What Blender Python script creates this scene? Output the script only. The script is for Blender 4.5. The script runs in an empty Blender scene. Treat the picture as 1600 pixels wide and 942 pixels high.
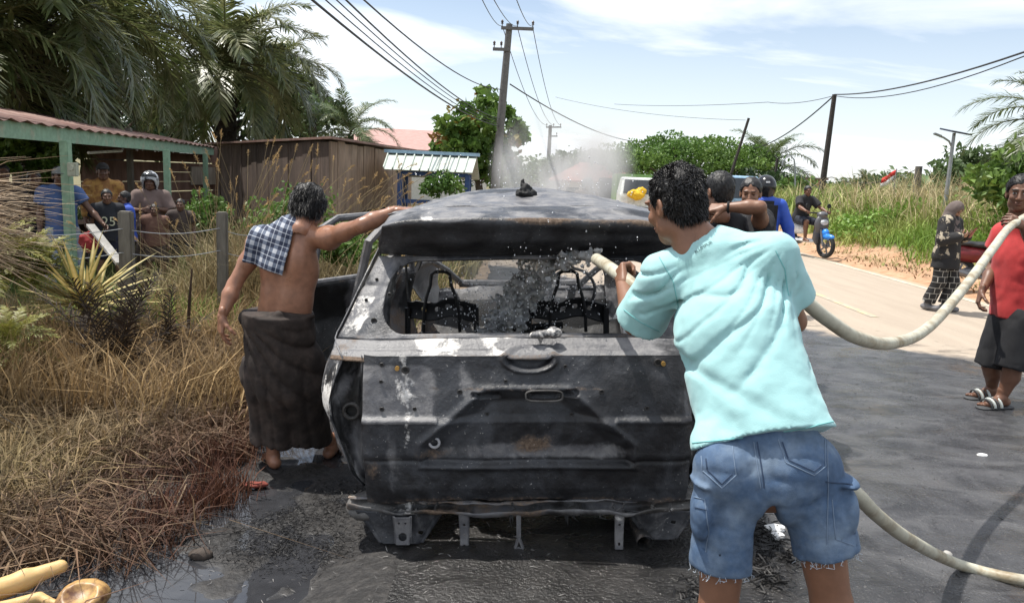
import bpy, bmesh, math, random
import numpy as np
from mathutils import Vector, Matrix, Euler
S = bpy.context.scene
COL = S.collection
rng = np.random.default_rng(7)
random.seed(7)
PI = math.pi
# ------------------------------------------------------------------ camera
F = 1180.0; H = 1.62
PITCH = math.atan((471 - 274) / F); ROLL = math.radians(2.5)
_fw = np.array([0, math.cos(PITCH), -math.sin(PITCH)]); _r0 = np.array([1., 0, 0]); _u0 = np.array([0, math.sin(PITCH), math.cos(PITCH)])
_r = math.cos(ROLL) * _r0 + math.sin(ROLL) * _u0; _u = -math.sin(ROLL) * _r0 + math.cos(ROLL) * _u0
CAMP = np.array([0, 0, H])
def ray(x, y): return _fw + _r * (x - 800) / F + _u * (471 - y) / F
def gr(x, y, z=0.0):                      # where a sight line meets the level z
    d = ray(x, y); return CAMP + d * ((z - H) / d[2])
def aty(x, y, Y):                         # where it meets the distance Y
    d = ray(x, y); return CAMP + d * (Y / d[1])
cam = bpy.data.cameras.new("camera"); co = bpy.data.objects.new("camera", cam); COL.objects.link(co)
cam.sensor_width = 36; cam.lens = 36 * F / 1600; cam.clip_start = 0.05; cam.clip_end = 5000
M4 = Matrix((list(_r) + [0], list(_u) + [0], list(-_fw) + [0], [0, 0, 0, 1])).to_3x3().transposed().to_4x4()
M4.translation = Vector(CAMP); co.matrix_world = M4
S.camera = co
S.render.resolution_x = 1024; S.render.resolution_y = 602
# ------------------------------------------------------------------ light
SUN_EL = math.radians(68); SUN_D = np.array([-0.92, 0.36, 0]) / math.hypot(.92, .36)      # horizontal direction towards the sun
W = bpy.data.worlds.new("World"); S.world = W; W.use_nodes = True
nt = W.node_tree; nt.nodes.clear()
def N(t, **kw):
    n = nt.nodes.new(t)
    for k, v in kw.items(): setattr(n, k, v)
    return n
L = lambda a, b: nt.links.new(a, b)
sky = N('ShaderNodeTexSky', sky_type='NISHITA', sun_disc=False, sun_elevation=SUN_EL, sun_rotation=math.atan2(SUN_D[0], SUN_D[1]), air_density=1.0, dust_density=.7, ozone_density=1.0)
tc = N('ShaderNodeTexCoord'); sep = N('ShaderNodeSeparateXYZ'); L(tc.outputs['Generated'], sep.inputs[0])
zz = N('ShaderNodeMath', operation='MAXIMUM'); L(sep.outputs['Z'], zz.inputs[0]); zz.inputs[1].default_value = 0.0
za = N('ShaderNodeMath', operation='ADD'); L(zz.outputs[0], za.inputs[0]); za.inputs[1].default_value = 0.16
dx = N('ShaderNodeMath', operation='DIVIDE'); L(sep.outputs['X'], dx.inputs[0]); L(za.outputs[0], dx.inputs[1])
dy = N('ShaderNodeMath', operation='DIVIDE'); L(sep.outputs['Y'], dy.inputs[0]); L(za.outputs[0], dy.inputs[1])
cv = N('ShaderNodeCombineXYZ'); L(dx.outputs[0], cv.inputs[0]); L(dy.outputs[0], cv.inputs[1])
mp = N('ShaderNodeMapping'); mp.inputs['Scale'].default_value = (.55, .9, 1); mp.inputs['Location'].default_value = (3.35, .4, 0); mp.inputs['Rotation'].default_value = (0, 0, .35); L(cv.outputs[0], mp.inputs[0])
nz = N('ShaderNodeTexNoise'); nz.inputs['Scale'].default_value = 1.0; nz.inputs['Detail'].default_value = 9; nz.inputs['Roughness'].default_value = .56; nz.inputs['Distortion'].default_value = .5
L(mp.outputs[0], nz.inputs['Vector'])
rp = N('ShaderNodeValToRGB'); L(nz.outputs['Fac'], rp.inputs[0])
rp.color_ramp.elements[0].position = .42; rp.color_ramp.elements[0].color = (.12, .12, .12, 1)
rp.color_ramp.elements[1].position = .60; rp.color_ramp.elements[1].color = (1, 1, 1, 1)
hz = N('ShaderNodeMapRange'); L(sep.outputs['Z'], hz.inputs[0]); hz.inputs[1].default_value = .0; hz.inputs[2].default_value = .30; hz.inputs[3].default_value = .62; hz.inputs[4].default_value = 0.0
mx0 = N('ShaderNodeMath', operation='MAXIMUM'); L(rp.outputs[0], mx0.inputs[0]); L(hz.outputs[0], mx0.inputs[1])
mix = N('ShaderNodeMixRGB'); L(mx0.outputs[0], mix.inputs[0]); L(sky.outputs[0], mix.inputs[1]); mix.inputs[2].default_value = (8.2, 8.5, 8.9, 1)
bg = N('ShaderNodeBackground'); bg.inputs['Strength'].default_value = 0.118; L(mix.outputs[0], bg.inputs[0])
wo = N('ShaderNodeOutputWorld'); L(bg.outputs[0], wo.inputs[0])
sl = bpy.data.lights.new("sun", 'SUN'); sl.energy = 4.6; sl.angle = math.radians(.6); sl.color = (1, .955, .88)
so = bpy.data.objects.new("sun", sl); COL.objects.link(so)
sd = Vector((SUN_D[0] * math.cos(SUN_EL), SUN_D[1] * math.cos(SUN_EL), math.sin(SUN_EL)))
so.rotation_euler = sd.to_track_quat('Z', 'Y').to_euler(); so.location = (-10, -10, 30)
S.view_settings.view_transform = 'Standard'; S.view_settings.look = 'None'; S.view_settings.exposure = 0.35; S.view_settings.gamma = 1
S.cycles.max_bounces = 6; S.cycles.transparent_max_bounces = 16; S.cycles.volume_bounces = 1
S.cycles.caustics_reflective = False; S.cycles.caustics_refractive = False
S.cycles.volume_step_rate = 1.0; S.cycles.volume_max_steps = 64
# ------------------------------------------------------------------ objects
def tag(o, label=None, cat=None, group=None, kind=None):
    if label: o['label'] = label
    if cat: o['category'] = cat
    if group: o['group'] = group
    if kind: o['kind'] = kind
    return o
def empty(name, loc=(0, 0, 0), rz=0.0, label=None, cat=None, group=None):
    o = bpy.data.objects.new(name, None); COL.objects.link(o); o.location = [float(v) for v in loc]; o.rotation_euler = (0, 0, rz)
    o.empty_display_size = .2
    return tag(o, label, cat, group)
def link(name, me, mat=None, parent=None, loc=None, rot=None):
    o = bpy.data.objects.new(name, me); COL.objects.link(o)
    if mat is not None:
        me.materials.clear()
        for m in (mat if isinstance(mat, (list, tuple)) else [mat]): me.materials.append(m)
    if parent is not None: o.parent = parent
    if loc is not None: o.location = [float(v) for v in loc]
    if rot is not None: o.rotation_euler = rot
    return o
def npmesh(name, V, Fq=None, Ft=None, smooth=True, col=None, midx=None):
    V = np.asarray(V, np.float32).reshape(-1, 3)
    parts = [np.asarray(f, np.int32) for f in (Fq, Ft) if f is not None and len(f)]
    me = bpy.data.meshes.new(name)
    me.vertices.add(len(V)); me.vertices.foreach_set('co', V.ravel())
    nl = sum(p.size for p in parts); nf = sum(len(p) for p in parts)
    me.loops.add(nl); me.polygons.add(nf)
    if nf:
        me.loops.foreach_set('vertex_index', np.concatenate([p.ravel() for p in parts]))
        st = []; a = 0
        for p in parts:
            st.append(a + np.arange(len(p)) * p.shape[1]); a += p.size
        me.polygons.foreach_set('loop_start', np.concatenate(st).astype(np.int32))
        me.polygons.foreach_set('use_smooth', np.full(nf, smooth))
        if midx is not None: me.polygons.foreach_set('material_index', np.asarray(midx, np.int32))
    me.update(calc_edges=True)
    if col is not None:
        c = np.ones((len(V), 4), np.float32); c[:, :3] = col
        a = me.color_attributes.new('Col', 'FLOAT_COLOR', 'POINT'); a.data.foreach_set('color', c.ravel())
    return me
class MB:
    """collects boxes, bars, tubes and sheets for ONE mesh"""
    def __init__(s): s.v = []; s.f = []; s.n = 0
    def add(s, V, Fs):
        V = np.asarray(V, float).reshape(-1, 3); s.v.append(V); s.f += [tuple(int(i) + s.n for i in f) for f in Fs]; s.n += len(V); return s
    def box(s, c, d, R=None, bev=0.0):
        c = np.asarray(c, float); h = np.asarray(d, float) / 2
        if bev <= 0:
            V = np.array([[x, y, z] for x in (-1, 1) for y in (-1, 1) for z in (-1, 1)]) * h
            Fs = [(0, 1, 3, 2), (4, 6, 7, 5), (0, 4, 5, 1), (2, 3, 7, 6), (0, 2, 6, 4), (1, 5, 7, 3)]
        else:
            bm = bmesh.new(); bmesh.ops.create_cube(bm, size=1)
            bmesh.ops.scale(bm, vec=Vector(d), verts=bm.verts)
            bmesh.ops.bevel(bm, geom=bm.edges[:], offset=bev, segments=2, affect='EDGES')
            bm.verts.index_update(); V = np.array([v.co[:] for v in bm.verts]); Fs = [[v.index for v in f.verts] for f in bm.faces]; bm.free()
        if R is not None: V = V @ np.asarray(R).T
        return s.add(V + c, Fs)
    def beam(s, a, b, w, h, up=(0, 0, 1)):
        a = np.asarray(a, float); b = np.asarray(b, float); d = b - a; l = np.linalg.norm(d); d = d / l
        up = np.asarray(up, float); x = np.cross(d, up)
        if np.linalg.norm(x) < 1e-4: x = np.cross(d, (1, 0, 0))
        x /= np.linalg.norm(x); z = np.cross(x, d)
        return s.box((a + b) / 2, (w, l, h), np.stack([x, d, z], 1))
    def tube(s, P, r, n=8, caps=True):
        P = np.asarray(P, float); r = np.broadcast_to(np.asarray(r, float), (len(P),))
        T = np.gradient(P, axis=0); T /= np.linalg.norm(T, axis=1)[:, None] + 1e-9
        x = np.cross(T[0], (0, 0, 1)); 
        if np.linalg.norm(x) < .1: x = np.cross(T[0], (1, 0, 0))
        x /= np.linalg.norm(x); V = []; a = np.arange(n) * 2 * PI / n
        for i in range(len(P)):
            x = x - T[i] * (x @ T[i]); x /= np.linalg.norm(x) + 1e-9; y = np.cross(T[i], x)
            V.append(P[i] + r[i] * (np.cos(a)[:, None] * x + np.sin(a)[:, None] * y))
        V = np.concatenate(V); Fs = []
        for i in range(len(P) - 1):
            for j in range(n):
                k = (j + 1) % n; Fs.append((i * n + j, i * n + k, (i + 1) * n + k, (i + 1) * n + j))
        if caps: Fs += [tuple(range(n - 1, -1, -1)), tuple(range((len(P) - 1) * n, len(P) * n))]
        return s.add(V, Fs)
    def ring(s, c, axis, r, t, n=24, m=8):
        axis = np.asarray(axis, float); axis /= np.linalg.norm(axis)
        x = np.cross(axis, (0, 0, 1)); 
        if np.linalg.norm(x) < .1: x = np.cross(axis, (1, 0, 0))
        x /= np.linalg.norm(x); y = np.cross(axis, x); V = []; Fs = []
        for i in range(n):
            a = 2 * PI * i / n; d = math.cos(a) * x + math.sin(a) * y
            for j in range(m):
                b = 2 * PI * j / m; V.append(np.asarray(c) + d * (r + t * math.cos(b)) + axis * t * math.sin(b))
        for i in range(n):
            for j in range(m):
                i2 = (i + 1) % n; j2 = (j + 1) % m; Fs.append((i * m + j, i2 * m + j, i2 * m + j2, i * m + j2))
        return s.add(V, Fs)
    def disc(s, c, axis, r, h, n=20):
        axis = np.asarray(axis, float); axis /= np.linalg.norm(axis)
        return s.tube([np.asarray(c) - axis * h / 2, np.asarray(c) + axis * h / 2], r, n)
    def lathe(s, c, prof, n=20, axis=None):
        V = []; Fs = []
        for (r, z) in prof:
            for j in range(n):
                a = 2 * PI * j / n; V.append((r * math.cos(a), r * math.sin(a), z))
        for i in range(len(prof) - 1):
            for j in range(n):
                k = (j + 1) % n; Fs.append((i * n + j, i * n + k, (i + 1) * n + k, (i + 1) * n + j))
        V = np.array(V)
        if axis is not None:
            q = Vector(axis).to_track_quat('Z', 'Y').to_matrix(); V = V @ np.array(q).T
        return s.add(V + np.asarray(c), Fs)
    def grid(s, P):
        P = np.asarray(P, float); a, b = P.shape[:2]
        Fs = [(i * b + j, i * b + j + 1, (i + 1) * b + j + 1, (i + 1) * b + j) for i in range(a - 1) for j in range(b - 1)]
        return s.add(P.reshape(-1, 3), Fs)
    def mesh(s, name, smooth=False):
        me = bpy.data.meshes.new(name); V = np.concatenate(s.v) if s.v else np.zeros((0, 3))
        me.from_pydata(V.tolist(), [], s.f)
        bm = bmesh.new(); bm.from_mesh(me); bmesh.ops.recalc_face_normals(bm, faces=bm.faces); bm.to_mesh(me); bm.free()
        if smooth:
            me.polygons.foreach_set('use_smooth', np.ones(len(me.polygons), bool)); me.update()
            try: me.set_sharp_from_angle(angle=math.radians(40))
            except Exception: pass
        return me
    def build(s, name, mat, parent=None, smooth=False, loc=None, rot=None):
        return link(name, s.mesh(name, smooth), mat, parent, loc, rot)
def copyo(o, parent=None, **kw):
    c = o.copy(); COL.objects.link(c)
    if parent is not None: c.parent = parent
    for k, v in kw.items(): setattr(c, k, v)
    return c
# ------------------------------------------------------------------ noise in numpy
_LAT = rng.random((32, 32, 32)).astype(np.float32)
def vnoise(P, sc=1.0, off=0.0):
    p = np.asarray(P, np.float32) * sc + off; i = np.floor(p).astype(np.int64); f = p - i; f = f * f * (3 - 2 * f); i &= 31; j = (i + 1) & 31
    def g(a, b, c): return _LAT[a[..., 0], b[..., 1], c[..., 2]]
    x0 = g(i, i, i) * (1 - f[..., 0]) + g(j, i, i) * f[..., 0]; x1 = g(i, j, i) * (1 - f[..., 0]) + g(j, j, i) * f[..., 0]
    x2 = g(i, i, j) * (1 - f[..., 0]) + g(j, i, j) * f[..., 0]; x3 = g(i, j, j) * (1 - f[..., 0]) + g(j, j, j) * f[..., 0]
    y0 = x0 * (1 - f[..., 1]) + x1 * f[..., 1]; y1 = x2 * (1 - f[..., 1]) + x3 * f[..., 1]
    return (y0 * (1 - f[..., 2]) + y1 * f[..., 2]) * 2 - 1
def fbm(P, sc=1.0, off=0.0, o=3):
    r = 0; a = 1
    for k in range(o): r = r + a * vnoise(P, sc, off + 7.3 * k); sc *= 2.03; a *= .5
    return r
# ------------------------------------------------------------------ signed distance modelling
def unit(v): v = np.asarray(v, float); return v / (np.linalg.norm(v) + 1e-12)
class Vol:
    def __init__(s, lo, hi, h):
        s.lo = np.asarray(lo, float); s.h = h; s.n = np.maximum(3, np.ceil((np.asarray(hi, float) - s.lo) / h).astype(int) + 1)
        s.d = np.full(s.n, 1.0, np.float32); s.ax = [(s.lo[i] + np.arange(s.n[i]) * h).astype(np.float32) for i in range(3)]
    def like(s):
        w = Vol.__new__(Vol); w.lo = s.lo; w.h = s.h; w.n = s.n; w.d = np.full(s.n, 1.0, np.float32); w.ax = s.ax; return w
    def sl(s, lo, hi):
        a = np.clip(np.floor((np.asarray(lo) - s.lo) / s.h).astype(int), 0, s.n); b = np.clip(np.ceil((np.asarray(hi) - s.lo) / s.h).astype(int) + 1, 0, s.n)
        return tuple(slice(a[i], b[i]) for i in range(3))
    def pts(s, q): return s.ax[0][q[0]][:, None, None], s.ax[1][q[1]][None, :, None], s.ax[2][q[2]][None, None, :]
    def comb(s, q, d, k, mode):
        o = s.d[q]
        if o.size == 0: return s
        if mode == 'u':
            if k > 0: e = np.maximum(k - np.abs(o - d), 0) / k; s.d[q] = np.minimum(o, d) - e * e * k * .25
            else: s.d[q] = np.minimum(o, d)
        else:
            d = -d
            if k > 0: e = np.maximum(k - np.abs(o - d), 0) / k; s.d[q] = np.maximum(o, d) + e * e * k * .25
            else: s.d[q] = np.maximum(o, d)
        return s
    def cone(s, a, b, ra, rb=None, k=.02, flat=None, ff=1.0, mode='u'):
        """round cone; flat = a direction in which it is squeezed by ff"""
        rb = ra if rb is None else rb; a = np.asarray(a, float); b = np.asarray(b, float); m = max(ra, rb) + k + 3 * s.h
        q = s.sl(np.minimum(a, b) - m, np.maximum(a, b) + m); X, Y, Z = s.pts(q)
        px, py, pz = X - a[0], Y - a[1], Z - a[2]; ab = b - a; L2 = ab @ ab + 1e-9
        t = np.clip((px * ab[0] + py * ab[1] + pz * ab[2]) / L2, 0, 1)
        px = px - t * ab[0]; py = py - t * ab[1]; pz = pz - t * ab[2]
        if flat is not None:
            f = np.asarray(flat, float); f = unit(f - ab * (f @ ab) / L2)
            c = (px * f[0] + py * f[1] + pz * f[2]) * (1 / ff - 1); px = px + c * f[0]; py = py + c * f[1]; pz = pz + c * f[2]
            d = (np.sqrt(px * px + py * py + pz * pz) - (ra + (rb - ra) * t)) * (.5 + .5 * ff)
        else: d = np.sqrt(px * px + py * py + pz * pz) - (ra + (rb - ra) * t)
        return s.comb(q, d.astype(np.float32), k, mode)
    def chain(s, P, R, k=.02, **kw):
        for i in range(len(P) - 1): s.cone(P[i], P[i + 1], R[i], R[i + 1], k, **kw)
        return s
    def ell(s, c, r, R=None, k=.02, mode='u'):
        c = np.asarray(c, float); r = np.asarray(r, float); m = r.max() + k + 3 * s.h; q = s.sl(c - m, c + m); X, Y, Z = s.pts(q)
        x, y, z = X - c[0], Y - c[1], Z - c[2]
        if R is not None:
            R = np.asarray(R); x, y, z = (x * R[0, i] + y * R[1, i] + z * R[2, i] for i in range(3))
        k0 = np.sqrt((x / r[0]) ** 2 + (y / r[1]) ** 2 + (z / r[2]) ** 2); k1 = np.sqrt((x / r[0] ** 2) ** 2 + (y / r[1] ** 2) ** 2 + (z / r[2] ** 2) ** 2) + 1e-6
        return s.comb(q, (k0 * (k0 - 1) / k1).astype(np.float32), k, mode)
    def plane(s, p, n, k=0.0):                       # keeps the side the normal points away from
        n = unit(n); X, Y, Z = s.pts((slice(None),) * 3)
        d = (X - p[0]) * n[0] + (Y - p[1]) * n[1] + (Z - p[2]) * n[2]
        return s.comb((slice(None),) * 3, (-d).astype(np.float32), k, 's')
    def disp(s, fn, band=.05):
        m = np.abs(s.d) < band; idx = np.nonzero(m)
        P = np.stack([s.ax[i][idx[i]] for i in range(3)], -1); s.d[idx] += fn(P).astype(np.float32); return s
    def shell(s, t): s.d = np.maximum(s.d, -(s.d + t)); return s
    def surf(s):
        d = s.d; ins = d < 0
        c = [ins[a:d.shape[0] - 1 + a, b:d.shape[1] - 1 + b, e:d.shape[2] - 1 + e] for a in (0, 1) for b in (0, 1) for e in (0, 1)]
        act = np.logical_or.reduce(c) & ~np.logical_and.reduce(c); I = np.stack(np.nonzero(act), -1)
        if len(I) == 0: return np.zeros((0, 3)), np.zeros((0, 4), int)
        vid = np.full(act.shape, -1, np.int32); vid[act] = np.arange(len(I))
        cs = np.array([(a, b, e) for a in (0, 1) for b in (0, 1) for e in (0, 1)])
        val = [d[I[:, 0] + o[0], I[:, 1] + o[1], I[:, 2] + o[2]] for o in cs]; acc = np.zeros((len(I), 3)); cnt = np.zeros(len(I))
        for i in range(8):
            for j in range(i + 1, 8):
                if np.abs(cs[i] - cs[j]).sum() != 1: continue
                m = (val[i] < 0) != (val[j] < 0); t = np.where(m, val[i] / (val[i] - val[j] + 1e-20), 0)
                acc += np.where(m[:, None], cs[i] + t[:, None] * (cs[j] - cs[i]), 0); cnt += m
        V = s.lo + (I + acc / cnt[:, None]) * s.h; Q = []
        for ax in range(3):
            b, e = [(1, 2), (2, 0), (0, 1)][ax]; n = np.array(d.shape); hi = n.copy(); hi[ax] -= 1; hi[b] -= 1; hi[e] -= 1
            lo = np.zeros(3, int); lo[b] = 1; lo[e] = 1
            A = ins[lo[0]:hi[0], lo[1]:hi[1], lo[2]:hi[2]]; o = np.zeros(3, int); o[ax] = 1
            B = ins[lo[0] + o[0]:hi[0] + o[0], lo[1] + o[1]:hi[1] + o[1], lo[2] + o[2]:hi[2] + o[2]]
            K = np.stack(np.nonzero(A != B), -1)
            if len(K) == 0: continue
            fl = A[K[:, 0], K[:, 1], K[:, 2]]; K = K + lo; ob = np.zeros(3, int); ob[b] = 1; oe = np.zeros(3, int); oe[e] = 1
            g = lambda k: vid[k[:, 0], k[:, 1], k[:, 2]]
            q = np.stack([g(K - ob - oe), g(K - oe), g(K), g(K - ob)], -1); q[~fl] = q[~fl][:, ::-1]; Q.append(q)
        Q = np.concatenate(Q); Q = Q[(Q >= 0).all(1)]
        return V, Q
def vsmooth(V, Q, it=2, lam=.5):
    for _ in range(it):
        acc = np.zeros_like(V); c = np.zeros(len(V))
        for a, b in ((0, 1), (1, 2), (2, 3), (3, 0)):
            np.add.at(acc, Q[:, a], V[Q[:, b]]); np.add.at(acc, Q[:, b], V[Q[:, a]]); np.add.at(c, Q[:, a], 1); np.add.at(c, Q[:, b], 1)
        V = V + lam * (acc / np.maximum(c, 1)[:, None] - V)
    return V
def join(parts):
    V = []; Q = []; n = 0
    for v, q in parts: V.append(v); Q.append(q + n); n += len(v)
    return np.concatenate(V), np.concatenate(Q)
def nrm(V, Q):
    n = np.cross(V[Q[:, 2]] - V[Q[:, 0]], V[Q[:, 3]] - V[Q[:, 1]]); a = np.zeros_like(V)
    for i in range(4): np.add.at(a, Q[:, i], n)
    return a / (np.linalg.norm(a, axis=1)[:, None] + 1e-12)
# ------------------------------------------------------------------ materials
def mat(name, base=(.5, .5, .5), rough=.7, metal=0.0, var=.25, vs=3.0, detail=6, bump=.2, bs=30.0, col2=None, lo=.4, hi=.6, rvar=.0, spec=.5, attr=None, coord='Object', stretch=(1, 1, 1), trans=0.0, sheen=0.0, bdist=.01, crease=0.0):
    """principled surface: base colour with mottling (var), or blended to col2 through noise; bump from a finer noise"""
    m = bpy.data.materials.new(name); m.use_nodes = True; t = m.node_tree; b = t.nodes['Principled BSDF']
    nn = t.nodes.new; lk = t.links.new
    tcn = nn('ShaderNodeTexCoord'); mpn = nn('ShaderNodeMapping'); mpn.inputs['Scale'].default_value = stretch; lk(tcn.outputs[coord], mpn.inputs[0])
    n1 = nn('ShaderNodeTexNoise'); n1.inputs['Scale'].default_value = vs; n1.inputs['Detail'].default_value = detail; n1.inputs['Roughness'].default_value = .62; lk(mpn.outputs[0], n1.inputs['Vector'])
    if attr:
        at = nn('ShaderNodeAttribute'); at.attribute_name = attr; csrc = at.outputs['Color']
    else:
        cr = nn('ShaderNodeRGB'); cr.outputs[0].default_value = (*base, 1); csrc = cr.outputs[0]
    if col2 is not None:
        r = nn('ShaderNodeValToRGB'); r.color_ramp.elements[0].position = lo; r.color_ramp.elements[1].position = hi; lk(n1.outputs['Fac'], r.inputs[0])
        mxn = nn('ShaderNodeMixRGB'); lk(r.outputs[0], mxn.inputs[0]); lk(csrc, mxn.inputs[1]); mxn.inputs[2].default_value = (*col2, 1); csrc = mxn.outputs[0]
    if var > 0:
        n2 = nn('ShaderNodeTexNoise'); n2.inputs['Scale'].default_value = vs * 3.7; n2.inputs['Detail'].default_value = 5; lk(mpn.outputs[0], n2.inputs['Vector'])
        mr = nn('ShaderNodeMapRange'); lk(n2.outputs['Fac'], mr.inputs[0]); mr.inputs[1].default_value = .25; mr.inputs[2].default_value = .75; mr.inputs[3].default_value = 1 - var; mr.inputs[4].default_value = 1 + var
        vm = nn('ShaderNodeVectorMath'); vm.operation = 'SCALE'; lk(csrc, vm.inputs[0]); lk(mr.outputs[0], vm.inputs['Scale']); csrc = vm.outputs[0]
    lk(csrc, b.inputs['Base Color']); b.inputs['Roughness'].default_value = rough; b.inputs['Metallic'].default_value = metal
    b.inputs['Specular IOR Level'].default_value = spec
    if rvar > 0:
        rr = nn('ShaderNodeMapRange'); lk(n1.outputs['Fac'], rr.inputs[0]); rr.inputs[1].default_value = .3; rr.inputs[2].default_value = .7; rr.inputs[3].default_value = max(.02, rough - rvar); rr.inputs[4].default_value = min(1, rough + rvar); lk(rr.outputs[0], b.inputs['Roughness'])
    if bump > 0:
        n3 = nn('ShaderNodeTexNoise'); n3.inputs['Scale'].default_value = bs; n3.inputs['Detail'].default_value = 4; lk(mpn.outputs[0], n3.inputs['Vector'])
        bp = nn('ShaderNodeBump'); bp.inputs['Strength'].default_value = bump; bp.inputs['Distance'].default_value = bdist; lk(n3.outputs['Fac'], bp.inputs['Height']); lk(bp.outputs[0], b.inputs['Normal'])
        if crease > 0:
            n5 = nn('ShaderNodeTexNoise'); n5.noise_type = 'RIDGED_MULTIFRACTAL'; n5.inputs['Scale'].default_value = 9; n5.inputs['Detail'].default_value = 3; n5.inputs['Distortion'].default_value = .8; lk(mpn.outputs[0], n5.inputs['Vector']); b2 = nn('ShaderNodeBump'); b2.inputs['Strength'].default_value = crease; b2.inputs['Distance'].default_value = .006; lk(n5.outputs['Fac'], b2.inputs['Height']); lk(b2.outputs[0], bp.inputs['Normal'])
    if trans > 0:
        out = t.nodes['Material Output']; tr = nn('ShaderNodeBsdfTranslucent'); lk(csrc, tr.inputs[0]); ms = nn('ShaderNodeMixShader'); ms.inputs[0].default_value = trans
        lk(b.outputs[0], ms.inputs[1]); lk(tr.outputs[0], ms.inputs[2]); lk(ms.outputs[0], out.inputs[0])
    if sheen > 0: b.inputs['Sheen Weight'].default_value = sheen
    m['csrc'] = 0
    return m
# ================================================================== the setting
RXL, RXR = -0.42, 7.45                       # edges of the asphalt
def sst(x, a, b): t = np.clip((x - a) / (b - a), 0, 1); return t * t * (3 - 2 * t)
def gz(x, y):
    x = np.asarray(x, float); y = np.asarray(y, float); P = np.stack([x, y, np.zeros_like(x)], -1)
    z = -.03 * np.ones_like(x)
    z = z - .10 * sst(-x, -RXL + .02, -RXL + .45) - .14 * sst(-x, 2.5, 6)
    b = x - RXR
    z = z + .05 * sst(b, 0, .5) + .30 * sst(b, .9, 1.9) + .62 * sst(b, 1.6, 4.2) * sst(y, 3, 8) + .25 * sst(b, 5, 12)
    off = np.maximum(sst(-x, -RXL + .1, -RXL + .6), sst(b, .05, .4))
    z = z + off * (.028 * fbm(P, 2.2, 3, 3) + .012 * fbm(P, 9, 1, 2)) + .06 * sst(b, .7, 1.5) * (fbm(P, 1.7, 11, 3)) * (1 - sst(b, 5, 9))
    return z
def GZ(x, y): return float(gz(np.array([x]), np.array([y]))[0])
def sheet(xs, ys, zf): 
    X, Y = np.meshgrid(xs, ys, indexing='ij'); Z = zf(X, Y); a, b = X.shape; i = np.arange(a * b).reshape(a, b)
    return np.stack([X, Y, Z], -1).reshape(-1, 3), np.stack([i[:-1, :-1], i[1:, :-1], i[1:, 1:], i[:-1, 1:]], -1).reshape(-1, 4)
xs = np.unique(np.concatenate([[-900, -300, -120, -60, -40], np.arange(-30, -8, .8), np.arange(-8, -3.5, .2), np.arange(-3.5, .2, .035), np.arange(.2, 7.3, .6), np.arange(7.3, 10, .07), np.arange(10, 14, .25), np.arange(14, 40, 2), [60, 120, 300, 900]]))
ys = np.unique(np.concatenate([[-200, -60, -20, -8, -3], np.arange(0, 1.4, .2), np.arange(1.4, 7, .04), np.arange(7, 24, .12), np.arange(24, 70, 1.5), [80, 100, 150, 300, 900, 2500]]))
V, Q = sheet(xs, ys, gz)
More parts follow.
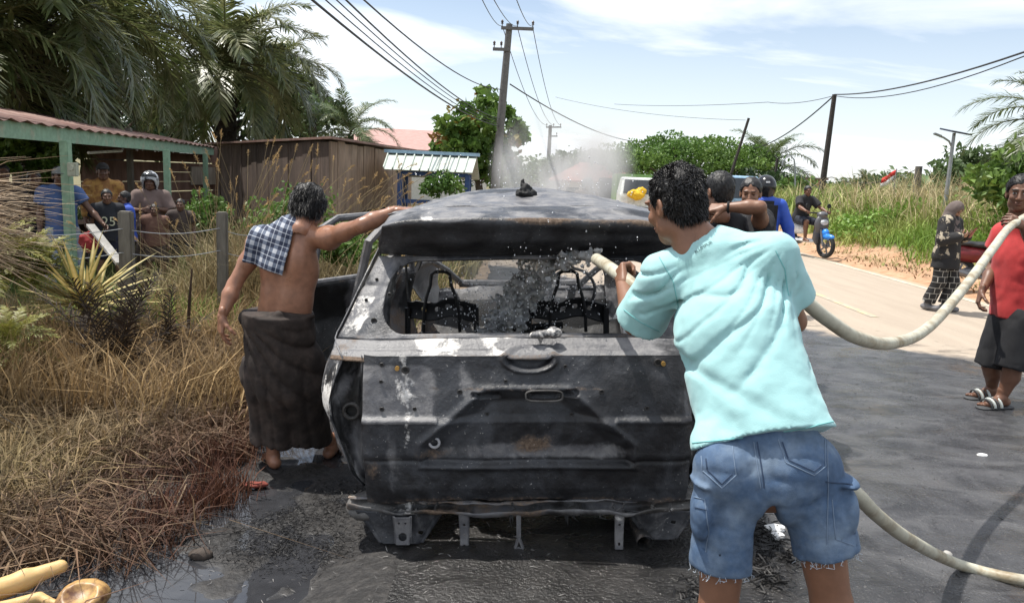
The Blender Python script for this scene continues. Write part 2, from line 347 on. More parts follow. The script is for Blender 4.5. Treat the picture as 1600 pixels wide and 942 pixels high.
def ground_mat():
    m = bpy.data.materials.new("ground_earth"); m.use_nodes = True; t = m.node_tree; b = t.nodes['Principled BSDF']; nn = t.nodes.new; lk = t.links.new
    g = nn('ShaderNodeNewGeometry'); sp = nn('ShaderNodeSeparateXYZ'); lk(g.outputs['Position'], sp.inputs[0])
    def noise(s, d=6, ds=0): n = nn('ShaderNodeTexNoise'); n.inputs['Scale'].default_value = s; n.inputs['Detail'].default_value = d; n.inputs['Distortion'].default_value = ds; n.inputs['Roughness'].default_value = .62; lk(g.outputs['Position'], n.inputs['Vector']); return n.outputs['Fac']
    def math_(op, a, b_=None):
        n = nn('ShaderNodeMath'); n.operation = op
        for i, v in enumerate((a, b_)):
            if v is None: continue
            if isinstance(v, (int, float)): n.inputs[i].default_value = v
            else: lk(v, n.inputs[i])
        return n.outputs[0]
    def step(v, a, c): n = nn('ShaderNodeMapRange'); n.interpolation_type = 'SMOOTHSTEP'; lk(v, n.inputs[0]); n.inputs[1].default_value = a; n.inputs[2].default_value = c; return n.outputs[0]
    def mixc(f, a, c):
        n = nn('ShaderNodeMixRGB'); lk(f, n.inputs[0])
        for i, v in ((1, a), (2, c)):
            if isinstance(v, tuple): n.inputs[i].default_value = (*v, 1)
            else: lk(v, n.inputs[i])
        return n.outputs[0]
    n_b, n_m, n_f = noise(.8), noise(4.5, 8), noise(26, 6)
    soil = mixc(step(n_m, .35, .65), (.20, .145, .10), (.30, .23, .16))
    grassy = mixc(step(n_b, .4, .6), (.10, .11, .04), (.17, .14, .06))
    left = mixc(step(n_m, .35, .7), (.14, .10, .065), (.24, .18, .12))
    clay = mixc(step(n_m, .3, .7), (.36, .20, .11), (.50, .325, .20))
    clay = mixc(step(n_f, .55, .75), clay, (.24, .13, .075))
    wob = math_('MULTIPLY', math_('SUBTRACT', n_m, .5), 1.4)
    right = step(math_('ADD', sp.outputs['X'], 0.0), RXR - .6, RXR - .3)
    far = step(sp.outputs['Y'], 22, 34)
    c = mixc(right, left, clay)
    bank = step(math_('ADD', sp.outputs['X'], math_('MULTIPLY', wob, .8)), RXR + 1.35, RXR + 1.9)
    c = mixc(bank, c, grassy); c = mixc(math_('MULTIPLY', far, .8), c, grassy)
    # the soot and the fire water on the verge round the car
    dx = math_('ADD', sp.outputs['X'], .55); dy = math_('SUBTRACT', sp.outputs['Y'], 3.4)
    r2 = math_('SQRT', math_('ADD', math_('POWER', math_('MULTIPLY', dx, 1.05), 2.0), math_('POWER', math_('MULTIPLY', dy, .48), 2.0)))
    soot = step(math_('ADD', r2, math_('MULTIPLY', wob, .8)), 2.0, 1.15)
    ash = mixc(step(n_f, .4, .7), (.012, .011, .011), (.036, .033, .031))
    c = mixc(soot, c, ash)
    hgt = step(math_('ADD', sp.outputs['Z'], math_('MULTIPLY', math_('SUBTRACT', n_m, .5), .05)), -.118, -.133)
    wet = math_('MULTIPLY', hgt, step(r2, 2.2, 1.5))
    c = mixc(wet, c, (.045, .045, .047))
    lk(c, b.inputs['Base Color'])
    r = nn('ShaderNodeMapRange'); lk(math_('MAXIMUM', math_('MULTIPLY', soot, .35), wet), r.inputs[0]); r.inputs[3].default_value = .92; r.inputs[4].default_value = .07; lk(r.outputs[0], b.inputs['Roughness'])
    bp = nn('ShaderNodeBump'); bp.inputs['Distance'].default_value = .03; lk(math_('ADD', math_('MULTIPLY', n_f, .5), n_m), bp.inputs['Height'])
    bs = nn('ShaderNodeMapRange'); lk(wet, bs.inputs[0]); bs.inputs[3].default_value = .7; bs.inputs[4].default_value = .03; lk(bs.outputs[0], bp.inputs['Strength']); lk(bp.outputs[0], b.inputs['Normal'])
    return m
tag(link("ground", npmesh("ground", V, Q), ground_mat()), kind='structure')
# fire water standing in the low places of the verge
xs = np.arange(-3.0, -.55, .03); ys = np.arange(2.0, 6.4, .03); X, Y = np.meshgrid(xs, ys, indexing='ij')
PW = -.127
V, Q = sheet(xs, ys, lambda a, b: np.full_like(a, PW))
cz = gz(V[:, 0], V[:, 1]); r2 = np.hypot((V[:, 0] + 1.15) * 1.0, (V[:, 1] - 3.7) * .55)
keep = (cz < PW + .012) & (r2 < 1.05 + .25 * vnoise(V, 2.0))
Q = Q[keep[Q].any(1)]
us = np.unique(Q); rm = np.full(len(V), -1); rm[us] = np.arange(len(us)); V = V[us]; Q = rm[Q]
tag(link("puddle", npmesh("puddle", V, Q), mat("puddle_water", (.035, .036, .04), .035, var=.3, vs=3, bump=.05, bs=9, spec=.7)), kind='structure')
# the road
def road_mat():
    m = bpy.data.materials.new("asphalt"); m.use_nodes = True; t = m.node_tree; b = t.nodes['Principled BSDF']; nn = t.nodes.new; lk = t.links.new
    g = nn('ShaderNodeNewGeometry'); sp = nn('ShaderNodeSeparateXYZ'); lk(g.outputs['Position'], sp.inputs[0])
    def noise(s, d=6, ds=0.0, st=None):
        n = nn('ShaderNodeTexNoise'); n.inputs['Scale'].default_value = s; n.inputs['Detail'].default_value = d; n.inputs['Distortion'].default_value = ds; n.inputs['Roughness'].default_value = .6
        if st: mpn = nn('ShaderNodeMapping'); mpn.inputs['Scale'].default_value = st; lk(g.outputs['Position'], mpn.inputs[0]); lk(mpn.outputs[0], n.inputs['Vector'])
        else: lk(g.outputs['Position'], n.inputs['Vector'])
        return n.outputs['Fac']
    def math_(op, a, b_=None):
        n = nn('ShaderNodeMath'); n.operation = op
        for i, v in enumerate((a, b_)):
            if v is None: continue
            if isinstance(v, (int, float)): n.inputs[i].default_value = v
            else: lk(v, n.inputs[i])
        return n.outputs[0]
    def step(v, a, c): n = nn('ShaderNodeMapRange'); n.interpolation_type = 'SMOOTHSTEP'; lk(v, n.inputs[0]); n.inputs[1].default_value = a; n.inputs[2].default_value = c; return n.outputs[0]
    def mixc(f, a, c):
        n = nn('ShaderNodeMixRGB')
        if isinstance(f, float): n.inputs[0].default_value = f
        else: lk(f, n.inputs[0])
        for i, v in ((1, a), (2, c)):
            if isinstance(v, tuple): n.inputs[i].default_value = (*v, 1)
            else: lk(v, n.inputs[i])
        return n.outputs[0]
    n1, n2, n3 = noise(.9, 7), noise(5, 8, .4), noise(60, 4)
    streak = noise(1.0, 6, .3, (4.5, .5, 1))
    dry = mixc(step(streak, .3, .7), (.36, .29, .225), (.44, .365, .285))
    dry = mixc(step(n3, .35, .7), dry, (.40, .335, .265))
    wob = math_('SUBTRACT', n1, .5); wob2 = math_('SUBTRACT', n2, .5)
    # edge of the wetted part: runs from the car's far side to beyond the man in red
    ln = math_('ADD', math_('ADD', sp.outputs['Y'], math_('MULTIPLY', sp.outputs['X'], 1.38)), math_('ADD', math_('MULTIPLY', wob, 2.6), math_('MULTIPLY', wob2, .7)))
    wet = step(ln, 13.65, 13.1)
    wetc = mixc(step(n2, .35, .62), (.027, .027, .030), (.058, .058, .062)); wetc = mixc(step(noise(2.1, 8, .8, (1, 1.7, 1)), .45, .66), wetc, (.088, .087, .090))
    wetc = mixc(math_('MULTIPLY', step(n3, .58, .70), .55), wetc, (.17, .16, .15)); near = step(math_('ADD', sp.outputs['X'], math_('MULTIPLY', wob, 2.0)), 1.9, 1.2)
    wetc = mixc(near, wetc, mixc(step(n2, .35, .7), (.014, .0135, .0135), (.036, .034, .033)))
    c = mixc(wet, dry, wetc)
    drip = math_('MULTIPLY', step(math_('ADD', ln, math_('MULTIPLY', wob2, 3.5)), 14.5, 13.6), step(noise(3.0, 8, 1.0, (.7, 3.5, 1)), .50, .58)); drip = math_('MULTIPLY', drip, math_('SUBTRACT', 1.0, wet)); c = mixc(math_('MULTIPLY', drip, .65), c, (.10, .085, .07))
    sand = math_('MULTIPLY', step(math_('ADD', sp.outputs['X'], math_('MULTIPLY', wob2, .9)), RXR - .35, RXR + .05), .8); c = mixc(sand, c, (.52, .37, .25))
    lk(c, b.inputs['Base Color'])
    r0 = nn('ShaderNodeMapRange'); lk(noise(1.6, 8, .7, (1, 2.2, 1)), r0.inputs[0]); r0.inputs[1].default_value = .36; r0.inputs[2].default_value = .64; r0.inputs[3].default_value = .08; r0.inputs[4].default_value = .46
    rm = nn('ShaderNodeMixRGB'); lk(wet, rm.inputs[0]); rm.inputs[1].default_value = (.9, .9, .9, 1); lk(r0.outputs[0], rm.inputs[2]); lk(rm.outputs[0], b.inputs['Roughness'])
    bp = nn('ShaderNodeBump'); bp.inputs['Distance'].default_value = .012; bp.inputs['Strength'].default_value = .6; lk(math_('ADD', math_('MULTIPLY', n3, 1.5), math_('MULTIPLY', n2, .8)), bp.inputs['Height']); lk(bp.outputs[0], b.inputs['Normal'])
    return m
xs = np.unique(np.concatenate([np.linspace(RXL, RXR, 60)])); ys = np.unique(np.concatenate([[-60, -20], np.arange(0, 30, .25), np.arange(30, 200, 5), [260, 400]]))
def rz_(x, y): return .0 + .02 * (1 - ((x - 3.5) / 4) ** 2) + 0 * y - .02 * sst(np.abs(x - 3.5), 3.6, 3.95)
V, Q = sheet(xs, ys, rz_)
e = (V[:, 0] < RXL + .01) | (V[:, 0] > RXR - .01); V[e, 0] += .07 * fbm(V[e], 1.3, 2, 4); V[e, 2] -= .01
tag(link("road", npmesh("road", V, Q), road_mat()), kind='structure')
line_m = mat("worn_line_paint", (.60, .55, .42), .8, var=.2, vs=5, col2=(.40, .335, .265), lo=.42, hi=.62, bump=.1)
yel_m = mat("worn_yellow_paint", (.62, .47, .20), .8, var=.2, vs=5, col2=(.42, .36, .28), lo=.33, hi=.52, bump=.1)
def strip(name, x0, x1, y0, y1, m):
    xs = np.linspace(x0, x1, 5); ys = np.arange(y0, y1 + .01, .4); V, Q = sheet(xs, ys, lambda a, b: rz_(a, b) + .005); tag(link(name, npmesh(name, V, Q), m), kind='structure')
strip("edge_line", 7.05, 7.19, 2, 120, line_m)
for k in range(14):
    strip("centre_line", 4.62, 4.74, 9.6 + 5.2 * k, 12.6 + 5.2 * k, yel_m)
# ================================================================== the burnt car
def burnt_mat(name, soot=(.012, .012, .014), steel=(.075, .08, .092), rough=.42, steel_amt=.5, ash_amt=.0):
    """soot over steel; vertex colour R = ash, G = rust, B = bare grey steel, edges broken up by noise"""
    m = bpy.data.materials.new(name); m.use_nodes = True; t = m.node_tree; b = t.nodes['Principled BSDF']; nn = t.nodes.new; lk = t.links.new
    tcn = nn('ShaderNodeTexCoord'); at = nn('ShaderNodeAttribute'); at.attribute_name = 'Col'; sp = nn('ShaderNodeSeparateColor'); lk(at.outputs['Color'], sp.inputs[0])
    def noise(s, d=8, ds=0.0, st=None):
        n = nn('ShaderNodeTexNoise'); n.inputs['Scale'].default_value = s; n.inputs['Detail'].default_value = d; n.inputs['Distortion'].default_value = ds; n.inputs['Roughness'].default_value = .64
        if st: q = nn('ShaderNodeMapping'); q.inputs['Scale'].default_value = st; lk(tcn.outputs['Object'], q.inputs[0]); lk(q.outputs[0], n.inputs['Vector'])
        else: lk(tcn.outputs['Object'], n.inputs['Vector'])
        return n.outputs['Fac']
    def math_(op, a, b_=None):
        n = nn('ShaderNodeMath'); n.operation = op
        for i, v in enumerate((a, b_)):
            if v is None: continue
            if isinstance(v, (int, float)): n.inputs[i].default_value = v
            else: lk(v, n.inputs[i])
        return n.outputs[0]
    def step(v, a, c): n = nn('ShaderNodeMapRange'); n.interpolation_type = 'SMOOTHSTEP'; lk(v, n.inputs[0]); n.inputs[1].default_value = a; n.inputs[2].default_value = c; return n.outputs[0]
    def mixc(f, a, c):
        n = nn('ShaderNodeMixRGB'); lk(f, n.inputs[0])
        for i, v in ((1, a), (2, c)):
            if isinstance(v, tuple): n.inputs[i].default_value = (*v, 1)
            else: lk(v, n.inputs[i])
        return n.outputs[0]
    n1, n2, n3, n4 = noise(2.6, 8, .8), noise(11, 8, .5), noise(70, 5), noise(5, 8, 1.2, (1, 1, .35))
    c = mixc(step(math_('ADD', math_('MULTIPLY', n1, .7), math_('MULTIPLY', n2, .3)), .40, .62), soot, tuple(v * steel_amt * 1.3 for v in steel))
    bare = step(math_('ADD', math_('MULTIPLY', sp.outputs[2], .9), math_('ADD', math_('MULTIPLY', n4, .8), math_('MULTIPLY', n2, .35))), .88, 1.12)
    c = mixc(bare, c, mixc(step(n2, .35, .7), (.10, .10, .108), (.21, .205, .205)))
    rust = step(math_('ADD', math_('MULTIPLY', sp.outputs[1], .9), math_('ADD', math_('MULTIPLY', n2, .7), math_('MULTIPLY', n3, .3))), .86, 1.15)
    c = mixc(rust, c, mixc(step(n3, .3, .7), (.075, .050, .035), (.19, .135, .095)))
    ash = step(math_('ADD', math_('MULTIPLY', sp.outputs[0], .55), math_('ADD', math_('MULTIPLY', n2, .95), math_('MULTIPLY', n3, .25))), .99 - ash_amt, 1.12 - ash_amt)
    c = mixc(ash, c, mixc(step(n3, .3, .7), (.55, .52, .48), (.74, .72, .69)))
    fl = math_('MULTIPLY', step(n3, .63, .70), math_('MULTIPLY', step(n1, .40, .6), .8)); c = mixc(fl, c, (.4, .39, .37))
    lk(c, b.inputs['Base Color']); b.inputs['Metallic'].default_value = .0
    rr = nn('ShaderNodeMapRange'); lk(n2, rr.inputs[0]); rr.inputs[1].default_value = .3; rr.inputs[2].default_value = .7; rr.inputs[3].default_value = rough - .14; rr.inputs[4].default_value = rough + .25
    rx = nn('ShaderNodeMixRGB'); lk(math_('MAXIMUM', ash, rust), rx.inputs[0]); lk(rr.outputs[0], rx.inputs[1]); rx.inputs[2].default_value = (.9, .9, .9, 1); lk(rx.outputs[0], b.inputs['Roughness'])
    bp = nn('ShaderNodeBump'); bp.inputs['Distance'].default_value = .006; bp.inputs['Strength'].default_value = .5; lk(math_('ADD', n3, math_('MULTIPLY', n2, 1.5)), bp.inputs['Height']); lk(bp.outputs[0], b.inputs['Normal'])
    return m
M_burn = burnt_mat("burnt_body_metal"); M_char = burnt_mat("charred_metal", (.007, .007, .007), (.05, .05, .052), .62, .5, -.1)
M_frame = burnt_mat("scorched_frame_metal", (.02, .018, .017), (.11, .105, .10), .5, .8, .02)
M_black = mat("soot_and_hole_black", (.008, .008, .008), .75, var=.4, vs=8, bump=.4, bs=50)
M_brass = mat("brass_bolt", (.55, .33, .10), .4, metal=.7, var=.2)
M_wire = mat("bare_seat_wire", (.012, .012, .013), .5, var=.4, vs=20, bump=.2)
car = empty("burnt_car", (0.115, 3.06, -.06), 0, "burnt out black SUV with empty windows and ash streaked tailgate, soaked by the hose", "car")
car.rotation_euler = (0, -.047, 0.0)
def maskgrid(nu, nv, P, Fm, ur, vr, colf=None, thick=0.0):
    """sheet P(u,v) trimmed to Fm(u,v) > 0, its rim moved onto the trim line"""
    u = np.linspace(*ur, nu); v = np.linspace(*vr, nv); U, Vv = np.meshgrid(u, v, indexing='ij'); U = U.ravel().copy(); Vv = Vv.ravel().copy()
    i = np.arange(nu * nv).reshape(nu, nv); Q = np.stack([i[:-1, :-1], i[1:, :-1], i[1:, 1:], i[:-1, 1:]], -1).reshape(-1, 4)
    f = Fm(U, Vv); Q = Q[(f[Q] > 0).any(1)]; us = np.unique(Q); rm = np.full(nu * nv, -1); rm[us] = np.arange(len(us)); Q = rm[Q]; U = U[us]; Vv = Vv[us]
    b = Fm(U, Vv) < 0; e = 1e-4
    for _ in range(6):
        f0 = Fm(U[b], Vv[b]); gu = (Fm(U[b] + e, Vv[b]) - f0) / e; gv = (Fm(U[b], Vv[b] + e) - f0) / e; g2 = gu * gu + gv * gv + 1e-6
        st = np.clip(f0 / g2, -1, 1); U[b] -= np.clip(st * gu, -.02, .02); Vv[b] -= np.clip(st * gv, -.02, .02)
    X = P(U, Vv)
    if thick > 0:
        n = nrm(X, Q); ec = {}
        n0 = len(X); E = np.sort(np.concatenate([Q[:, [0, 1]], Q[:, [1, 2]], Q[:, [2, 3]], Q[:, [3, 0]]]), 1); Ed = np.concatenate([Q[:, [0, 1]], Q[:, [1, 2]], Q[:, [2, 3]], Q[:, [3, 0]]])
        _, inv, cnt = np.unique(E, axis=0, return_inverse=True, return_counts=True); rim = Ed[cnt[inv.ravel()] == 1]
        Q = np.concatenate([Q, Q[:, ::-1] + n0, np.stack([rim[:, 1], rim[:, 0], rim[:, 0] + n0, rim[:, 1] + n0], 1)]); X = np.concatenate([X, X - n * thick]); U = np.tile(U, 2); Vv = np.tile(Vv, 2)
    c = colf(U, Vv, X) if colf else None
    return X, Q, c
def gauss(x, s): return np.exp(-(x / s) ** 2)
def pl(u, v, k=372.0): return (u - 838) / k, 1.68 - (v - 276) / k      # photo measure on the tailgate -> car x, z
# ---- tailgate
ZL = .917
def tg_y(x, z):
    y = np.interp(z, [.26, .34, .46, .50, .645, .67, .75, ZL], [.075, .045, .03, .012, .012, .035, .055, .105])
    side = np.abs(x)
    # recessed plate zone with sloping shoulders
    d = np.maximum.reduce([z - .775, .455 - z, (side - .26) / 1.9 + (z - .70) * .62, side - .45])
    y = y + .036 * sst(-d, -.008, .05)
    y = y + .014 * gauss(d - .012, .012) * -1
    y = y - .012 * gauss(z - .656, .010) * (side > .38) + .010 * gauss(z - .47, .008)
    ex, ez = (x - .013) / .105, (z - .905) / .05; r = np.sqrt(ex ** 2 + ez ** 2); y = y + .03 * sst(1 - r, 0, .25) - .014 * gauss(r - 1.08, .10)
    y = y - .03 * np.maximum(0, 1 - ((np.abs(x) - .74) / .05) ** 2 * 0) * 0 + .05 * sst(side, .62, .76) ** 2
    y = y + .011 * fbm(np.stack([x, z, 0 * x], -1), 4, 2) + .002 * fbm(np.stack([x, z, 0 * x], -1), 22, 5)
    # two long slots of the handle
    for (a, b, w, h) in ((.075, .762, .068, .017), (.19, .765, .03, .016), (-.16, .757, .05, .012), (-.22, .762, .018, .01)):
        q = ((np.abs(x - a) / w) ** 4 + (np.abs(z - b) / h) ** 4); y = y + .022 * (q < 1) - .005 * gauss(q - 1.35, .35)
    return y
def tg_col(u, v, X):
    x, z = u, v; c = np.zeros((len(x), 3)); P = np.stack([x, z, 0 * x], -1)
    def blob(px, pz, rx, rz): a, b = pl(px, pz); return np.clip(1 - np.sqrt(((x - a) / rx) ** 2 + ((z - b) / rz) ** 2) * .75, 0, 1)
    run = gauss(x - (pl(648, 0)[0] + .03 * vnoise(P, 6) - .02 * (z - .8)), .04) * sst(z, .42, .60)
    c[:, 0] = np.maximum.reduce([1.05 * blob(640, 615, .11, .15), .8 * run, .55 * blob(700, 568, .16, .03), .45 * blob(607, 640, .07, .05), .25 * blob(850, 690, .35, .10)])
    c[:, 1] = np.maximum.reduce([.85 * blob(850, 700, .18, .07), .7 * blob(690, 715, .15, .05), .5 * sst(.33 - z, 0, .05), .45 * gauss(z - .785, .015) * (np.abs(x) < .42), .6 * blob(590, 745, .1, .12)])
    c[:, 2] = np.maximum.reduce([.8 * sst(-x, .30, .46) * sst(z, .62, .68) * (1 - sst(z, .85, .92)) , .75 * gauss(z - .656, .02) * (x < -.38), .9 * blob(850, 710, .6, .05) * (z > .468), .35 * sst(x, .42, .55) * sst(z, .64, .68), .5 * blob(740, 600, .1, .12), .6 * blob(620, 720, .08, .2)])
    return np.clip(c, 0, 1)
X, Q, c = maskgrid(230, 110, lambda u, v: np.stack([u, tg_y(u, v), v], -1), lambda u, v: np.minimum.reduce([.705 - np.abs(u), v - .274 + .012 * np.abs(u) + .010 * fbm(np.stack([u, 0 * u, 0 * u], -1), 14, 3), ZL + .002 - v]), (-.75, .75), (.26, .925), tg_col, .004)
tailgate = link("tailgate", npmesh("tailgate", X, Q, col=c), M_burn, car)
hole_me = MB(); hole_me.ring((0, 0, 0), (0, 1, 0), .0078, .0026, 14, 6); hole_me = hole_me.mesh("bolt_hole", True)
hd = MB(); hd.disc((0, 0.001, 0), (0, 1, 0), .011, .003, 14); hd_me = hd.mesh("bolt_hole_dark")
fm = MB(); fm.ring((0, 0, 0), (0, 1, 0), .0078, .0026, 14, 6); fm.disc((0, .001, 0), (0, 1, 0), .0074, .003, 14); fm = fm.mesh("bolt_hole", True)
fm.materials.append(M_frame); fm.materials.append(M_black)
for p in fm.polygons: p.material_index = 1 if p.index >= 14 * 6 else 0  # black disc in each ring paints the dark inside of a hole
for (px, pz, s) in ((607, 572, 1), (606, 598, .8), (645, 580, 1.7), (608, 640, 1), (660, 640, .9), (732, 613, 1.1), (805, 597, .8), (900, 575, .8), (957, 613, 1.1), (1028, 638, 1), (1048, 570, 1.8), (775, 650, .8), (910, 652, .9), (560, 1, 1))[:-1]:
    a, b = pl(px, pz); o = link("bolt_hole", fm, None, tailgate, (a, float(tg_y(np.array([a]), np.array([b]))[0]) - .004, b)); o.scale = (s, 1, s)
bm_ = MB(); bm_.disc((0, 0, 0), (0, 1, 0), .010, .014, 10); bm_ = bm_.mesh("brass_bolt", True); bm_.materials.append(M_brass)
for (px, pz) in ((632, 577), (1056, 571)):
    a, b = pl(px, pz); link("brass_bolt", bm_, None, tailgate, (a, float(tg_y(np.array([a]), np.array([b]))[0]) - .008, b))
a, b = pl(691, 694); mb = MB(); mb.ring((a, float(tg_y(np.array([a]), np.array([b]))[0]) - .003, b), (0, 1, 0), .021, .006, 20, 6); mb.build("drain_ring", mat("ashed_ring", (.42, .42, .44), .7), tailgate, True)
# licence lamp frame round the handle slot
mb = MB(); t = np.linspace(0, 2 * PI, 33); w, h = .078, .024
sup = lambda t, p: np.sign(p) * np.abs(p) ** .55
P = np.stack([.075 + w * sup(t, np.cos(t)), np.full_like(t, .03), .762 + h * sup(t, np.sin(t))], -1); mb.tube(P, .0045, 6, False); mb.build("handle_bezel", M_frame, tailgate, True)
# ---- ledge under the rear window with the recess over the emblem
def lg(u, v):
    x = u; bow = .03 * (x / .85) ** 2
    y = .107 + v * .115 + .08 * sst(np.abs(x), .55, .92) ** 2; z = ZL + .058 * v - .012 * gauss(v - .55, .12) - .012 * (1 - v) ** 6 + .004 * fbm(np.stack([x, v, 0 * x], -1), 4, 6) - bow * .6
    z = z + .016 * gauss(np.sqrt(((x - .013) / .12) ** 2 + ((v + .05) / .62) ** 2) - .92, .14)
    return np.stack([x, y, z], -1)
def lg_col(u, v, X):
    c = np.zeros((len(u), 3)); P = np.stack([u, v * .12, 0 * u], -1)
    c[:, 0] = np.clip(.95 * gauss(u + .42, .20) * (.75 + .6 * vnoise(P, 9)) + .75 * gauss(u + .15, .12) * (v > .1) + .25 * gauss(u - .5, .2) + .25 * (u < -.6) * (v < .5), 0, 1)
    c[:, 1] = np.clip(.45 * sst(-u, .62, .8) + .5 * (v < .12), 0, 1); c[:, 2] = np.clip(.85 - .4 * sst(u, .2, .8) + .3 * vnoise(P, 6), 0, 1); return c
X, Q, c = maskgrid(150, 18, lg, lambda u, v: .865 - np.abs(u), (-.87, .87), (0, 1), lg_col, .004)
link("window_ledge", npmesh("window_ledge", X, Q, col=c), M_burn, car)
# ---- rear pillars and the rim of the rear window
def fr(u, v):
    x = u * (.865 - .150 * v); y = .222 + .29 * v + .10 * np.abs(u) ** 5 - .012 * gauss(np.abs(u) - .83, .05) ; z = .972 + .345 * v - .018 * u * u
    y = y + .012 * gauss(np.abs(u) - .91, .03) + .010 * gauss(v - .62, .03) * (np.abs(u) > .8) + .005 * fbm(np.stack([x, z, u], -1), 6, 9)
    return np.stack([x, y, z], -1)
def win_f(u, v):
    x = u * (.865 - .150 * v); z = v * .345
    a = (np.abs(x) - (.655 - .08 * np.clip(v - .3, 0, 1) ** 2)) ; b = np.abs(z - .172) - .152
    r = .115; qx = np.maximum(a + r, 0); qz = np.maximum(b + r, 0); return np.sqrt(qx ** 2 + qz ** 2) + np.minimum(np.maximum(a + r, b + r), 0) - r
def fr_col(u, v, X):
    P = X; c = np.zeros((len(u), 3)); c[:, 0] = np.clip(.25 + .9 * vnoise(P, 5) + .3 * (np.abs(u) > .88) * (v < .5), 0, .8) * (np.abs(u) > .70) * (v < .6); c[:, 2] = np.clip(.85 - .5 * v + .6 * vnoise(P, 7, 4), 0, 1) * (1 - .7 * (u > .3)); c[:, 1] = .4 * (v < .06); return c
X, Q, c = maskgrid(150, 50, fr, win_f, (-1, 1), (0, 1), fr_col, .012)
link("rear_window_frame", npmesh("rear_window_frame", X, Q, col=c), M_burn, car)
for sx in (-1, 1):                                         # bolt holes down each pillar
    for (u, v, s) in ((.80, .86, .9), (.80, .52, 1.2), (.83, .22, 1.4), (.93, .70, .8), (.935, .45, .8)):
        p = fr(np.array([u * sx]), np.array([v]))[0]; o = link("pillar_hole", fm, None, car, p + np.array([0, -.006, 0])); o.scale = (s, 1, s)
# ---- spoiler lip, its hollow underside, the roof
LIPZ = 1.487
def sp_(u, v):                                            # v 0..1 over the top, 1..2 down the hollow
    hw = .650 + .068 * np.clip(v - 1, 0, 1); x = u * hw
    top_y = .60 - .30 * v; top_z = 1.535 - .048 * v ** 1.6; w = np.clip(v - 1, 0, 1)
    y = np.where(v <= 1, top_y, .30 + .20 * w ** 1.3 + .012 * np.sin(w * 9)); z = np.where(v <= 1, top_z, LIPZ - .012 - .165 * w ** .8)
    z = z - .020 * np.abs(u) ** 3 * np.clip(1.6 - v, 0, 1) - .022 * np.abs(u) ** 10 * (v <= 1) + .006 * fbm(np.stack([x, v, 0 * x], -1), 3, 8)
    y = y + (.07 + .04 * np.clip(v - 1, 0, 1)) * np.abs(u) ** 4
    return np.stack([x, y, z], -1)
def sp_col(u, v, X):
    P = X; c = np.zeros((len(u), 3)); e = gauss(v - .97, .07); c[:, 1] = np.clip(.9 * e * (u > -.25) * (.7 + .8 * vnoise(P, 8)), 0, 1); c[:, 0] = np.clip(.9 * e * (.25 + .9 * vnoise(P, 12, 3)) + .55 * (u < -.65) * (v < 1), 0, 1)
    c[:, 2] = np.clip(.75 * (v < .98) - .2 + .5 * vnoise(P, 6), 0, 1); return c
X, Q, c = maskgrid(110, 44, sp_, lambda u, v: 1.0 - np.abs(u) + 0 * v, (-1, 1), (0, 2), sp_col, .004)
link("spoiler", npmesh("spoiler", X, Q, col=c), M_burn, car)
def rf(u, v):
    x = u * .66; y = .585 + v * 2.35
    z = 1.541 + .055 * sst(v, 0, .42) - .03 * sst(v, .6, 1) - .095 * np.abs(u) ** 2.4 * (.45 + .55 * sst(v, 0, .3)) + .014 * fbm(np.stack([x, y * .8, 0 * x], -1), 2.6, 4) + .004 * fbm(np.stack([x, y, 0 * x], -1), 9, 1)
    z = z + .016 * gauss(v - .16 - .10 * np.abs(u + .15), .035) * (np.abs(u) < .8) - .012 * gauss(v - .02, .02)
    return np.stack([x, y, z], -1)
def rf_col(u, v, X):
    c = np.zeros((len(u), 3)); c[:, 0] = np.clip(.55 * (np.abs(u) > .75) * (.6 + vnoise(X, 7)) + .3 * vnoise(X, 9), 0, 1); c[:, 2] = np.clip(.55 + .5 * vnoise(X, 3), 0, 1); return c
X, Q, c = maskgrid(80, 90, rf, lambda u, v: 1.0 - np.abs(u) + 0 * v, (-1, 1), (0, 1), rf_col, .004)
link("roof", npmesh("roof", X, Q, col=c), M_burn, car)
# charred antenna stub
def lump(lo, hi, h, prims, dispf=None):
    v = Vol(lo, hi, h)
    for p in prims: v.ell(p[0], p[1], None, .012)
    if dispf: v.disp(dispf)
    return v.surf()
V, Q = lump((-.1, -.1, -.03), (.1, .1, .13), .0045, [((0, 0, .012), (.05, .05, .02)), ((0, .0, .04), (.026, .03, .035)), ((-.012, 0, .068), (.012, .014, .022)), ((.02, .01, .045), (.014, .014, .02)), ((-.035, 0, .02), (.014, .014, .022)), ((.045, 0, .015), (.015, .02, .016))], lambda P: .009 * fbm(P, 45, 3))
link("antenna_stub", npmesh("antenna_stub", V, Q), M_black, car, (.0, .98, 1.575))
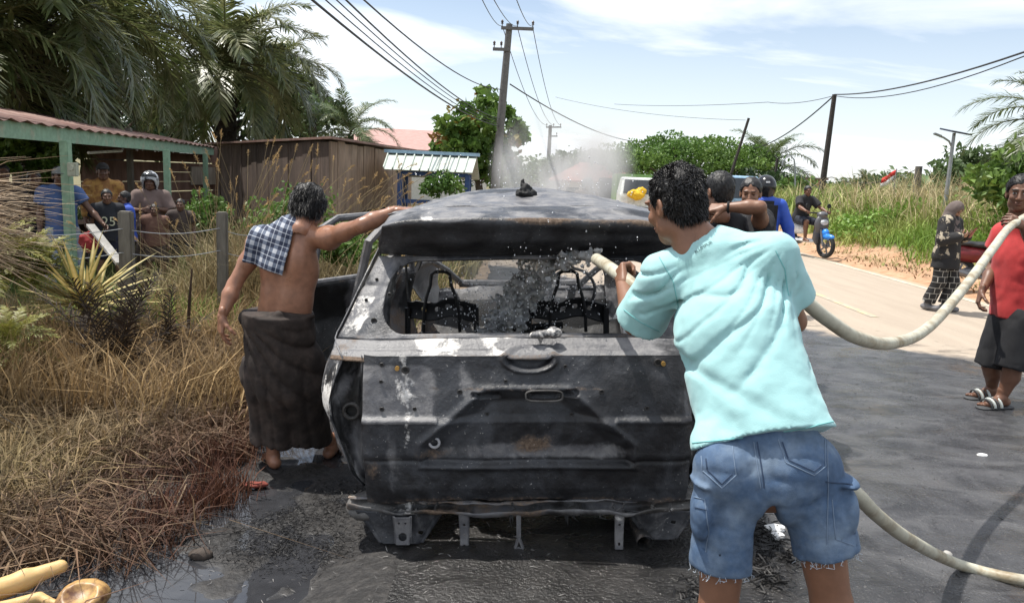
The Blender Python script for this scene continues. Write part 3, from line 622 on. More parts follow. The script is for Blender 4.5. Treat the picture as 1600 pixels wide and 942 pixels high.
# ---- outer sides
def hw(z): return np.interp(z, [.18, .26, .36, .5, .62, .70, .80, .917, 1.0, 1.3, 1.50], [.70, .81, .89, .93, .972, .972, .945, .895, .852, .728, .645])
def sidef(sx):
    def P(y, z):
        x = hw(z) - .085 * sst(.55 - y, 0, .4) ** 2 * sst(.97 - z, 0, .08) - .02 * sst(.55 - y, 0, .4) * sst(.97 - z, 0, .08) - .16 * sst(y, 3.6, 4.5) + .028 * np.maximum(gauss(np.hypot(y - .92, z - .33) - .42, .06), gauss(np.hypot(y - 3.55, z - .33) - .42, .06))
        yy = y + (.165 * sst(z, .90, .975) + .84 * np.clip(z - .972, 0, .36)) * np.clip((1.3 - y) / 1.14, 0, 1) - np.clip(.5 - z, 0, 1) * np.clip(.6 - y, 0, 1) * -.25
        x = x + .006 * fbm(np.stack([y, z, 0 * y + sx], -1), 3, 5)
        return np.stack([sx * x, yy, z], -1)
    def box(y, z, y0, y1, z0, z1, r):
        a = np.abs(y - (y0 + y1) / 2) - (y1 - y0) / 2 + r; b = np.abs(z - (z0 + z1) / 2) - (z1 - z0) / 2 + r
        return np.hypot(np.maximum(a, 0), np.maximum(b, 0)) + np.minimum(np.maximum(a, b), 0) - r
    def Fm(y, z):
        f = np.minimum.reduce([np.hypot(y - .92, z - .33) - .37, np.hypot(y - 3.55, z - .33) - .37, z - (.20 + .10 * sst(.6 - y, 0, .5)), 1.5 - z])
        f = np.minimum(f, np.where(z > .96, 3.55 - y - 1.1 * (z - .96), 9)); 
        if sx > 0: f = np.minimum.reduce([f, box(y, z, .48, 1.05, 1.0, 1.40, .06), box(y, z, 1.12, 2.02, .97, 1.42, .06), box(y, z, 2.12, 3.0, .97, 1.42, .08)])
        else: f = np.minimum.reduce([f, box(y, z, .48, 1.05, 1.0, 1.40, .06), box(y, z, 1.14, 2.02, .30, 1.42, .08), box(y, z, 2.14, 3.12, .30, 1.42, .08)])
        return f
    def col(y, z, X):
        c = np.zeros((len(y), 3)); c[:, 0] = np.clip(.4 * gauss(y - .3, .25) * (1 + vnoise(X, 6)) + .2, 0, 1); c[:, 2] = np.clip(.6 + .6 * vnoise(X, 4), 0, 1); c[:, 1] = np.clip(.2 + .6 * vnoise(X, 3, 5), 0, 1) * (z < .4); return c
    X, Q, c = maskgrid(190, 66, P, Fm, (.16, 4.35), (.19, 1.505), col, .006)
    if sx > 0: Q = Q[:, ::-1]
    return link("body_side", npmesh("body_side", X, Q, col=c), M_burn, car)
for sx in (-1, 1): sidef(sx)
# empty tail lamp housings between tailgate and sides
for sx in (-1, 1):
    def P(u, v):
        z = .25 + v * .665; xi = .712; xo = hw(z) - .115 + .02 * (z > .5); x = xi + (xo - xi) * u
        y = .13 + .05 * u + .075 * np.sin(np.clip(u, 0, 1) * PI) + .03 * np.sin(v * 14 + u * 3) * (u > .15) * (u < .9) + .012 * fbm(np.stack([x, z, 0 * x + sx], -1), 12, 3); return np.stack([sx * x, y, z], -1)
    X, Q, c = maskgrid(26, 60, P, lambda u, v: 1 + 0 * u, (0, 1), (0, 1), lambda u, v, X: np.stack([.25 * (u > .8) + 0 * u, 0 * u, np.clip(.5 + .8 * vnoise(X, 8), 0, 1) * .6], -1), .004)
    if sx < 0: Q = Q[:, ::-1]
    lamp = link("tail_lamp_housing", npmesh("tail_lamp_housing", X, Q, col=c), M_char, car)
    mb = MB(); mb.ring((sx * .775, .165, .655), (0, 1, 0), .034, .010, 20, 8); mb.disc((sx * .775, .18, .655), (0, 1, 0), .033, .01, 18); o = mb.build("lamp_socket", M_frame, lamp, True); o.data.materials.append(M_black)
    for p in o.data.polygons: p.material_index = 1 if p.index >= 160 else 0
# ---- rear cross member and its brackets
def vcol(me, c):
    n = len(me.vertices); a = me.color_attributes.new('Col', 'FLOAT_COLOR', 'POINT'); a.data.foreach_set('color', np.tile(np.array([*c, 1.0], np.float32), n)); return me
def bmcol(mb, name, c, m, parent, smooth=False, subdiv=0):
    return link(name, vcol(mb.mesh(name, smooth), c), m, parent)
def cm(u, v):
    x = u * .80; a = v * 1.6 * PI; y = .075 + .035 * np.cos(a + PI) + .06 * np.abs(u) ** 4; z = .240 + .028 * np.sin(a + PI) + .012 * fbm(np.stack([x, v * .3, 0 * x], -1), 9); return np.stack([x, y, z], -1)
X, Q, c = maskgrid(120, 14, cm, lambda u, v: 1 + 0 * u, (-1, 1), (0, 1), lambda u, v, X: np.stack([np.clip(.35 * (vnoise(X, 10) + .5) + .4 * (np.abs(u) > .6), 0, 1), np.clip(.45 + .4 * vnoise(X, 5), 0, 1), np.clip(.45 + .5 * vnoise(X, 7), 0, 1)], -1), .004)
link("cross_member", npmesh("cross_member", X, Q, col=c), M_frame, car)
def plate(x, z0, z1, w0, w1, y, holes, name="bracket"):
    """tapered strip with round holes"""
    def P(u, v): w = w0 + (w1 - w0) * v; return np.stack([x + u * w, y + .01 * np.sin(v * 3) + .012 * (np.abs(u) > .8) - 0 * u, z0 + (z1 - z0) * v], -1)
    def Fm(u, v):
        X = P(u, v); f = np.minimum(1 - np.abs(u), 1) * .1 + 0 * v
        for (hx, hz, r) in holes: f = np.minimum(f, np.hypot(X[:, 0] - x - hx, X[:, 2] - hz) - r)
        return f
    X, Q, c = maskgrid(22, 48, P, Fm, (-1, 1), (0, 1), lambda u, v, X: np.stack([np.clip(.2 + .5 * vnoise(X, 20), 0, 1), .2 + 0 * u, np.full_like(u, .9 if name != 'corner_flange' else .35)], -1), .005)
    link(name, npmesh(name, X, Q, col=c), M_frame if name != 'corner_flange' else M_burn, car)
plate(-.545, .215, .085, .042, .036, .035, [(0, .120, .019), (-.015, .185, .006), (.015, .185, .006)], "tow_plate")
plate(-.56, .225, .07, .20, .10, .075, [(-.1, .17, .010), (.09, .12, .012)], "corner_flange"); plate(.60, .225, .09, .17, .07, .075, [(.05, .17, .012)], "corner_flange")
plate(-.275, .22, .045, .025, .019, .05, [(0, .17, .006), (0, .07, .007), (0, .12, .004)])
plate(.408, .22, .055, .022, .019, .05, [(0, .17, .006), (0, .08, .007)])
mb = MB(); mb.beam((-.035, .05, .23), (-.035, .045, .115), .020, .008); mb.beam((-.035, .045, .12), (-.055, .04, .055), .018, .008); mb.beam((-.035, .045, .12), (-.012, .04, .055), .018, .008); mb.disc((-.035, .038, .053), (0, 1, 0), .022, .007, 14)
bmcol(mb, "hook_bracket", (.3, .3, .9), M_frame, car)
for sx in (-1, 1):
    V, Q = lump((sx * .66 - .25, -.1, .02), (sx * .66 + .25, .5, .4), .012, [((sx * .66, .2, .22), (.12, .12, .05)), ((sx * .58, .17, .16), (.06, .07, .05)), ((sx * .72, .2, .20), (.10, .12, .05))], lambda P: .008 * fbm(P, 12))
    link("frame_horn", npmesh("frame_horn", V, Q, col=np.tile([.0, .35, .12], (len(V), 1))), M_frame, car)
rg = np.random.default_rng(14)
for k in range(16):
    x = rg.uniform(-.70, .66); z = .225 if k % 2 else .275; l = rg.uniform(.02, .07); mb = MB(); mb.tube([(x, .05, z), (x + rg.normal(0, .006), .045, z - l * .5), (x + rg.normal(0, .014), .05, z - l)], [.006, .004, .0015], 5); bmcol(mb, "melted_drip", (.2, .2, .3), M_char, car, True)
# ---- under the car: axle beam, spare wheel well, silencer, wheels without tyres
mb = MB(); mb.tube([(-.62, .92, .26), (0, .9, .22), (.62, .92, .26)], .045, 12); bmcol(mb, "axle_beam", (0, .2, .2), M_char, car, True)
mb = MB(); mb.lathe((-.05, .48, .13), [(.0, 0), (.2, 0), (.26, .015), (.27, .05), (.25, .06), (.27, .07), (.27, .11), (.30, .15)], 32); bmcol(mb, "spare_wheel_well", (.05, .15, .25), M_char, car, True)
mb = MB(); mb.tube([(.42, .95, .19), (.45, .75, .18), (.46, .62, .16)], .03, 12); mb.tube([(.46, .64, .15), (.47, .60, .145), (.50, .25, .13), (.505, .22, .13)], [.05, .085, .085, .05], 18); mb.tube([(.50, .23, .125), (.515, .12, .105), (.52, .04, .09)], .036, 14, False)
bmcol(mb, "silencer", (.1, .45, .35), M_char, car, True)
for (x, y) in ((-.78, .92), (.78, .92), (-.78, 3.55), (.78, 3.55)):
    mb = MB(); mb.lathe((0, 0, 0), [(.215, -.10), (.225, -.095), (.20, -.08), (.185, 0), (.20, .08), (.225, .095), (.215, .10), (.19, .085), (.17, .0), (.19, -.085), (.215, -.10)], 28, (1, 0, 0)); mb.disc((.03 * np.sign(x), 0, 0), (1, 0, 0), .06, .05, 16)
    for k in range(5):
        a = k * 2 * PI / 5; mb.beam((.04 * np.sign(x), .04 * math.cos(a), .04 * math.sin(a)), (.04 * np.sign(x), .185 * math.cos(a), .185 * math.sin(a)), .045, .03, (1, 0, 0))
    o = bmcol(mb, "wheel_rim", (.25, .2, .7), M_frame, car, True); o.location = (x, y, .225)
# ---- floor, cowl, engine bay, windscreen frame
def flo(u, v): x = u * .80; y = .25 + v * 2.9; z = .30 + .02 * fbm(np.stack([x, y, 0 * x], -1), 4) + .10 * gauss(u, .12) * (v > .2) + .20 * sst(v, .85, 1.0); return np.stack([x, y, z], -1)
X, Q, c = maskgrid(40, 60, flo, lambda u, v: 1 + 0 * u, (-1, 1), (0, 1), lambda u, v, X: np.stack([np.clip(.5 * vnoise(X, 6), 0, 1), np.clip(.1 + .6 * vnoise(X, 4), 0, .6), 0 * u], -1), .006)
link("floor_pan", npmesh("floor_pan", X, Q, col=c), M_char, car)
def cow(u, v): x = u * .70; y = 3.0 + .30 * v; z = .40 + .36 * np.sin(np.clip(v, 0, 1) * PI * .55) + .025 * fbm(np.stack([x, v, 0 * x], -1), 6) * v - .02 * u * u; return np.stack([x, y, z], -1)
X, Q, c = maskgrid(70, 24, cow, lambda u, v: 1 + 0 * u, (-1, 1), (0, 1), lambda u, v, X: np.stack([np.clip((.75 + .9 * vnoise(X, 8)) * (v > .72), 0, 1), .3 * (v > .4) + 0 * u, .5 * (v > .5) + 0 * u], -1), .006)
link("dashboard", npmesh("dashboard", X, Q, col=c), M_char, car)
V, Q = lump((-.7, 3.2, .25), (.7, 4.5, .85), .03, [((0, 3.8, .5), (.4, .4, .17)), ((-.4, 3.6, .5), (.2, .3, .18)), ((.4, 3.7, .5), (.2, .3, .2))], lambda P: .03 * fbm(P, 7))
link("engine", npmesh("engine", V, Q, col=np.tile([.3, .4, .4], (len(V), 1))), M_char, car)
mb = MB()
for sx in (-1, 1): mb.tube([(sx * .70, 2.9, 1.47), (sx * .74, 3.2, 1.30), (sx * .80, 3.62, .98)], .032, 8)
mb.tube([(-.70, 2.92, 1.47), (0, 2.86, 1.52), (.70, 2.92, 1.47)], .03, 8); bmcol(mb, "windscreen_frame", (.4, .2, .5), M_burn, car, True)
mb = MB()
for sx in (-1, 1): mb.tube([(sx * .80, 3.55, .95), (sx * .72, 4.1, .80), (sx * .6, 4.42, .62)], .03, 8)
mb.tube([(-.62, 4.42, .62), (0, 4.5, .6), (.62, 4.42, .62)], .04, 8); bmcol(mb, "front_rail", (.4, .3, .5), M_burn, car, True)
mb = MB()
for sx in (-1, 1):
    mb.tube([(sx * .66, 1.08, 1.45), (sx * .78, 1.09, 1.0), (sx * .82, 1.09, .35)], .035, 8)
mb.tube([(-.66, 1.1, 1.47), (0, 1.1, 1.52), (.66, 1.1, 1.47)], .02, 8); bmcol(mb, "centre_pillar", (.15, .2, .5), M_char, car, True)
mb = MB()
mb.tube([(-.575, .56, 1.27), (-.575, .57, 1.18), (-.57, .57, 1.09)], .006, 6); bmcol(mb, "hanging_wire", (0, 0, 0), M_char, car)
# ---- seat frames
def seat(cx, cy, w, lean):
    s = empty("seat_frame", (cx, cy, .30)); s.parent = car
    def P(u, v):
        x = u * w; z = .52 + .105 * v - .02 * u * u + .012 * np.sin(u * 5); return np.stack([x, lean + .03 * u * u + .012 * np.sin(v * PI), z], -1)
    def Fm(u, v):
        f = np.minimum(1 - np.abs(u), .5) * .3; x = u * w; z = v * .105
        for hx in (-.52, -.12, .18, .55): f = np.minimum(f, np.hypot((x - hx * w) * 1.0, z - .06) - .016)
        return np.minimum(f, .09 + .015 * np.sin(u * 9) - z + .02)
    X, Q, c = maskgrid(54, 16, P, Fm, (-1, 1), (0, 1), None, .012); link("seat_panel", npmesh("seat_panel", X, Q), M_wire, s)
    mb = MB(); hwid = .085
    mb.tube([(-hwid - .02, lean, .44), (-hwid - .015, lean, .56), (-hwid + .03 - .03, lean, .64), (-.06, lean, .71), (-.052, lean, .775), (-.03, lean, .79), (.03, lean, .79), (.052, lean, .775), (.06, lean, .71), (hwid, lean, .64), (hwid + .015, lean, .56), (hwid + .02, lean, .44)], .0095, 8); mb.build("headrest_bar", M_wire, s, True)
    mb = MB()
    for sx in (-1, 1): mb.tube([(sx * w * .98, lean + .02, .58), (sx * w * 1.0, lean + .02, .40), (sx * w * .96, lean - .02, .1), (sx * w * .9, lean - .1, .0)], .017, 8)
    mb.tube([(-w * .9, lean, .30), (-w * .88, lean, .40), (-w * .6, lean, .43), (-w * .1, lean, .43), (w * .05, lean, .39), (w * .1, lean, .30)], .013, 8); mb.tube([(-w, lean, .30), (w, lean, .30)], .014, 8)
    mb.build("side_tube", M_wire, s, True)
    mb = MB(); mb.box((0, lean + .22, .1), (2 * w, .42, .05), bev=.02); mb.build("seat_pan", M_wire, s)
    return s
seat(-.475, 1.20, .20, 0.0); seat(.25, 1.18, .225, .02)
for o_ in car.children:
    if o_.name.startswith('seat_frame'): o_.location.z += .055
mb = MB(); mb.box((.0, 1.75, .86), (.15, .05, .16), bev=.02); mb.tube([(0, 1.75, .8), (.01, 1.75, .45)], .02, 8); mb.tube([(-.13, 1.65, .72), (.25, 1.65, .745)], .022, 8); mb.tube([(.06, 1.7, .80), (.12, 1.7, .86), (.17, 1.72, .80)], .013, 8); mb.build("console_bracket", M_wire, car, True)
mb = MB(); mb.ring((.38, 2.62, .83), (0, -.85, .5), .17, .012, 28, 8); mb.tube([(.38, 2.62, .83), (.38, 2.9, .68)], .03, 8); mb.tube([(.22, 2.62, .83), (.54, 2.62, .83)], .012, 6); mb.build("steering_wheel", M_wire, car, True)
# wiper motor left hanging on the ledge
V, Q = lump((-.12, -.08, -.05), (.12, .08, .09), .005, [((-.045, 0, .02), (.045, .03, .02)), ((.045, .0, .03), (.04, .034, .026)), ((0, 0, .025), (.05, .022, .014)), ((-.03, .0, -.012), (.012, .014, .025)), ((.06, -.015, .045), (.012, .012, .012))], lambda P: .007 * fbm(P, 34, 3))
link("wiper_motor", npmesh("wiper_motor", V, Q, col=np.tile([.75, .45, .7], (len(V), 1))), M_frame, car, (.085, .17, .982)).scale = (.8, .8, .85)
# ---- the two open left doors
def door(hx, hy, ang, length, name="door"):
    d = empty(name, (hx, hy, 0)); d.parent = car; d.rotation_euler = (0, 0, -ang)
    def P(u, v): z = .30 + v * .62; y = -u * length; x = -(hw(z) - .89) + .012 * fbm(np.stack([y, z, 0 * y], -1), 6, 2) + .02 * np.sin(v * 9) * (u > .1) * (u < .9); return np.stack([x, y, z], -1)
    X, Q, c = maskgrid(36, 26, P, lambda u, v: 1 + 0 * u, (0, 1), (0, 1), lambda u, v, X: np.stack([np.clip(.3 + .6 * vnoise(X, 6), 0, .8) * (v > .75), np.clip(vnoise(X, 4), 0, .6), np.clip(.4 + .6 * vnoise(X, 5), 0, 1)], -1), .03); link("door_panel", npmesh("door_panel", X, Q, col=c), M_char, d)
    mb = MB(); mb.tube([(0, -.02, .92), (.05, -.10, 1.12), (.13, -.30, 1.34), (.17, -.5, 1.40), (.17, -length + .14, 1.39), (.12, -length + .02, 1.32), (.02, -length, .92)], .026, 8); mb.tube([(0, -.02, .925), (0, -length, .925)], .024, 8)
    bmcol(mb, "window_frame", (.25, .1, .75), M_burn, d, True)
    return d
door(-.90, 2.10, .10, .94); door(-.89, 3.12, .66, 1.04)
# ================================================================== people
A_ = lambda u, v, Y: aty(u, v, Y)
def skin_mat(name):
    m = mat(name, rough=.46, var=.10, vs=9, bump=.12, bs=180, attr='Col', spec=.45, bdist=.003)
    return m
M_skin = skin_mat("skin")
M_skinwet = mat("wet_skin", rough=.38, rvar=.16, var=.20, vs=9, bump=.2, bs=140, attr='Col', spec=.5, bdist=.003)
M_hair = mat("black_hair", (.010, .009, .009), .52, var=.4, vs=30, bump=.3, bs=160, stretch=(1, 1, .4), bdist=.004)
def cloth(name, base, var=.12, rough=.85, vs=6, bump=.35, bs=260, **k): return mat(name, base, rough, var=var, vs=vs, bump=bump, bs=bs, bdist=.002, **k)
def frame(f, up):
    f = unit(f); r = unit(np.cross(f, up)); u = np.cross(r, f); return np.stack([r, f, u], 1)     # local x right, y face, z up
def head_mesh(c, f, up, s, tone, h=.006, paint=True):
    R = frame(f, up); v = Vol((-.13, -.14, -.20), (.13, .16, .15), h)
    v.ell((0, -.012, .035), (.074, .094, .085), None, .02); v.ell((0, .028, -.03), (.058, .062, .085), None, .03)
    v.ell((0, .048, -.098), (.030, .034, .026), None, .03)
    for x in (-1, 1):
        v.ell((x * .046, .005, -.075), (.02, .035, .03), None, .03); v.ell((x * .036, .066, -.028), (.024, .02, .02), None, .02)
    v.cone((0, .088, .012), (0, .110, -.030), .009, .013, .014)
    for x in (-1, 1):
        v.ell((x * .013, .099, -.035), (.010, .010, .008), None, .008); v.ell((x * .031, .092, .008), (.017, .014, .011), None, .012, 's'); v.ell((x * .031, .078, .007), (.0135, .0125, .0115), None, .003)
        v.ell((x * .028, .083, .029), (.026, .012, .009), None, .012)
        v.ell((x * .079, -.008, -.008), (.009, .024, .034), np.array(Matrix.Rotation(.35 * x, 3, 'Z')), .008); v.ell((x * .088, -.002, -.006), (.006, .011, .02), None, .006, 's')
    v.ell((0, .091, -.060), (.024, .011, .0065), None, .008); v.ell((0, .089, -.071), (.021, .011, .007), None, .008); v.ell((0, .100, -.0655), (.024, .008, .0018), None, .003, 's')
    v.cone((0, -.022, -.05), (0, -.035, -.16), .050, .056, .03)
    V, Q = v.surf(); V = vsmooth(V, Q, 1, .35); x, y, z = V.T
    col = np.tile(np.asarray(tone, float), (len(V), 1))
    lip = np.exp(-((x / .024) ** 4 + ((z + .0655) / .013) ** 4)) * (y > .07); col = col * (1 - .5 * lip[:, None]) + .5 * lip[:, None] * np.array([.24, .09, .07]) * (np.mean(tone) / .13)
    for sx in (-1, 1) if h < .0055 and paint else ():
        br = (np.abs(x - sx * .03) < .022) & (np.abs(z - .031 + .15 * np.abs(x - sx * .03)) < .0055) & (y > .072); col[br] = (.015, .012, .01)
        r = np.hypot(x - sx * .031, z - .006); ey = (r < .0135) & (np.abs(z - .006) < .0065) & (y > .074); col[ey] = (.45, .42, .38); col[(r < .0065) & (y > .074)] = (.012, .008, .006)
        ln = (np.abs(x - sx * .031) < .014) & (np.abs(z - .0135) < .003) & (y > .078); col[ln] = (.02, .014, .011)
    if h >= .0055:
        for sx in (-1, 1):
            col[(np.abs(x - sx * .03) < .02) & (np.abs(z - .031) < .006) & (y > .05)] *= .35; col[(np.hypot((x - sx * .031) * .8, (z - .006) * 1.6) < .011) & (y > .068)] *= .30
    return (V * s) @ R.T + c, Q, col, R
def hair_mesh(c, R, s, h=.006, thick=.014, line=((-.12, -.085), (-.05, -.075), (-.02, -.01), (.02, .012), (.045, .045), (.07, .068), (.12, .085)), nz=.006, top=.0, strands=0, sl=.02, seed=0, nsc=45, lay=(0, 0, 0)):
    v = Vol((-.13, -.15, -.14), (.13, .14, .17), h); t = thick
    v.ell((0, -.020, .036 + top * .5), (.074 + t, .090 + t * .7, .085 + t + top), None, .01); v.ell((0, -.03, -.03), (.062 + t * .7, .065 + t * .6, .07), None, .03)
    lx, lz = zip(*line); X, Y, Z = v.pts((slice(None),) * 3); fl = np.interp(Y, lx, lz) - Z + 0 * X; v.comb((slice(None),) * 3, -fl.astype(np.float32), .012, 's')
    if nz > 0: v.disp(lambda P: nz * fbm(P * np.array([1, 1, .55]), nsc, seed, 3))
    V, Q = v.surf(); Vs = [V]; Qs = [Q]
    if strands:
        n = nrm(V, Q); rg = np.random.default_rng(seed + 5); k = rg.integers(0, len(V), strands); p = V[k]; d = n[k]
        d = d * .18 + np.array([0, -.12, 0]) + np.asarray(lay) + .5 * np.stack([fbm(p, 22, 1 + 9 * i_, 2) for i_ in range(3)], 1) + rg.normal(0, .16, (strands, 3)) + np.stack([0 * k, -p[:, 1] * 2, -np.clip(.09 - p[:, 2], 0, .2) * 5], 1); d /= np.linalg.norm(d, axis=1)[:, None]; L_ = sl * rg.uniform(.5, 1.3, strands)[:, None]
        w = np.cross(d, rg.normal(size=(strands, 3))); w /= np.linalg.norm(w, axis=1)[:, None]; w2 = np.cross(d, w); r = .0016; bend = np.stack([0 * k, 0 * k, -.35 * L_[:, 0]], 1)
        a = p - d * .004; V2 = np.stack([a + w * r, a - w * r * .5 + w2 * r, a - w * r * .5 - w2 * r, p + d * L_ * .6 + bend * .25 + w * r * .7, p + d * L_ * .6 + bend * .25 - w * r * .5, p + d * L_ + bend], 1).reshape(-1, 3)
        b = (np.arange(strands) * 6)[:, None]; q = np.concatenate([b + np.array([0, 1, 4, 3]), b + np.array([1, 2, 4, 4]), b + np.array([2, 0, 3, 3]), b + np.array([3, 4, 5, 5])]) + len(V)
        Vs.append(V2); Qs.append(q)
    V = np.concatenate(Vs); Q = np.concatenate(Qs); return (V * s) @ R.T + c, Q
def qmesh(name, V, Q, col=None, smooth=True):
    tri = Q[:, 2] == Q[:, 3]; return npmesh(name, V, Q[~tri], Q[tri][:, :3] if tri.any() else None, smooth, col)
def rotv(v, ax, a): return np.array(Matrix.Rotation(a, 3, Vector(ax)) @ Vector(v))
def hand_mesh(wr, d, pn, thumb, curl=.35, s=1.0, h=.005, tcurl=.3, spread=.04):
    """palm, four fingers and a thumb; d wrist to knuckles, pn the way the palm faces, thumb = side of the thumb (+-1 along d x pn)"""
    d = unit(d); pn = unit(pn - d * (np.asarray(pn) @ d)); l = np.cross(d, pn) * thumb; wr = np.asarray(wr, float)
    v = Vol(wr - .23 * s, wr + .23 * s, h); curl = np.broadcast_to(curl, (4,))
    v.cone(wr - d * .03 * s, wr + d * .02 * s, .027 * s, .026 * s, .01, flat=pn, ff=.75)
    for i in range(4):
        off = (.031 - .0205 * i) * s; k0 = wr + d * .012 * s + l * off * .55; kn = wr + d * (.088 - .004 * abs(i - 1)) * s + l * off - pn * .004 * s
        v.cone(k0, kn, .0155 * s, .0115 * s, .012 * s); p = kn; dd = unit(d + l * spread * (1.5 - i)); ax = np.cross(dd, pn); ax = unit(ax)
        for j, (ln, ra, rb) in enumerate(((.042, .0098, .0088), (.027, .0088, .0080), (.022, .0080, .0064))):
            dd = rotv(dd, ax, curl[i] * (1, 1.15, .8)[j]); e = p + dd * ln * s * (.92, 1, .95, .78)[i]; v.cone(p, e, ra * s, rb * s, .004 * s); p = e
    t0 = wr + d * .02 * s + l * .018 * s + pn * .006 * s; td = unit(d * .62 + l * .72 + pn * .25); t1 = t0 + td * .042 * s; td2 = unit(rotv(td, unit(np.cross(td, pn * .7 - l * .6)), tcurl)); t2 = t1 + td2 * .032 * s; td3 = unit(rotv(td2, unit(np.cross(td2, pn * .7 - l * .6)), tcurl)); t3 = t2 + td3 * .026 * s
    v.cone(t0, t1, .016 * s, .0125 * s, .012 * s); v.cone(t1, t2, .0115 * s, .0105 * s, .005 * s); v.cone(t2, t3, .0105 * s, .0078 * s, .004 * s)
    V, Q = v.surf(); return V, Q
def foot_mesh(an, toe, s=1.0, h=.006):
    """bare foot: heel, instep and five toes; an = ankle joint, toe = level direction"""
    t = unit(np.array([toe[0], toe[1], 0])); u = np.array([0, 0, 1.]); l = np.cross(t, u); an = np.asarray(an, float); g = an - u * .075 * s
    v = Vol(an - .24 * s, an + .24 * s, h)
    v.cone(an + u * .04 * s, an - u * .02 * s, .038 * s, .036 * s, .02); v.ell(g - t * .035 * s + u * .032 * s, (.034 * s,) * 3, None, .02)
    v.cone(an - u * .02 * s + t * .01 * s, g + t * .12 * s + u * .02 * s, .036 * s, .022 * s, .02); v.cone(g + u * .025 * s - t * .02 * s, g + t * .11 * s + u * .020 * s, .030 * s, .030 * s, .02, flat=u, ff=.7)
    for i in range(5):
        b = g + t * (.125 - .009 * i) * s + l * (.028 - .015 * i) * s + u * .016 * s; v.cone(b - t * .03 * s, b + t * (.045 - .005 * i) * s - u * .006 * s, (.013, .0105, .01, .0095, .009)[i] * s, (.012, .009, .0085, .008, .0078)[i] * s, .006 * s)
    return v.surf()
def torso_prims(v, J, s, inf=0.0, k=.04, belly=0.0, w=1.0):
    r = unit(J['shR'] - J['shL']); sp = unit(J['neck'] - J['pel']); f = unit(np.cross(sp, r)); pe, ne = J['pel'], J['neck']; L_ = ne - pe; mid = (J['shL'] + J['shR']) / 2
    hipc = (J['hipL'] + J['hipR']) / 2; wa = pe + L_ * .27; ch = pe + (mid - pe) * .68
    v.cone(hipc + sp * .02 * s, wa, .158 * s * w + inf, .140 * s * w + inf, k, flat=f, ff=.72); v.cone(wa, ch, .140 * s * w + inf, .160 * s * w + inf, k, flat=f, ff=.70); v.cone(ch, mid + (ne - mid) * .3, .158 * s * w + inf, .105 * s * w + inf, k, flat=f, ff=.64)
    for q in ('shL', 'shR'): v.cone(ne * .75 + mid * .25, J[q], .052 * s + inf, .058 * s + inf, k)
    for q in ('hipL', 'hipR'): v.ell(J[q] - f * .05 * s + sp * .01 * s, np.array([.085, .085, .09]) * s + inf, None, k)
    if belly: v.ell(wa + f * .07 * s, (np.array([.12, .09, .12]) * belly) * s + inf, None, k)
    return r, sp, f
def body_mesh(J, s, tone, h=.012, parts='TALR', w=1.0, bare=False):
    P = np.array([x for k_, x in J.items() if k_ not in ('hf', 'hu', 'toeL', 'toeR')]); v = Vol(P.min(0) - .2 * s, P.max(0) + .2 * s, h)
    if 'T' in parts:
        r, sp, f = torso_prims(v, J, s, 0 if bare else -.014, w=w); hb = J['head'] - (J['head'] - J['neck']) * .25
        v.cone(J['neck'] - sp * .03, hb, .058 * s, .052 * s, .04)
        mid = (J['shL'] + J['shR']) / 2; sc = mid - sp * .10 * s - f * .06 * s
        for sg in ((-1, 1) if bare else ()): v.ell(sc + r * sg * .085 * s, np.array([.055, .050, .085]) * s, None, .04)             # shoulder blades
        if bare: q0 = mid - f * .118 * s - sp * .02 * s; q1 = J['pel'] - f * .118 * s + sp * .06 * s; v.cone(q0, q1, .022 * s, .024 * s, .05, mode='s')       # furrow of the spine
    for q in 'LR':
        sh, el, wr = J['sh' + q], J['el' + q], J['wr' + q]; v.ell(sh, (.062 * s,) * 3, None, .04); m = sh + (el - sh) * .45
        v.cone(sh, m, .052 * s, .047 * s, .03); v.cone(m, el, .047 * s, .039 * s, .03); m2 = el + (wr - el) * .32; v.cone(el, m2, .038 * s, .043 * s, .02); v.cone(m2, wr, .043 * s, .026 * s, .02)
        if 'L' in parts:
            hp, kn, an = J['hip' + q], J['kn' + q], J['an' + q]; v.cone(hp, kn, .086 * s, .056 * s, .03); m = kn + (an - kn) * .3; b = unit(np.cross(np.cross(J['toe' + q], an - kn), an - kn)); b = b if b @ J['toe' + q] < 0 else -b
            v.cone(kn, m + b * .012 * s, .053 * s, .057 * s, .03); v.cone(m + b * .012 * s, an, .057 * s, .036 * s, .03)
    V, Q = v.surf(); V = vsmooth(V, Q, 1, .4); return V, Q
def obj_at(name, V, Q, m, root, col=None):
    return link(name, qmesh(name, V - np.array(root.location), Q, col), m, root)
def person_root(J, label, group=None, zg=None):
    b = (J['anL'] + J['anR']) / 2; zg = min(J['anL'][2], J['anR'][2]) - .08 if zg is None else zg
    return empty("person", (b[0], b[1], zg), 0, label, "person", group)
def make_body(root, J, s, tone, hands=(), feet=(), h=.012, hh=.006, headh=.006, m=None, w=1.0, parts='TL', body=True, bare=False):
    t = np.asarray(tone, float); ps = [body_mesh(J, s, tone, h, parts, w, bare)] if body else []
    cs = [np.tile(t, (len(ps[0][0]), 1))] if body else []
    V, Q, c, R = head_mesh(J['head'], J['hf'], J.get('hu', np.array([0, 0, 1.])), s, tone, headh, headh > .0046); ps.append((V, Q)); cs.append(c)
    for hd in hands: V, Q = hand_mesh(*hd[0], s=s, h=hh, **hd[1]); ps.append((V, Q)); cs.append(np.tile(t * .95, (len(V), 1)))
    for ft in feet: V, Q = foot_mesh(*ft, s=s, h=max(hh, .006)); ps.append((V, Q)); cs.append(np.tile(t, (len(V), 1)))
    V, Q = join(ps); col = np.concatenate(cs) * (1 + .10 * fbm(V, 7, 3))[:, None]
    obj_at("body", V, Q, m or M_skin, root, np.clip(col, 0, 1)); return R
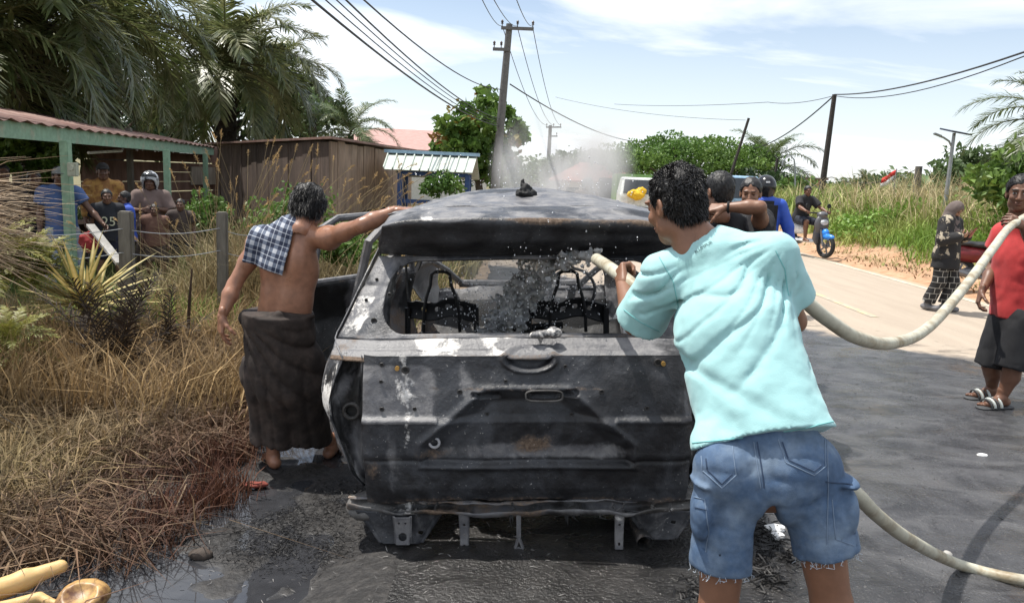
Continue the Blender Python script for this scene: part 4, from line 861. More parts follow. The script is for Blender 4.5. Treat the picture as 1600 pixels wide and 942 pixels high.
def garment_top(J, s, h=.012, inf=.018, sleeve=.55, sr=.075, hem=-.12, k=.05, w=1.0, folds=.008, fs=9, seed=0, flare=.02, shell=0, collar=.066, belly=0, cuff=None):
    P = np.array([J[x] for x in ('neck', 'shL', 'shR', 'elL', 'elR', 'wrL', 'wrR', 'pel')]); v = Vol(P.min(0) - .3 * s, P.max(0) + .25 * s, h)
    r, sp, f = torso_prims(v, J, s, inf, k, belly, w); hc = J['pel'] + sp * hem * s; ch = J['pel'] + (J['neck'] - J['pel']) * .6
    v.cone(ch, hc - sp * .06, .165 * s * w + inf, .165 * s * w + inf + flare, k, flat=f, ff=.74)
    v.plane(hc, -sp)
    if collar: v.cone(J['neck'] - sp * .02 * s, J['neck'] + (J['head'] - J['neck']) * .12, collar * s, collar * s * .95, .02)
    for q in 'LR':
        sh, el, wr = J['sh' + q], J['el' + q], J['wr' + q]
        if sleeve <= 1: e = sh + (el - sh) * sleeve; w_ = v.like(); w_.cone(sh, e + (el - sh) * .2, .070 * s + inf, sr * s + inf * .6, .02); w_.plane(e, unit(el - sh)); v.comb((slice(None),) * 3, w_.d, .03, 'u')
        else:
            v.cone(sh, el, .066 * s + inf, .055 * s + inf, .03); e = el + (wr - el) * (sleeve - 1); v.cone(el, e, .055 * s + inf, .042 * s + inf * .8, .02)
    if folds: v.disp(lambda P_: folds * fbm(P_ * np.array([1, 1, .6]), fs, seed + 2, 3) - folds * .8 * np.abs(vnoise(P_, fs * 1.3, seed + 9)))
    if shell: v.shell(shell)
    return v.surf()
def garment_legs(J, s, h=.012, inf=.016, length=.9, r0=.098, r1=.085, waist=.05, folds=.008, fs=9, seed=0, shell=0, w=1.0):
    """length 0..1 along the thigh, 1..2 along the shin"""
    P = np.array([J[x] for x in ('pel', 'hipL', 'hipR', 'knL', 'knR', 'anL', 'anR')]); v = Vol(P.min(0) - .28 * s, P.max(0) + .25 * s, h)
    r = unit(J['hipR'] - J['hipL']); sp = unit(J['neck'] - J['pel']); f = unit(np.cross(sp, r)); hc = (J['hipL'] + J['hipR']) / 2
    v.cone(hc, J['pel'] + sp * waist * s, .155 * s * w + inf, .150 * s * w + inf, .03, flat=f, ff=.74)
    for q in ('hipL', 'hipR'): v.ell(J[q] - f * .045 * s, np.array([.088, .085, .095]) * s + inf, None, .04)
    for q in 'LR':
        hp, kn, an = J['hip' + q], J['kn' + q], J['an' + q]; w_ = v.like()
        if length <= 1: e = hp + (kn - hp) * length; w_.cone(hp, e + (kn - hp) * .15, r0 * s + inf, r1 * s + inf, .02); w_.plane(e, kn - hp)
        else: w_.cone(hp, kn, r0 * s + inf, .076 * s + inf, .03); e = kn + (an - kn) * (length - 1); w_.cone(kn, e + (an - kn) * .1, .074 * s + inf, r1 * s + inf, .03); w_.plane(e, an - kn)
        v.comb((slice(None),) * 3, w_.d, .025, 'u')
    v.plane(J['pel'] + sp * waist * s, sp)
    if folds: v.disp(lambda P_: folds * fbm(P_ * np.array([1, 1, .45]), fs, seed + 4, 3) - folds * np.abs(vnoise(P_, fs * 1.1, seed + 1)))
    if shell: v.shell(shell)
    return v.surf()
def stand(x, y, hd, ht=1.65, z=None, armL=None, armR=None, lean=0.0, spread=.09, stoop=0.0, look=None, sit=None):
    """joints of a figure standing at x, y facing hd (angle from +Y, clockwise seen from above); arm = (elbow offset, wrist offset) in its own axes"""
    s = ht / 1.7; z = GZ(x, y) if z is None else z; f = np.array([math.sin(hd), math.cos(hd), 0]); r = np.array([math.cos(hd), -math.sin(hd), 0]); u = np.array([0, 0, 1.]); o = np.array([x, y, z])
    W_ = lambda a, b, c: o + (r * a + f * b + u * c) * s
    J = dict(pel=W_(0, 0, .93), hipL=W_(-.095, 0, .88), hipR=W_(.095, 0, .88), knL=W_(-.1 - spread * .4, .03, .49), knR=W_(.1 + spread * .4, .03, .49), anL=W_(-.08 - spread, 0, .085), anR=W_(.08 + spread, 0, .085), neck=W_(0, -.02 + lean, 1.42), shL=W_(-.185, lean - .01, 1.38), shR=W_(.185, lean - .01, 1.38), head=W_(0, .03 + lean * 1.2, 1.585))
    for q, sg, am in (('L', -1, armL), ('R', 1, armR)):
        am = am or ((sg * .05, -.03, -.27), (sg * .02, .06, -.25)); e = J['sh' + q] + (r * am[0][0] + f * am[0][1] + u * am[0][2]) * s; J['el' + q] = e; J['wr' + q] = e + (r * am[1][0] + f * am[1][1] + u * am[1][2]) * s
        J['toe' + q] = f + r * sg * .25
    J['hf'] = f if look is None else (r * look[0] + f * look[1] + u * look[2]); J['f'] = f * 0 + J['pel']; del J['f']
    return J, s, r, f
def simple_person(J, s, r, f, label, tone, top, bottom, group=None, hair=True, h=.016, shoes=None, hcurl=.6, sleeve=.55, length=.9, palms=None, hem=-.10, inf=.018, w=1.0, helmet=None, cap=None, hairk=None, seed=0, topk=None, botk=None):
    root = person_root(J, label, group); hands = []
    for q, th in (('L', 1), ('R', -1)):
        d = unit(J['wr' + q] - J['el' + q]); pn = (palms or {}).get(q, r if q == 'L' else -r); hands.append(((J['wr' + q], d, pn, th if (q == 'L') else -1), dict(curl=hcurl)))
    hands = [((a[0], a[1], a[2], 1.0 if np.cross(unit(a[1]), unit(a[2])) @ f > 0 else -1.0), k_) for a, k_ in hands]
    R = make_body(root, J, s, tone, hands, [(J['anL'], J['toeL']), (J['anR'], J['toeR'])] if shoes is None else [], h, .0075, .0075, w=w)
    V, Q = garment_top(J, s, h, inf, sleeve, hem=hem, w=w, seed=seed, **(topk or {})); obj_at("shirt", V, Q, top, root)
    V, Q = garment_legs(J, s, h, .014, length, seed=seed, w=w, **(botk or {})); obj_at("trousers" if length > 1.3 else "shorts", V, Q, bottom, root)
    if helmet is not None:
        v = Vol((-.17, -.19, -.17), (.17, .19, .19), .01); v.ell((0, -.005, .03), (.125, .145, .135), None, .02); v.cone((0, -.02, -.02), (0, -.02, -.09), .11, .10, .04); v.plane((0, 0, -.115), (0, 0, -1)); v.ell((0, .13, -.02), (.088, .10, .055), None, .02, 's'); v.ell((0, .02, -.06), (.085, .10, .12), None, .02, 's')
        V, Q = v.surf(); hm = obj_at("helmet", (V * s) @ R.T + J['head'], Q, helmet, root)
        vv = Vol((-.15, .0, -.05), (.15, .2, .17), .009); vv.ell((0, .01, .035), (.130, .150, .139), None, 0); vv.plane((0, 0, .05), (0, .25, -1)); vv.plane((0, .07, .0), (0, -1, 0)); vv.plane((0, 0, .125), (0, 0, 1)); V, Q = vv.surf()
        if len(V): o = obj_at("visor", (V * s) @ R.T + J['head'] - np.array(root.location) * 0, Q, M_visor, root)
    elif hair: V, Q = hair_mesh(J['head'], R, s, .008, seed=seed, **(hairk or {})); obj_at("hair", V, Q, M_hair, root)
    if cap is not None:
        v = Vol((-.13, -.14, -.02), (.13, .22, .15), .008); v.ell((0, -.01, .045), (.088, .105, .085), None, .01); v.plane((0, 0, .035), (0, 0, -1)); v.ell((0, .11, .045), (.07, .085, .007), None, .01); V, Q = v.surf(); obj_at("cap", (V * s) @ R.T + J['head'], Q, cap, root)
    if shoes is not None:
        for q in 'LR':
            t = unit(J['toe' + q] * np.array([1, 1, 0])); g = J['an' + q] - np.array([0, 0, .045]) * s; v = Vol(g - .25, g + .25, .01); v.cone(g - t * .04 * s, g + t * .15 * s, .045 * s, .04 * s, .02, flat=np.array([0, 0, 1]), ff=.85); v.cone(g, g + np.array([0, 0, .05]) * s, .045 * s, .045 * s, .03); v.plane(g - np.array([0, 0, .042]) * s, (0, 0, -1)); V, Q = v.surf(); obj_at("shoe", V, Q, shoes, root)
    return root, R
M_visor = mat("dark_visor", (.02, .022, .025), .12, var=.1, bump=0)
from mathutils.bvhtree import BVHTree
def bvh_of(V, Q): return BVHTree.FromPolygons([tuple(map(float, p)) for p in V], [tuple(map(int, q)) for q in Q])
def trace(bvh, pts, off=.002, sub=6):
    """points of a seam on a surface, laid along photo sight lines where they meet it"""
    out = []; pts = np.asarray(pts, float)
    for i in range(len(pts) - 1):
        for t in np.linspace(0, 1, sub, endpoint=False): out.append(pts[i] * (1 - t) + pts[i + 1] * t)
    out.append(pts[-1]); R_ = []
    for p in out:
        d = ray(*p); hit = bvh.ray_cast(Vector(CAMP), Vector(unit(d)))
        if hit[0] is not None: R_.append(np.array(hit[0]) + np.array(hit[1]) * off * (1 if np.array(hit[1]) @ d < 0 else -1))
    return np.array(R_)
def hollow(v, planes, depth=.07, t=.012):
    """opens a solid garment behind its hems: planes = (point, outward direction)"""
    full = (slice(None),) * 3; X, Y, Z = v.pts(full); d0 = v.d.copy()
    for p, n, rad in planes:
        n = unit(n); dp = (X - p[0]) * n[0] + (Y - p[1]) * n[1] + (Z - p[2]) * n[2]; rr = np.sqrt((X - p[0]) ** 2 + (Y - p[1]) ** 2 + (Z - p[2]) ** 2)
        c = np.maximum(np.maximum(d0 + t, np.abs(dp) - depth), rr - rad); c = np.where((dp > -.004) , c, np.where(dp > -depth, np.maximum(d0 + t, rr - rad), 1.0)); v.d = np.maximum(v.d, -c.astype(np.float32))
TONE = (.235, .115, .068); TONE_D = (.15, .073, .045); TONE_L = (.33, .18, .115)
# ------------------------------------------------------------------ the man in the turquoise shirt
def man_turquoise():
    J = dict(pel=A_(1197, 700, 2.15), hipL=A_(1137, 738, 2.15), hipR=A_(1260, 730, 2.13), knL=A_(1122, 955, 2.12), knR=A_(1300, 945, 2.08), neck=A_(1108, 388, 2.46), shL=A_(1042, 432, 2.50), shR=A_(1206, 404, 2.36), elL=A_(992, 506, 2.62), wrL=A_(973, 446, 2.84), elR=A_(1240, 502, 2.44), wrR=A_(1160, 520, 2.58), head=A_(1055, 321, 2.52), hf=np.array([-.52, .82, -.26]), hu=np.array([-.1, 0, 1.0]))
    zg = rz_(2.0, 2.1) if False else .0
    J['anL'] = np.array([J['knL'][0] - .02, J['knL'][1] - .03, .085]); J['anR'] = np.array([J['knR'][0] + .03, J['knR'][1] - .03, .085]); J['toeL'] = np.array([-.3, 1, 0]); J['toeR'] = np.array([.25, 1, 0])
    s = 1.0; root = person_root(J, "young man in a turquoise T-shirt and cut-off denim shorts holding the hose into the car", zg=0.0)
    hd_ = unit(A_(966, 425, 2.93) - J['wrL'])
    hands = [((J['wrL'], unit(hd_ + np.array([.05, 0, .3])), np.array([.9, .25, -.1]), 1.0), dict(curl=[1.0, 1.05, 1.05, 1.1], tcurl=.5)), ((J['wrR'], unit(J['wrR'] - J['elR']), np.array([.3, .3, 1.0]), 1.0), dict(curl=[1.0, 1.05, 1.1, 1.1], tcurl=.5))]
    R = make_body(root, J, s, TONE, hands, [(J['anL'], J['toeL']), (J['anR'], J['toeR'])], .009, .0042, .0045)
    V, Q = hair_mesh(J['head'], R, s, .0045, thick=.011, nz=.004, top=.002, strands=8000, sl=.016, seed=3, line=((-.12, -.075), (-.06, -.068), (-.03, -.03), (-.012, .0), (.012, -.012), (.022, .0), (.045, .03), (.07, .062), (.12, .08))); obj_at("hair", V, Q, M_hair, root)
    # shirt
    h = .0062; hemL, hemR = A_(1076, 700, 2.12), A_(1313, 664, 2.12); hc = A_(1194, 686, 2.15); r, up = unit(hemR - hemL), None
    P = np.array([J[x] for x in ('neck', 'shL', 'shR', 'elL', 'elR', 'pel')]); v = Vol(P.min(0) - .3, P.max(0) + .25, h)
    sp = unit(J['neck'] - J['pel']); rr = unit(J['shR'] - J['shL']); f = unit(np.cross(sp, rr)); mid = (J['shL'] + J['shR']) / 2; ch = J['pel'] + (mid - J['pel']) * .66
    v.cone(mid + (J['neck'] - mid) * .2, ch, .105, .172, .05, flat=f, ff=.72); v.cone(ch, hc - sp * .05, .172, .203, .05, flat=f, ff=.66)
    for q in 'LR': v.cone(J['neck'] * .8 + mid * .2, J['sh' + q], .062, .072, .06)
    v.cone(J['neck'] - sp * .01, J['neck'] + (J['head'] - J['neck']) * .6, .063, .063, .012, mode='s')
    for q in ('hipL', 'hipR'): v.ell(J[q] - f * .03 + sp * .05, (.09, .09, .10), None, .05)
    for q, e, r1 in (('L', A_(1000, 503, 2.61), .088), ('R', A_(1236, 470, 2.41), .076)):
        w = v.like(); sh = J['sh' + q]; w.cone(sh, e + unit(e - sh) * .06, .076, r1, .02); w.plane(e, unit(e - sh)); v.comb((slice(None),) * 3, w.d, .05, 'u')
    nrm_hem = -unit(np.cross(rr * 0 + r, np.cross(sp, r))) ; nrm_hem = unit(np.cross(np.cross(r, sp), r)) * -1; v.plane(hc, nrm_hem)
    c0 = A_(1235, 350, 2.38)
    def fold(Pp):
        x = Pp[:, 0] - c0[0]; z = Pp[:, 2] - c0[2]; a = np.arctan2(-z, -x + 1e-6); rad = np.hypot(x, z); hgt = (Pp - hc) @ sp
        wv = a * 12 + 1.1 * vnoise(Pp * np.array([1, .3, 1]), 7, 2) * 1.6 + 1.2 * vnoise(Pp, 3, 5); rid = (1 - np.abs(np.sin(wv))) ** 2.6; msk = sst(np.linalg.norm(Pp - J['neck'], axis=1), .09, .18) * sst(rad, .07, .20) * sst(hgt, .10, .26) * (.45 + .75 * sst(vnoise(Pp, 6, 8), -.35, .4))
        wv2 = a * 23 + 1.5 * vnoise(Pp, 6, 4); rid2 = (1 - np.abs(np.sin(wv2))) ** 3 * sst(hgt, .2, .35)
        low = sst(hgt, .28, .05); l2 = low * (.008 * fbm(Pp * np.array([1, 1, .8]), 7, 4))
        # the deep drape from the left armpit across to the right hip
        q0, q1 = A_(1085, 590, 2.1), A_(1200, 640, 2.1); dd = q1 - q0; t = np.clip((Pp - q0) @ dd / (dd @ dd), 0, 1); near = np.linalg.norm((Pp - q0 - t[:, None] * dd)[:, [0, 2]], axis=1); deep = .017 * gauss(near, .022) * (1 - .5 * t)
        back = (Pp - hc) @ f < .03
        return (.025 * rid * msk + .012 * rid2 * msk + deep) * back - .006 * msk + l2 + .0035 * fbm(Pp, 17, 6)
    v.disp(fold, .07); hollow(v, [(hc, nrm_hem, .33), (A_(1000, 503, 2.61), unit(A_(1000, 503, 2.61) - J['shL']), .115), (A_(1236, 470, 2.41), unit(A_(1236, 470, 2.41) - J['shR']), .095)], .05, .018); V, Q = v.surf(); V = vsmooth(V, Q, 1, .3)
    tq = cloth("turquoise_cotton", (.345, .60, .605), .05, .85, col2=(.235, .47, .45), lo=.56, hi=.80, vs=4, sheen=.2, crease=.35); shirt = obj_at("shirt", V, Q, tq, root); rl = np.array(root.location)
    sb = bvh_of(V, Q)
    txt = bpy.data.curves.new("shirt_lettering", 'FONT'); txt.body = "PLUMPUR"; txt.size = .0215; to = bpy.data.objects.new("tmp", txt); COL.objects.link(to); dg = bpy.context.evaluated_depsgraph_get(); me = bpy.data.meshes.new_from_object(to.evaluated_get(dg)); bpy.data.objects.remove(to)
    tv = np.array([w_.co[:] for w_ in me.vertices]); wid = tv[:, 0].max(); o0, o1 = (np.array(sb.find_nearest(Vector(A_(u_, v_, 2.36)))[0]) for u_, v_ in ((1078, 392), (1112, 376))); ax = unit(o1 - o0); upv = unit(np.cross(np.cross(ax, sp), ax)); k = np.linalg.norm(o1 - o0) / wid
    for i, w_ in enumerate(me.vertices):
        p = o0 + ax * tv[i, 0] * k + upv * tv[i, 1] * k * 1.0; hit = sb.find_nearest(Vector(p)); n = np.array(hit[1]); n = n if n @ f < 0 else -n; w_.co = Vector(np.array(hit[0]) + n * .0022 - rl)
    link("shirt_lettering", me, mat("dark_print", (.03, .07, .08), .8, var=.3, bump=0), shirt)
    mb = MB(); hem = trace(sb, [(1082, 692), (1140, 686), (1200, 678), (1260, 668), (1308, 657)], .0012, 8); mb.tube(hem - rl, .0016, 5); mb.build("hem_stitch", mat("turquoise_thread", (.17, .45, .45), .9, bump=0), shirt, True)
    for pts in ([(1030, 402), (1052, 440), (1060, 480), (1046, 522)], [(1212, 392), (1226, 420), (1232, 462)], [(1046, 380), (1072, 364), (1104, 353)], [(975, 484), (1000, 503), (1030, 518)]):
        p = trace(sb, pts, .0008, 10)
        if len(p) > 3: mb = MB(); mb.tube(p - rl, .0015, 5); mb.build('seam', bpy.data.materials['turquoise_thread'], shirt, True)
    # denim shorts, cut off and frayed
    h = .0075; P = np.array([J[x] for x in ('pel', 'hipL', 'hipR', 'knL', 'knR')]); v = Vol(P.min(0) - .25, P.max(0) + .22, h); hcn = (J['hipL'] + J['hipR']) / 2
    v.cone(hcn, J['pel'] + sp * .06, .168, .158, .03, flat=f, ff=.72)
    for q in ('hipL', 'hipR'): v.ell(J[q] - f * .045, (.096, .088, .108), None, .04)
    for q, e, a, b in (('L', A_(1128, 882, 2.13), .098, .094), ('R', A_(1291, 860, 2.09), .098, .096)):
        w = v.like(); hp = J['hip' + q]; w.cone(hp, e + unit(e - hp) * .04, a, b, .02); w.plane(e, e - hp); v.comb((slice(None),) * 3, w.d, .022, 'u')
    for k_ in range(9):
        t_ = k_ / 8; v.ell(A_(1191 + 16 * t_, 800 + 150 * t_, 2.12), (.022 + .055 * t_, .32, .06), None, .03, 's')
    rgt = unit(J['hipR'] - J['hipL'])
    for (u0, v0, Y, rx, rz) in ((1094, 800, 2.10, .030, .085), (1318, 800, 2.08, .036, .085)):      # cargo pockets
        v.ell(A_(u0, v0, Y), (rx, .07, rz), None, .012); v.ell(A_(u0, v0 - 50, Y), (rx + .003, .066, .016), None, .006)
    def jf(Pp):
        q = Pp[:, 2]; a = fbm(Pp * np.array([1, 1, .5]), 8, 7); cr = (1 - np.abs(vnoise(Pp * np.array([.7, .7, 1.3]), 9, 2))) ** 4
        return .006 * a + .006 * cr + .002 * fbm(Pp, 30, 3)
    v.disp(jf); hollow(v, [(A_(1128, 882, 2.13), A_(1128, 882, 2.13) - J['hipL'], .135), (A_(1291, 860, 2.09), A_(1291, 860, 2.09) - J['hipR'], .135)]); V, Q = v.surf(); V = vsmooth(V, Q, 1, .4)
    dn = cloth("blue_denim", (.068, .118, .205), .22, .85, vs=9, col2=(.175, .235, .315), lo=.42, hi=.70, bump=.5, bs=420, crease=.4); sh = obj_at("shorts", V, Q, dn, root); jb = bvh_of(V, Q)
    st = mat("pale_thread", (.17, .23, .32), .9, bump=0); dk = mat("dark_seam", (.035, .06, .11), .9, bump=0)
    mb = MB()
    for pts in ([(1096, 712), (1098, 735), (1128, 762), (1150, 742), (1144, 697)], [(1216, 686), (1228, 722), (1272, 742), (1290, 728), (1288, 676)], [(1178, 690), (1184, 730), (1189, 762)], [(1085, 776), (1101, 780), (1107, 830), (1103, 862)], [(1300, 780), (1306, 842), (1334, 852)], [(1292, 680), (1294, 760), (1292, 850)]):
        p = trace(jb, pts, .0012, 10)
        if len(p) > 3: mb = MB(); mb.tube(p - rl, .0016, 5); mb.build("seam_stitch", st, sh, True)
    for pts in ([(1103, 716), (1105, 733), (1128, 756), (1144, 740)], [(1222, 690), (1232, 718), (1272, 736), (1284, 726)], [(1183, 690), (1190, 730), (1194, 762)], [(1290, 752), (1332, 757)], [(1086, 792), (1104, 796)]):
        p = trace(jb, pts, .0010, 10)
        if len(p) > 3: mb = MB(); mb.tube(p - rl, .0022, 5); mb.build("pocket_edge", dk, sh, True)
    mb = MB(); rg = np.random.default_rng(4)
    lo = np.array([q for q in V if (q - A_(1128, 882, 2.13)) @ unit(A_(1128, 882, 2.13) - J['hipL']) > -.006 and q[0] < J['pel'][0]] + [q for q in V if (q - A_(1291, 860, 2.09)) @ unit(A_(1291, 860, 2.09) - J['hipR']) > -.006 and q[0] > J['pel'][0]])
    for k in rg.choice(len(lo), min(170, len(lo)), False):
        p = lo[k] - rl; mb.tube([p, p + np.array([rg.normal(0, .005), rg.normal(0, .005), -.007 - .008 * rg.random()]), p + np.array([rg.normal(0, .009), rg.normal(0, .006), -.012 - .016 * rg.random() * rg.random()])], .0009, 4)
    fr_ = mb.build("frayed_hem", mat("frayed_thread", (.45, .50, .56), .95, bump=0), sh, True); fr_['kind'] = 'stuff'
    mb = MB(); p = A_(1188, 762, 2.12) - rl; mb.tube([p + np.array([0, -.03, 0]), p + np.array([.002, -.035, -.02]), p + np.array([-.004, -.03, -.034])], [.004, .003, .004], 6); mb.build("drawstring", M_black, sh, True)
    return J, root
JT, _ = man_turquoise()
# ------------------------------------------------------------------ the man in the sarong
def man_sarong():
    J = dict(pel=A_(440, 505, 4.18), hipL=A_(418, 520, 4.19), hipR=A_(459, 518, 4.19), neck=A_(470, 366, 4.16), shL=A_(404, 380, 4.22), shR=A_(514, 372, 4.14), elL=A_(366, 445, 4.16), wrL=A_(347, 494, 4.06), elR=A_(566, 352, 4.00), wrR=A_(618, 329, 4.06), head=A_(482, 326, 4.24), hf=np.array([.22, .80, -.55]), hu=np.array([.05, .5, .85]), knL=A_(422, 620, 4.22), knR=A_(480, 620, 4.30), anL=A_(427, 722, 4.16), anR=A_(517, 702, 4.42), toeL=np.array([-.55, .8, 0]), toeR=np.array([.2, 1, 0]))
    J['anL'][2] = GZ(J['anL'][0], J['anL'][1]) + .085; J['anR'][2] = GZ(J['anR'][0], J['anR'][1]) + .085
    root = person_root(J, "bare-chested man in a dark sarong leaning one hand on the burnt car roof"); s = 1.0
    hands = [((J['wrL'], unit(np.array([-.06, .0, -1.0])), np.array([.75, .55, 0]), 1.0), dict(curl=[.30, .38, .45, .5], spread=.05)), ((J['wrR'], unit(A_(650, 329, 4.08) - J['wrR']), np.array([.1, .1, -1.0]), 1.0), dict(curl=[.22, .2, .22, .3], spread=.07))]
    tone = np.array([.30, .145, .088])
    hands[0] = (hands[0][0][:3] + (1.0 if np.cross(hands[0][0][1], unit(hands[0][0][2]))[0] > 0 else -1.0,), hands[0][1]); hands[1] = (hands[1][0][:3] + (1.0 if np.cross(hands[1][0][1], hands[1][0][2])[1] > 0 else -1.0,), hands[1][1])
    R = make_body(root, J, s, tone, hands, [(J['anL'], J['toeL']), (J['anR'], J['toeR'])], .009, .0045, .006, m=M_skinwet, bare=True, w=1.02)
    V, Q = hair_mesh(J['head'], R, s, .005, thick=.018, nz=.010, nsc=32, strands=5200, sl=.034, seed=11, lay=(.25, -.1, -.75), line=((-.13, -.10), (-.05, -.095), (-.0, -.05), (.03, .0), (.07, .05), (.12, .07))); obj_at("hair", V, Q, M_hair, root)
    # sarong
    h = .0095; lo = np.array([J['pel'][0] - .4, J['pel'][1] - .35, -.2]); hi = np.array([J['pel'][0] + .5, J['pel'][1] + .5, 1.0]); v = Vol(lo, hi, h)
    top, mid, bot = A_(435, 487, 4.17), A_(444, 590, 4.20), A_(450, 715, 4.26); kL, kR = A_(424, 700, 4.2), A_(490, 690, 4.36)
    ax = np.array([0, 1., 0]); v.cone(top, mid, .196, .208, .05, flat=ax, ff=1.0); v.cone(mid, kL, .195, .135, .10, flat=ax, ff=.8); v.cone(mid, kR, .195, .125, .12, flat=ax, ff=.8); v.cone(mid, bot, .19, .16, .1, flat=ax, ff=.6)
    n = unit(np.array([-.14, 0, -1.])); v.plane(A_(452, 698, 4.2), n); v.plane(A_(436, 486, 4.2), unit(np.array([.04, 0, 1.])))
    v.cone(A_(384, 494, 4.16), A_(436, 492, 4.03), .016, .018, .02); v.cone(A_(436, 492, 4.03), A_(490, 494, 4.14), .018, .016, .02); v.ell(A_(380, 497, 4.18), (.022, .03, .04), None, .02)
    def fo(P):
        x = P[:, 0] - top[0]; z = P[:, 2] - top[2]; a = np.arctan2(z - .10, x + .28); lines = (1 - np.abs(np.sin(a * 17 + 1.3 * vnoise(P, 4, 3)))) ** 1.6; vert = (1 - np.abs(np.sin(x * 34 + 2.0 * vnoise(P * np.array([1, 1, .3]), 4, 5)))) ** 2
        return .019 * lines * sst(-z, .03, .15) + .014 * vert * sst(-z, .2, .45) + .006 * fbm(P, 9, 4)
    v.disp(fo, .06); hollow(v, [(A_(452, 698, 4.2), n, .3)], .05, .016); V, Q = v.surf(); V = vsmooth(V, Q, 1, .4)
    obj_at("sarong", V, Q, mat("dark_batik_cloth", (.024, .017, .014), .85, var=.2, vs=9, col2=(.060, .043, .035), lo=.44, hi=.66, bump=.15, bs=220, bdist=.002, crease=.12), root)
    sole = mat("dark_rubber", (.02, .018, .018), .7, bump=.3)
    for q in 'LR':
        t = unit(J['toe' + q] * np.array([1, 1, 0])); g = J['an' + q] - np.array([0, 0, .085]); vv = Vol(g - .25, g + .25, .008); vv.cone(g - t * .06, g + t * .16, .045, .05, .01, flat=np.array([0, 0, 1.]), ff=.22); l = np.cross(t, (0, 0, 1))
        for sg in (-1, 1): vv.cone(g + t * .03 + l * sg * .045 + np.array([0, 0, .03]), g + t * .12 + np.array([0, 0, .045]), .009, .008, .01)
        V, Q = vv.surf(); obj_at("flip_flop", V, Q, sole, root)
    # the checked towel over his left shoulder
    v = Vol(J['shL'] - .35, J['shL'] + .4, .006); torso_prims(v, J, s, .034, .04); v.cone(J['shL'], J['elL'], .074, .056, .03); v.ell(J['shL'], (.086,) * 3, None, .04)
    v.disp(lambda P: .006 * fbm(P * np.array([1, 1, .5]), 11, 3)); d0 = v.d.copy(); X, Y, Z = v.pts((slice(None),) * 3)
    cA, cB = A_(424, 330, 4.2), A_(420, 415, 4.1); a = unit(np.array([.22, 0, 1.])); rx = unit(np.cross((0, 1, 0), a)); rx = np.array([a[2], 0, -a[0]]); m = (cA + cB) / 2; px = (X - m[0]) * rx[0] + (Z - m[2]) * rx[2]; pz = (X - m[0]) * a[0] + (Z - m[2]) * a[2] + 0 * Y
    bx = np.maximum(np.abs(px - .008) - .128, np.abs(pz + .0) - .165) + 0 * Y; v.d = np.maximum(np.maximum(d0, -(d0 + .013)), bx).astype(np.float32); v.plane(J['shL'] + np.array([0, .09, 0]), (0, 1, 0)); V, Q = v.surf(); V = vsmooth(V, Q, 1, .4)
    m_ = bpy.data.materials.new("checked_towel_cloth"); m_.use_nodes = True; t = m_.node_tree; b = t.nodes['Principled BSDF']; nn = t.nodes.new; lk = t.links.new; tcn = nn('ShaderNodeTexCoord'); mp_ = nn('ShaderNodeMapping'); mp_.inputs['Rotation'].default_value = (0, -.25, 0); lk(tcn.outputs['Object'], mp_.inputs[0])
    sp = nn('ShaderNodeSeparateXYZ'); lk(mp_.outputs[0], sp.inputs[0])
    def M(op, a, c=None):
        n_ = nn('ShaderNodeMath'); n_.operation = op
        for i, q in enumerate((a, c)):
            if q is None: continue
            if isinstance(q, (int, float)): n_.inputs[i].default_value = q
            else: lk(q, n_.inputs[i])
        return n_.outputs[0]
    def band(s_, per, off, w): return M('LESS_THAN', M('ABSOLUTE', M('SUBTRACT', M('FRACT', M('ADD', M('DIVIDE', s_, per), off)), .5)), w)
    stripes = M('ADD', M('ADD', band(sp.outputs[0], .072, .1, .17), band(sp.outputs[2], .072, .3, .17)), M('MULTIPLY', M('ADD', band(sp.outputs[0], .072, .6, .035), band(sp.outputs[2], .072, .8, .035)), 1.4))
    cr = nn('ShaderNodeValToRGB'); lk(M('MULTIPLY', stripes, .5), cr.inputs[0]); cr.color_ramp.elements[0].color = (.022, .030, .060, 1); cr.color_ramp.elements[1].color = (.46, .48, .52, 1); e = cr.color_ramp.elements.new(.5); e.color = (.13, .155, .21, 1); lk(cr.outputs[0], b.inputs['Base Color']); b.inputs['Roughness'].default_value = .9
    base = (float(J['shL'][0]), float(J['shL'][1]), float(V[:, 2].min())); tw = link("towel", qmesh("towel", V - np.array(base), Q), m_, None, base); tag(tw, "navy and white checked towel draped over the bare man's left shoulder", "towel")
    return J
JS = man_sarong()
